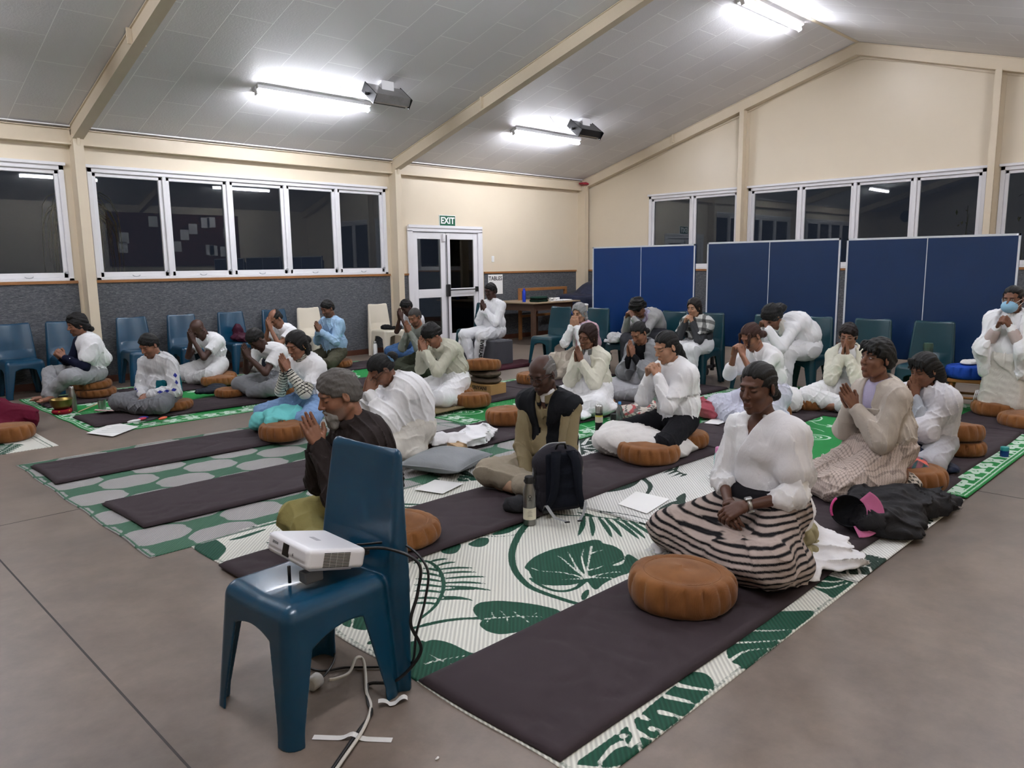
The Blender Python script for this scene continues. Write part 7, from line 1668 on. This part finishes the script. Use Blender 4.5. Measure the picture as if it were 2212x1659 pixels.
t = text_mesh('lettering', 'EPSON', .013, mat('grey_print', '55575c', .5), pb, .0002, (.078, D2+.0034, .048), (PI/2, 0, PI), bold=.0003); text_mesh('lettering', '6', .014, M_BLACK, pb, .0002, (-.046, D2+.0034, .036), (PI/2, 0, PI), bold=.0002)
MB().box((-.02, -.0, H2+.004), (.03, .018, H2+.0048)).build('focus_slot', mat('print_grey', 'a9aab0', .4), pb)
MB().tube([(.0, D2*.86, -.030), (.0, D2*.86, .03)], .006, 8).build('front_foot', M_BLACK, pj); MB().box((-.075, .01, -.024), (-.03, .08, .016), bev=.004).build('rear_foot', mat('foot_grey', '6f7076', .5), pj)
MB().box((-.125, -D2-.035, .035), (-.085, -D2+.01, .055), bev=.004).build('power_plug', M_BLACK, pj)
MB().box((-.04, -D2-.03, .03), (-.01, -D2+.01, .045), bev=.003).build('signal_plug', M_BLACK, pj)
def cord(name, pts, r, m, label, n=10):
    o = MB().tube(spline(pts, n), r, 8).build(name, m); return tag(o, label, 'cable')
px, py = -12.10, -8.99
cord('power_cable', [(px, py-.0, .535), (-12.03, -9.10, .545), (-11.97, -9.19, .50), (-11.985, -9.20, .40), (-12.02, -9.20, .30), (-11.98, -9.20, .18), (-12.03, -9.12, .06), (-12.06, -9.0, .012), (-12.09, -9.02, .008), (-12.14, -9.10, .010), (-12.17, -9.16, .012), (-12.27, -9.22, .010), (-12.44, -9.33, .010), (-12.6, -9.45, .010)], .006, M_BLACK, 'black cable running down from the projector and along the floor under the tape')
cord('signal_cable', [(-12.06, -8.95, .53), (-11.96, -9.08, .54), (-11.93, -9.185, .47), (-11.955, -9.20, .36), (-12.0, -9.205, .26), (-11.96, -9.12, .10), (-11.93, -8.98, .02), (-11.99, -8.90, .008), (-12.06, -8.83, .008), (-12.14, -8.78, .008), (-12.16, -8.66, .008), (-12.08, -8.60, .008), (-12.02, -8.68, .009), (-12.10, -8.80, .02), (-12.2, -8.84, .008), (-12.28, -8.78, .008)], .0045, M_BLACK, 'second black cable looping on the floor beneath the front chair')
cord('extension_lead', [(-12.60, -9.47, .012), (-12.42, -9.335, .014), (-12.25, -9.225, .014), (-12.15, -9.13, .012), (-12.10, -9.03, .010), (-12.03, -8.92, .012), (-12.0, -8.86, .03), (-12.03, -8.86, .045), (-12.08, -8.89, .02), (-12.14, -8.90, .025), (-12.17, -8.895, .03)], .006, mat('white_cable', 'c9c5bc', .5), 'white extension lead ending in a round plug under the front chair')
pl_ = MB().lathe([(.020, 0), (.026, .004), (.027, .045), (.018, .05), (.008, .058)], 24).build('mains_plug', mat('plug_grey_white', 'b9b8b5', .4)); pl_.rotation_euler = (PI/2, 0, PI/2+.35); pl_.location = (-12.235, -8.875, .028); tag(pl_, 'round pale grey mains socket plug lying under the front chair', 'plug')
M_TAPE = mat('white_masking_tape', 'd9d7d4', .7, nscale=20, var=.03)
tp = []; A_, B_ = np.array([-12.37, -9.12]), np.array([-12.20, -9.32])
V_, F_2 = [], []
dd = (B_-A_)/np.linalg.norm(B_-A_); nn = np.array([-dd[1], dd[0]])*.0125
for i in range(25):
    t_ = i/24; p_ = A_+(B_-A_)*t_; z_ = .0022+.017*math.exp(-((t_-.5)/.09)**2); V_ += [(*(p_-nn), z_), (*(p_+nn), z_)]
for i in range(24): F_2.append((2*i, 2*i+1, 2*i+3, 2*i+2))
tag(link_mesh('tape_strip', np_mesh('tape_strip', V_, F_2), M_TAPE), 'strip of white tape holding the cables to the concrete floor', 'tape')
V_, F_2 = [], []
for i in range(20):
    t_ = i/19; V_ += [(-12.13+.09*t_+.01*math.sin(8*t_), -9.145-.035*t_, .020*math.exp(-(t_/.25)**2)+.006+.012*(t_ > .7)*math.sin((t_-.7)*10)), (-12.115+.09*t_+.01*math.sin(8*t_), -9.125-.035*t_, .020*math.exp(-(t_/.25)**2)+.006+.014*(t_ > .7)*math.sin((t_-.7)*10))]
for i in range(19): F_2.append((2*i, 2*i+1, 2*i+3, 2*i+2))
tag(link_mesh('tape_scrap', np_mesh('tape_scrap', V_, F_2), M_TAPE), 'curled loose end of white tape on the cables behind the taped spot', 'tape')
cr_ = Field((-.02, -.02, -.005), (.02, .02, .015), .0015); cr_.ell((0, 0, .003), (.007, .004, .003), .0); cr_.ell((.005, .002, .004), (.004, .004, .003), .002); o_ = sdf_obj('crumb', cr_, M_TAPE); o_.location = (-12.16, -9.50, 0); tag(o_, 'tiny white crumb of paper on the floor at the bottom of the photo', 'crumb')
# ================================================================== backpack
def backpack(x, y, z, rz):
    r = empty('backpack', (x, y, z), rz, 'black and navy backpack standing in front of the man in the black vest', 'backpack'); m = fabric('charcoal_ripstop', '26242b', .8); mn = fabric('navy_black_mesh', '0f131e', .85); mg = fabric('light_grey_webbing', '97999a', .8)
    F = Field((-.2, -.17, -.01), (.2, .18, .5), .006)
    F.box((0, .0, .17), (.145, .085, .17), .05, .02); F.ell((0, .0, .31), (.135, .085, .10), .05); F.box((0, .07, .13), (.12, .05, .12), .04, .02); F.disp(lambda a, b, c: .008*(-.3-folds(a, b, c, 22, 3, (1, 0, .3))), .05); F.cut((0, 0, .002), (0, 0, 1), .01); sdf_obj('bag_body', F, m, r, main=True)
    F = Field((-.2, -.17, -.01), (.2, .0, .5), .006); F.box((0, -.085, .20), (.105, .018, .175), .02, .01); F.disp(lambda a, b, c: .004*np.sin(c*70)*(np.abs(a) < .09)); sdf_obj('back_panel', F, mn, r, main=True)
    for s_ in (-1, 1):
        V, Fc = [], []
        pts = spline([(s_*.045, -.10, .385), (s_*.062, -.135, .33), (s_*.07, -.15, .22), (s_*.085, -.145, .12), (s_*.12, -.115, .03)], 8)
        for i, q in enumerate(pts):
            w_ = .030-.012*i/len(pts)
            for dx, dy in ((-w_, .0), (-w_, -.012), (w_, -.012), (w_, 0)): V.append((q[0]+dx, q[1]+dy, q[2]))
        for i in range(len(pts)-1):
            for j in range(4): a = i*4+j; b = i*4+(j+1) % 4; Fc.append((a, b, b+4, a+4))
        link_mesh('shoulder_strap', np_mesh('shoulder_strap', V, Fc), mn, r)
        V, Fc = [], []
        pts = spline([(s_*.12, -.115, .035), (s_*.125, -.15, .075), (s_*.10, -.19, .03), (s_*.08, -.21, .010), (s_*.04, -.27, .006)], 8)
        for i, q in enumerate(pts): V += [(q[0]-.011, q[1], q[2]), (q[0]+.011, q[1]+.004, q[2]+.001)]
        for i in range(len(pts)-1): Fc.append((2*i, 2*i+1, 2*i+3, 2*i+2))
        link_mesh('webbing', np_mesh('webbing', V, Fc), mg, r); MB().box((s_*.04-.016, -.282, .002), (s_*.04+.016, -.27, .010), bev=.002).build('strap_end', M_BLACK, r)
        MB().box((s_*.12-.018, -.13, .02), (s_*.12+.018, -.11, .045), bev=.004).build('buckle', M_BLACK, r)
    MB().tube(spline([(-.03, -.05, .385), (-.02, -.07, .42), (.02, -.07, .42), (.035, -.05, .385)], 6), .006, 8).build('grab_handle', M_BLACK, r)
    MB().tube(spline([(-.148, .02, .06), (-.152, .02, .2), (-.13, .02, .33), (-.06, .02, .40), (.06, .02, .405)], 6), .006, 6).build('piping', mg, r); MB().tube(spline([(-.15, -.03, .08), (-.155, -.03, .2), (-.135, -.03, .32), (-.05, -.03, .395), (.06, -.03, .40)], 6), .004, 6).build('zip', M_BLACK, r)
backpack(-10.13, -8.20, .034, -.50)
# ================================================================== bottles
M_ST = mat('brushed_bottle_steel', '8f8d89', .3, .9, .5, nscale=60, var=.06, vec=(1, 1, .05)); M_LBL = mat('cream_paper_label', 'd8d2bd', .7, nscale=30)
def b1(o):
    MB().lathe([(.0385, .035), (.0385, .105)], 28, cap=False).build('paper_label', M_LBL, o); MB().tube([(.030*math.cos(a)*0+.0, .030*math.cos(a), .262+.016*math.sin(a)) for a in np.linspace(0, 2*PI, 20)], .004, 6, M=Matrix.Rotation(.7, 4, 'Z')).build('carry_loop', M_BLACK, o)
    M = Matrix.Rotation(R_(228), 4, 'Z') @ Matrix.Translation((.0386, 0, .165)); b = MB(); b.tube([(0, .008*math.cos(a), .012+.008*math.sin(a)) for a in np.linspace(0, 2*PI, 14)], .0018, 5, M=M); b.tube([(0, -.007, -.014), (0, 0, -.003), (0, .007, -.014)], .0018, 5, M=M); b.tube([(0, 0, -.003), (0, 0, .004)], .0018, 5, M=M); b.build('emblem', M_BLACK, o)
    for j, (w_, z_) in enumerate(((14, .09), (20, .08), (18, .066), (20, .058))):
        b = MB(); b.tube([(.0389*math.cos(a), .0389*math.sin(a), z_) for a in np.linspace(R_(228-w_), R_(228+w_), 8)], .0009, 4); b.build('label_print', mat('grey_print', '55575c', .5), o)
bottle('steel_bottle', -10.40, -8.22, .008, [(.036, 0), (.038, .004), (.038, .20), (.026, .235), (.024, .25)], M_ST, [(.028, .25), (.028, .285), (.024, .29)], M_BLACK, 'tall brushed steel bottle with a paper label and black lid by the backpack', b1)
def b2(o): MB().lathe([(.0345, .115), (.0345, .165)], 28, cap=False).build('paper_label', M_LBL, o); MB().lathe([(.0347, .165), (.0347, .18)], 28, cap=False).build('yellow_band', mat('yellow_print', 'c8c04a', .6), o); MB().lathe([(.036, 0), (.036, .018), (.034, .022)], 28).build('steel_foot', M_CHROME, o)
bottle('vacuum_flask', -8.28, -7.05, .012, [(.034, .0), (.034, .20)], M_BLACK, [(.034, .20), (.034, .255), (.028, .27), (.018, .273)], M_CHROME, 'black vacuum flask with a steel cap standing left of the knitted blanket', b2)
M_PET = mat('clear_plastic', 'a9b4b6', .12, 0, .5); M_PET.node_tree.nodes['Principled BSDF'].inputs['Transmission Weight'].default_value = .8
bottle('drink_bottle', -7.82, -6.93, .012, [(.03, 0), (.032, .01), (.032, .12), (.029, .15), (.012, .19), (.012, .2)], M_PET, [(.015, .198), (.015, .22), (.012, .222)], mat('sky_blue_plastic', '3c86c8', .4), 'clear drink bottle with a blue cap near the floral bag')
bottle('small_flask', -7.98, -6.98, .012, [(.027, 0), (.028, .12)], M_BLACK, [(.027, .12), (.027, .135)], M_BLACK, 'short dark tumbler beside the clear bottle with the blue cap')
bottle('ribbed_bottle', -11.12, -2.04, .006, [(.038, 0)]+[(.038+.0012*(i % 2), .01+.0*i+i*.012) for i in range(14)]+[(.026, .215), (.022, .24)], M_ST, [(.024, .238), (.024, .262), (.02, .266)], M_CHROME, 'ribbed steel bottle standing behind the brass singing bowl')
bottle('steel_cup', -10.90, -2.28, .006, [(.036, 0), (.042, .1), (.044, .118)], M_CHROME, [(.045, .115), (.045, .128), (.02, .13)], M_BLACK, 'steel travel cup with a black lid between the bowl and the jacketed man')
bottle('aqua_bottle', -8.86, -8.57, .012, [(.034, 0), (.035, .01), (.035, .17), (.026, .2)], mat('pale_aqua_plastic', 'a5d0cc', .35), [(.027, .198), (.027, .235), (.02, .24)], mat('pink_plastic', 'd88ab8', .4), 'pale aqua bottle with a pink lid just left of the striped skirt woman')
bottle('white_bottle', -6.05, -.46, .0, [(.034, 0), (.036, .01), (.036, .19), (.026, .225)], M_SIGNW, [(.026, .223), (.026, .26), (.02, .265)], M_CHROME, 'white bottle with a steel cap by the ivory chair with the black cloth')
bottle('white_bottle', -6.25, -2.62, .02, [(.034, 0), (.036, .01), (.036, .19), (.026, .225)], M_SIGNW, [(.026, .223), (.026, .25), (.02, .255)], M_SIGNW, 'white bottle standing left of the grey foam block by the bare feet')
tag(MB().lathe([(.025, 0), (.04, .09), (.042, .095)], 20).build('paper_cup', M_SIGNW, None, (-7.4, -4.15, .02)), 'white paper cup on the floor behind the bowing woman in the white shawl', 'cup')
bottle('balm_jar', -6.82, -9.84, .012, [(.028, 0), (.030, .008), (.030, .05)], mat('cobalt_glass', '123a7c', .25), [(.030, .05), (.030, .075), (.027, .078)], mat('teal_lid', '1d8a8a', .4), 'small cobalt jar with a teal lid on the green rug border at the right edge')
bottle('green_flask', -5.0, -8.72, .45, [(.045, 0), (.045, .20), (.04, .215)], mat('olive_green_flask', '30463a', .4, nscale=10), [(.046, .17), (.047, .20), (.042, .22)], mat('olive_green_flask2', '3c5344', .4), 'olive green flask standing on the seat of a dark teal chair')
# singing bowl on its ring cushion, striker
rb = empty('ring_cushion', (-11.25, -2.12, .006), 0, 'red ring cushion with yellow points under the brass bowl', 'cushion'); MB().lathe([(.05, .004), (.085, 0), (.10, .02), (.09, .045), (.06, .05), (.045, .03)], 28).build('ring_body', fabric('crimson_brocade', '8a1424', .7), rb)
for a in range(6): q = a*PI/3; M = Matrix.Rotation(q, 4, 'Z') @ Matrix.Translation((.094, 0, .026)); MB().add([(0, -.02, -.012), (.006, 0, .02), (0, .02, -.012)], [(0, 2, 1), (0, 1, 2)], M=M).build('yellow_point', fabric('yellow_brocade', 'd0a838', .7), rb)
o_ = MB().lathe([(.02, .0), (.07, .006), (.10, .04), (.112, .10), (.114, .105), (.108, .104), (.096, .045), (.066, .014), (.004, .010)], 36, cap=False).build('singing_bowl', mat('aged_brass', '7d6a3a', .35, .9, .5, nscale=8, var=.1), None, (-11.25, -2.12, .056)); tag(o_, 'brass singing bowl sitting on the red ring cushion', 'bowl')
tag(MB().tube([(-11.12, -2.22, .015), (-10.9, -2.05, .04), (-10.85, -2.0, .045)], .007, 8).build('striker', mat('pale_wood_stick', 'b89a78', .6, nscale=10)), 'pale wooden striker lying between the bowl and the steel cup', 'stick')
# papers, phone, tools in front of P2
def sheet(name, pts, z, m, label, cat, th=.0012):
    b = MB(); b.prism(pts, 2, z, z+th); return tag(b.build(name, m), label, cat)
ps = sheet('paper_sheet', [(-11.40, -3.45), (-11.05, -3.13), (-10.96, -3.52), (-11.28, -3.80)], .012, M_SIGNW, 'white printed sheet lying on the corner of the green rug at the left', 'paper')
pr_ = MB()
for i in range(4): a = np.array([-11.33+.06*i, -3.50+.05*i]); b = a+np.array([.20, -.20]); d_ = np.array([.005, .005]); pr_.add([(*a, .0138), (*(a+d_), .0138), (*(b+d_), .0138), (*b, .0138)], [(0, 1, 2, 3)])
pr_.build('printed_lines', mat('grey_print', '55575c', .5), ps)
sheet('paper_sheet', [(-9.77, -8.39), (-9.47, -8.31), (-9.46, -8.57), (-9.80, -8.63)], .016, M_SIGNW, 'blank white paper on the leaf rug right of the backpack', 'paper')
sheet('paper_sheet', [(-10.45, -7.18), (-10.2, -7.1), (-10.12, -7.32), (-10.38, -7.4)], .016, M_SIGNW, 'white paper on the rug between the grey pillow and the man in the black vest', 'paper')
sheet('paper_sheet', [(-7.35, -7.55), (-7.1, -7.5), (-7.08, -7.66), (-7.32, -7.68)], .04, M_SIGNW, 'white paper corner on the mat below the pink bag', 'paper')
bk = Field((-.16, -.12, -.01), (.16, .12, .1), .006); bk.box((0, 0, .02), (.12, .08, .006), .004, R=rotm(12)); bk.disp(lambda a, b, c: .006*wob(a, b, c, 12, 3)); o_ = sdf_obj('booklet', bk, mat('pale_pink_paper', 'd8b9b4', .7)); o_.location = (-10.93, -2.62, .03); o_.rotation_euler = (0, 0, .5); tag(o_, 'pale pink open booklet by the bare feet of the man in teal trimmed jacket', 'booklet')
for (x, y, a, c_, L, lb) in ((-10.95, -3.38, .2, 'dcdcdc', .14, 'white wrapped packet on the green rug border'), (-10.86, -3.33, .5, 'c02a4a', .13, 'red and white pouch on the green rug border'), (-10.80, -3.42, .35, '1a1a1e', .16, 'black stapler shaped tool on the green rug border'), (-10.70, -3.45, .6, 'd8603c', .13, 'coral orange case at the right of the small things on the rug border'), (-10.82, -3.27, -.3, '2b3490', .09, 'small blue tube among the things on the rug border')):
    f_ = Field((-.12, -.05, -.005), (.12, .05, .05), .004); f_.ell((0, 0, .014), (L/2, .024, .014), .005); f_.cut((0, 0, .001), (0, 0, 1)); o_ = sdf_obj('pouch', f_, mat('pouch_'+c_, c_, .5, nscale=15, var=.12)); o_.location = (x, y, .034); o_.rotation_euler = (0, 0, a); tag(o_, lb, 'pouch')
# coat, cap, scarves, bags
heap('black_coat', -8.98, -9.70, .03, [((0, 0, .06), (.34, .20, .10)), ((.28, -.05, .05), (.24, .18, .09)), ((-.2, .0, .06), (.22, .17, .10)), ((.1, .1, .09), (.26, .12, .08)), ((.45, -.16, .02), (.20, .10, .05)), ((-.12, -.14, .04), (.22, .12, .07))], fabric('black_nylon', '1d1c1f', .6, 260), 'crumpled black coat on the mat edge behind the woman in the striped skirt', 'coat', h=.008, amp=.045, f=17, seed=10, top=.28, lo=(-.55, -.4), hi=(.75, .4), d=(1, .5, .2), k=.04)
cp = empty('cap', (-9.37, -9.66, .16), 0, 'pink and black cap lying against the black coat', 'cap'); zc = Vector((.72, .62, -.30)).normalized(); xc = Vector((.66, -.70, -.30)); xc = (xc-zc*xc.dot(zc)).normalized(); yc = zc.cross(xc); cp.rotation_euler = Matrix([[xc[i], yc[i], zc[i]] for i in range(3)]).to_euler()
CF = Field((-.12, -.12, -.02), (.12, .12, .13), .004); CF.ell((0, 0, .0), (.10, .088, .10), 0); CF.ell((0, 0, -.008), (.094, .082, .098), 0, 'sub'); CF.cut((0, 0, 0), (0, 0, 1)); sdf_obj('crown', CF, fabric('black_cap_cloth', '191a1e'), cp)
V, Fc = [], []
for i in range(9):
    for j in range(15):
        t_ = i/8; a = (j/14-.5)*2.3; rr = .088+.085*t_*math.cos(a*.62); V.append((rr*math.cos(a)*1.05, rr*math.sin(a)*.92, -.004-.012*t_+.035*(-(math.sin(a)**2))*t_))
for i in range(8):
    for j in range(14): a = i*15+j; Fc.append((a, a+1, a+16, a+15))
V2 = [(x, y, z-.003) for x, y, z in V]; n_ = len(V); Fc2 = [tuple(q+n_ for q in f[::-1]) for f in Fc]
rim = [j for j in range(15)]+[i*15+14 for i in range(1, 9)]+[8*15+j for j in range(13, -1, -1)]+[i*15 for i in range(7, 0, -1)]
Fc3 = [(rim[i], rim[i-1], rim[i-1]+n_, rim[i]+n_) for i in range(len(rim))]
link_mesh('brim', np_mesh('brim', V+V2, Fc+Fc2+Fc3), fabric('pink_cap_brim', 'd87aa8', .6), cp); MB().tube([(-.095*math.cos(a), .088*math.sin(a), .006) for a in np.linspace(-.6, .6, 10)], .007, 6).build('adjuster_strap', fabric('hot_pink_strap', 'c84a88', .6), cp)
heap('white_scarf', -9.86, -9.68, .03, [((0, 0, .03), (.30, .16, .06)), ((-.22, -.02, .02), (.16, .12, .05)), ((.1, .12, .06), (.12, .10, .08)), ((.05, -.12, .02), (.2, .12, .04)), ((-.30, -.04, .0), (.10, .05, .03))], fabric('white_gauze', 'e4e3e6'), 'white gauze shawl end spread on the mat right of the striped skirt', 'shawl', h=.007, amp=.032, f=30, seed=15, top=.2, lo=(-.5, -.4), hi=(.5, .35), d=(1, -.4, .1), k=.03)
heap('white_scarf', -10.20, -9.04, .03, [((0, 0, .015), (.12, .06, .035)), ((-.08, -.03, .01), (.08, .04, .02))], fabric('white_gauze', 'e4e3e6'), 'fringed white scarf tip on the mat left of the striped skirt', 'shawl', h=.006, amp=.014, f=50, seed=17, top=.1, lo=(-.25, -.15), hi=(.2, .15))
fr_ = MB(); random.seed(12)
for i in range(22): y = -9.0-.006*i; x = -10.27+.004*math.sin(i*2); fr_.tube([(x, y, .042), (x-.03, y+random.uniform(-.01, .01), .036), (x-.055-random.uniform(0, .02), y+random.uniform(-.025, .02), .034)], .0018, 4)
f_o = fr_.build('scarf_fringe', fabric('white_gauze', 'e4e3e6')); f_o.parent = [o for o in bpy.data.objects if o.name.startswith('white_scarf')][-1]; f_o.matrix_parent_inverse = Matrix.Translation(-Vector((-10.20, -9.04, .03)))
heap('maroon_jacket', -8.42, -.46, .452, [((0, 0, .06), (.17, .16, .07)), ((.02, .1, .12), (.10, .07, .14)), ((.1, -.08, .03), (.14, .12, .05))], fabric('maroon_nylon', '3f1428', .55), 'maroon nylon jacket dumped on the seat of a teal chair by the wall', 'jacket', amp=.03, f=24, seed=18, top=.36, lo=(-.3, -.3), hi=(.3, .3))
heap('black_cloth', -5.78, -.5, .452, [((0, 0, .02), (.16, .14, .035)), ((-.05, .02, .045), (.10, .09, .03))], fabric('black_cloth', '141416'), 'folded black cloth on the seat of the ivory chair', 'cloth', amp=.014, seed=19, top=.13, lo=(-.25, -.22), hi=(.25, .22), h=.009)
heap('white_shawl', -5.12, -4.9, .452, [((0, 0, .05), (.16, .17, .06)), ((-.15, .05, -.04), (.05, .12, .12)), ((.0, .1, .08), (.1, .08, .05))], fabric('white_lace', 'cfcfcf'), 'crumpled white shawl on the seat of a dark teal chair behind the grey haired woman', 'shawl', amp=.03, f=34, seed=20, top=.25, lo=(-.3, -.3), hi=(.3, .3))
heap('pink_bag', -7.08, -7.42, .036, [((0, 0, .07), (.09, .10, .09)), ((.02, .06, .12), (.05, .05, .07)), ((-.03, -.05, .05), (.06, .07, .06))], fabric('dusty_rose_leather', 'a8505c', .5), 'dusty rose soft bag between the ponytail woman and the brown haired woman', 'bag', amp=.02, f=32, seed=21, top=.25, lo=(-.2, -.22), hi=(.2, .22), h=.009)
def flor(V):
    v = wob(V[:, 0], V[:, 1], V[:, 2], 60, 5); u = wob(V[:, 0], V[:, 1], V[:, 2], 75, 9); c = np.tile(np.array([[.62, .56, .50]]), (len(V), 1)); c[v > .35] = (.45, .10, .10); c[(u > .5)] = (.16, .15, .14); return c
heap('floral_bag', -7.42, -6.88, .012, [((0, 0, .07), (.2, .17, .08)), ((-.1, .08, .06), (.12, .12, .08)), ((.08, -.05, .10), (.12, .1, .06))], M_CLOTHV, 'cream floral print bag behind the clear bottle and the knitted blanket', 'bag', amp=.016, f=26, seed=22, top=.25, lo=(-.35, -.3), hi=(.35, .3), h=.008, colf=flor)
heap('navy_bag', -8.62, -1.75, .036, [((0, 0, .16), (.13, .12, .20)), ((.1, .02, .08), (.10, .1, .10))], fabric('dark_navy_bag', '0f1220', .7), 'dark navy rucksack standing behind the bald man in the white polo', 'bag', amp=.016, f=16, seed=23, top=.42, lo=(-.3, -.25), hi=(.3, .25))
bottle('black_flask', -8.32, -1.62, .036, [(.035, 0), (.035, .22), (.028, .24)], M_BLACK, [(.03, .24), (.03, .28), (.025, .285)], M_BLACK, 'tall black flask beside the dark navy rucksack near the wall')
heap('white_blanket', -7.2, -6.05, .036, [((0, 0, .03), (.2, .2, .05)), ((-.25, .0, .02), (.16, .12, .04))], WHT, 'white cloth spread in front of the elderly woman with reddish hair', 'blanket', amp=.02, seed=24, top=.16); bpy.data.objects['white_blanket.001'].location = (-7.95, -6.45, .036)
heap('grey_cap', -10.33, -8.05, .03, [((0, 0, .04), (.09, .09, .055))], fabric('charcoal_felt', '2a2a2d'), 'charcoal soft hat on the mat behind the tall steel bottle', 'hat', amp=.012, seed=25, top=.13, lo=(-.16, -.16), hi=(.16, .16), h=.007)
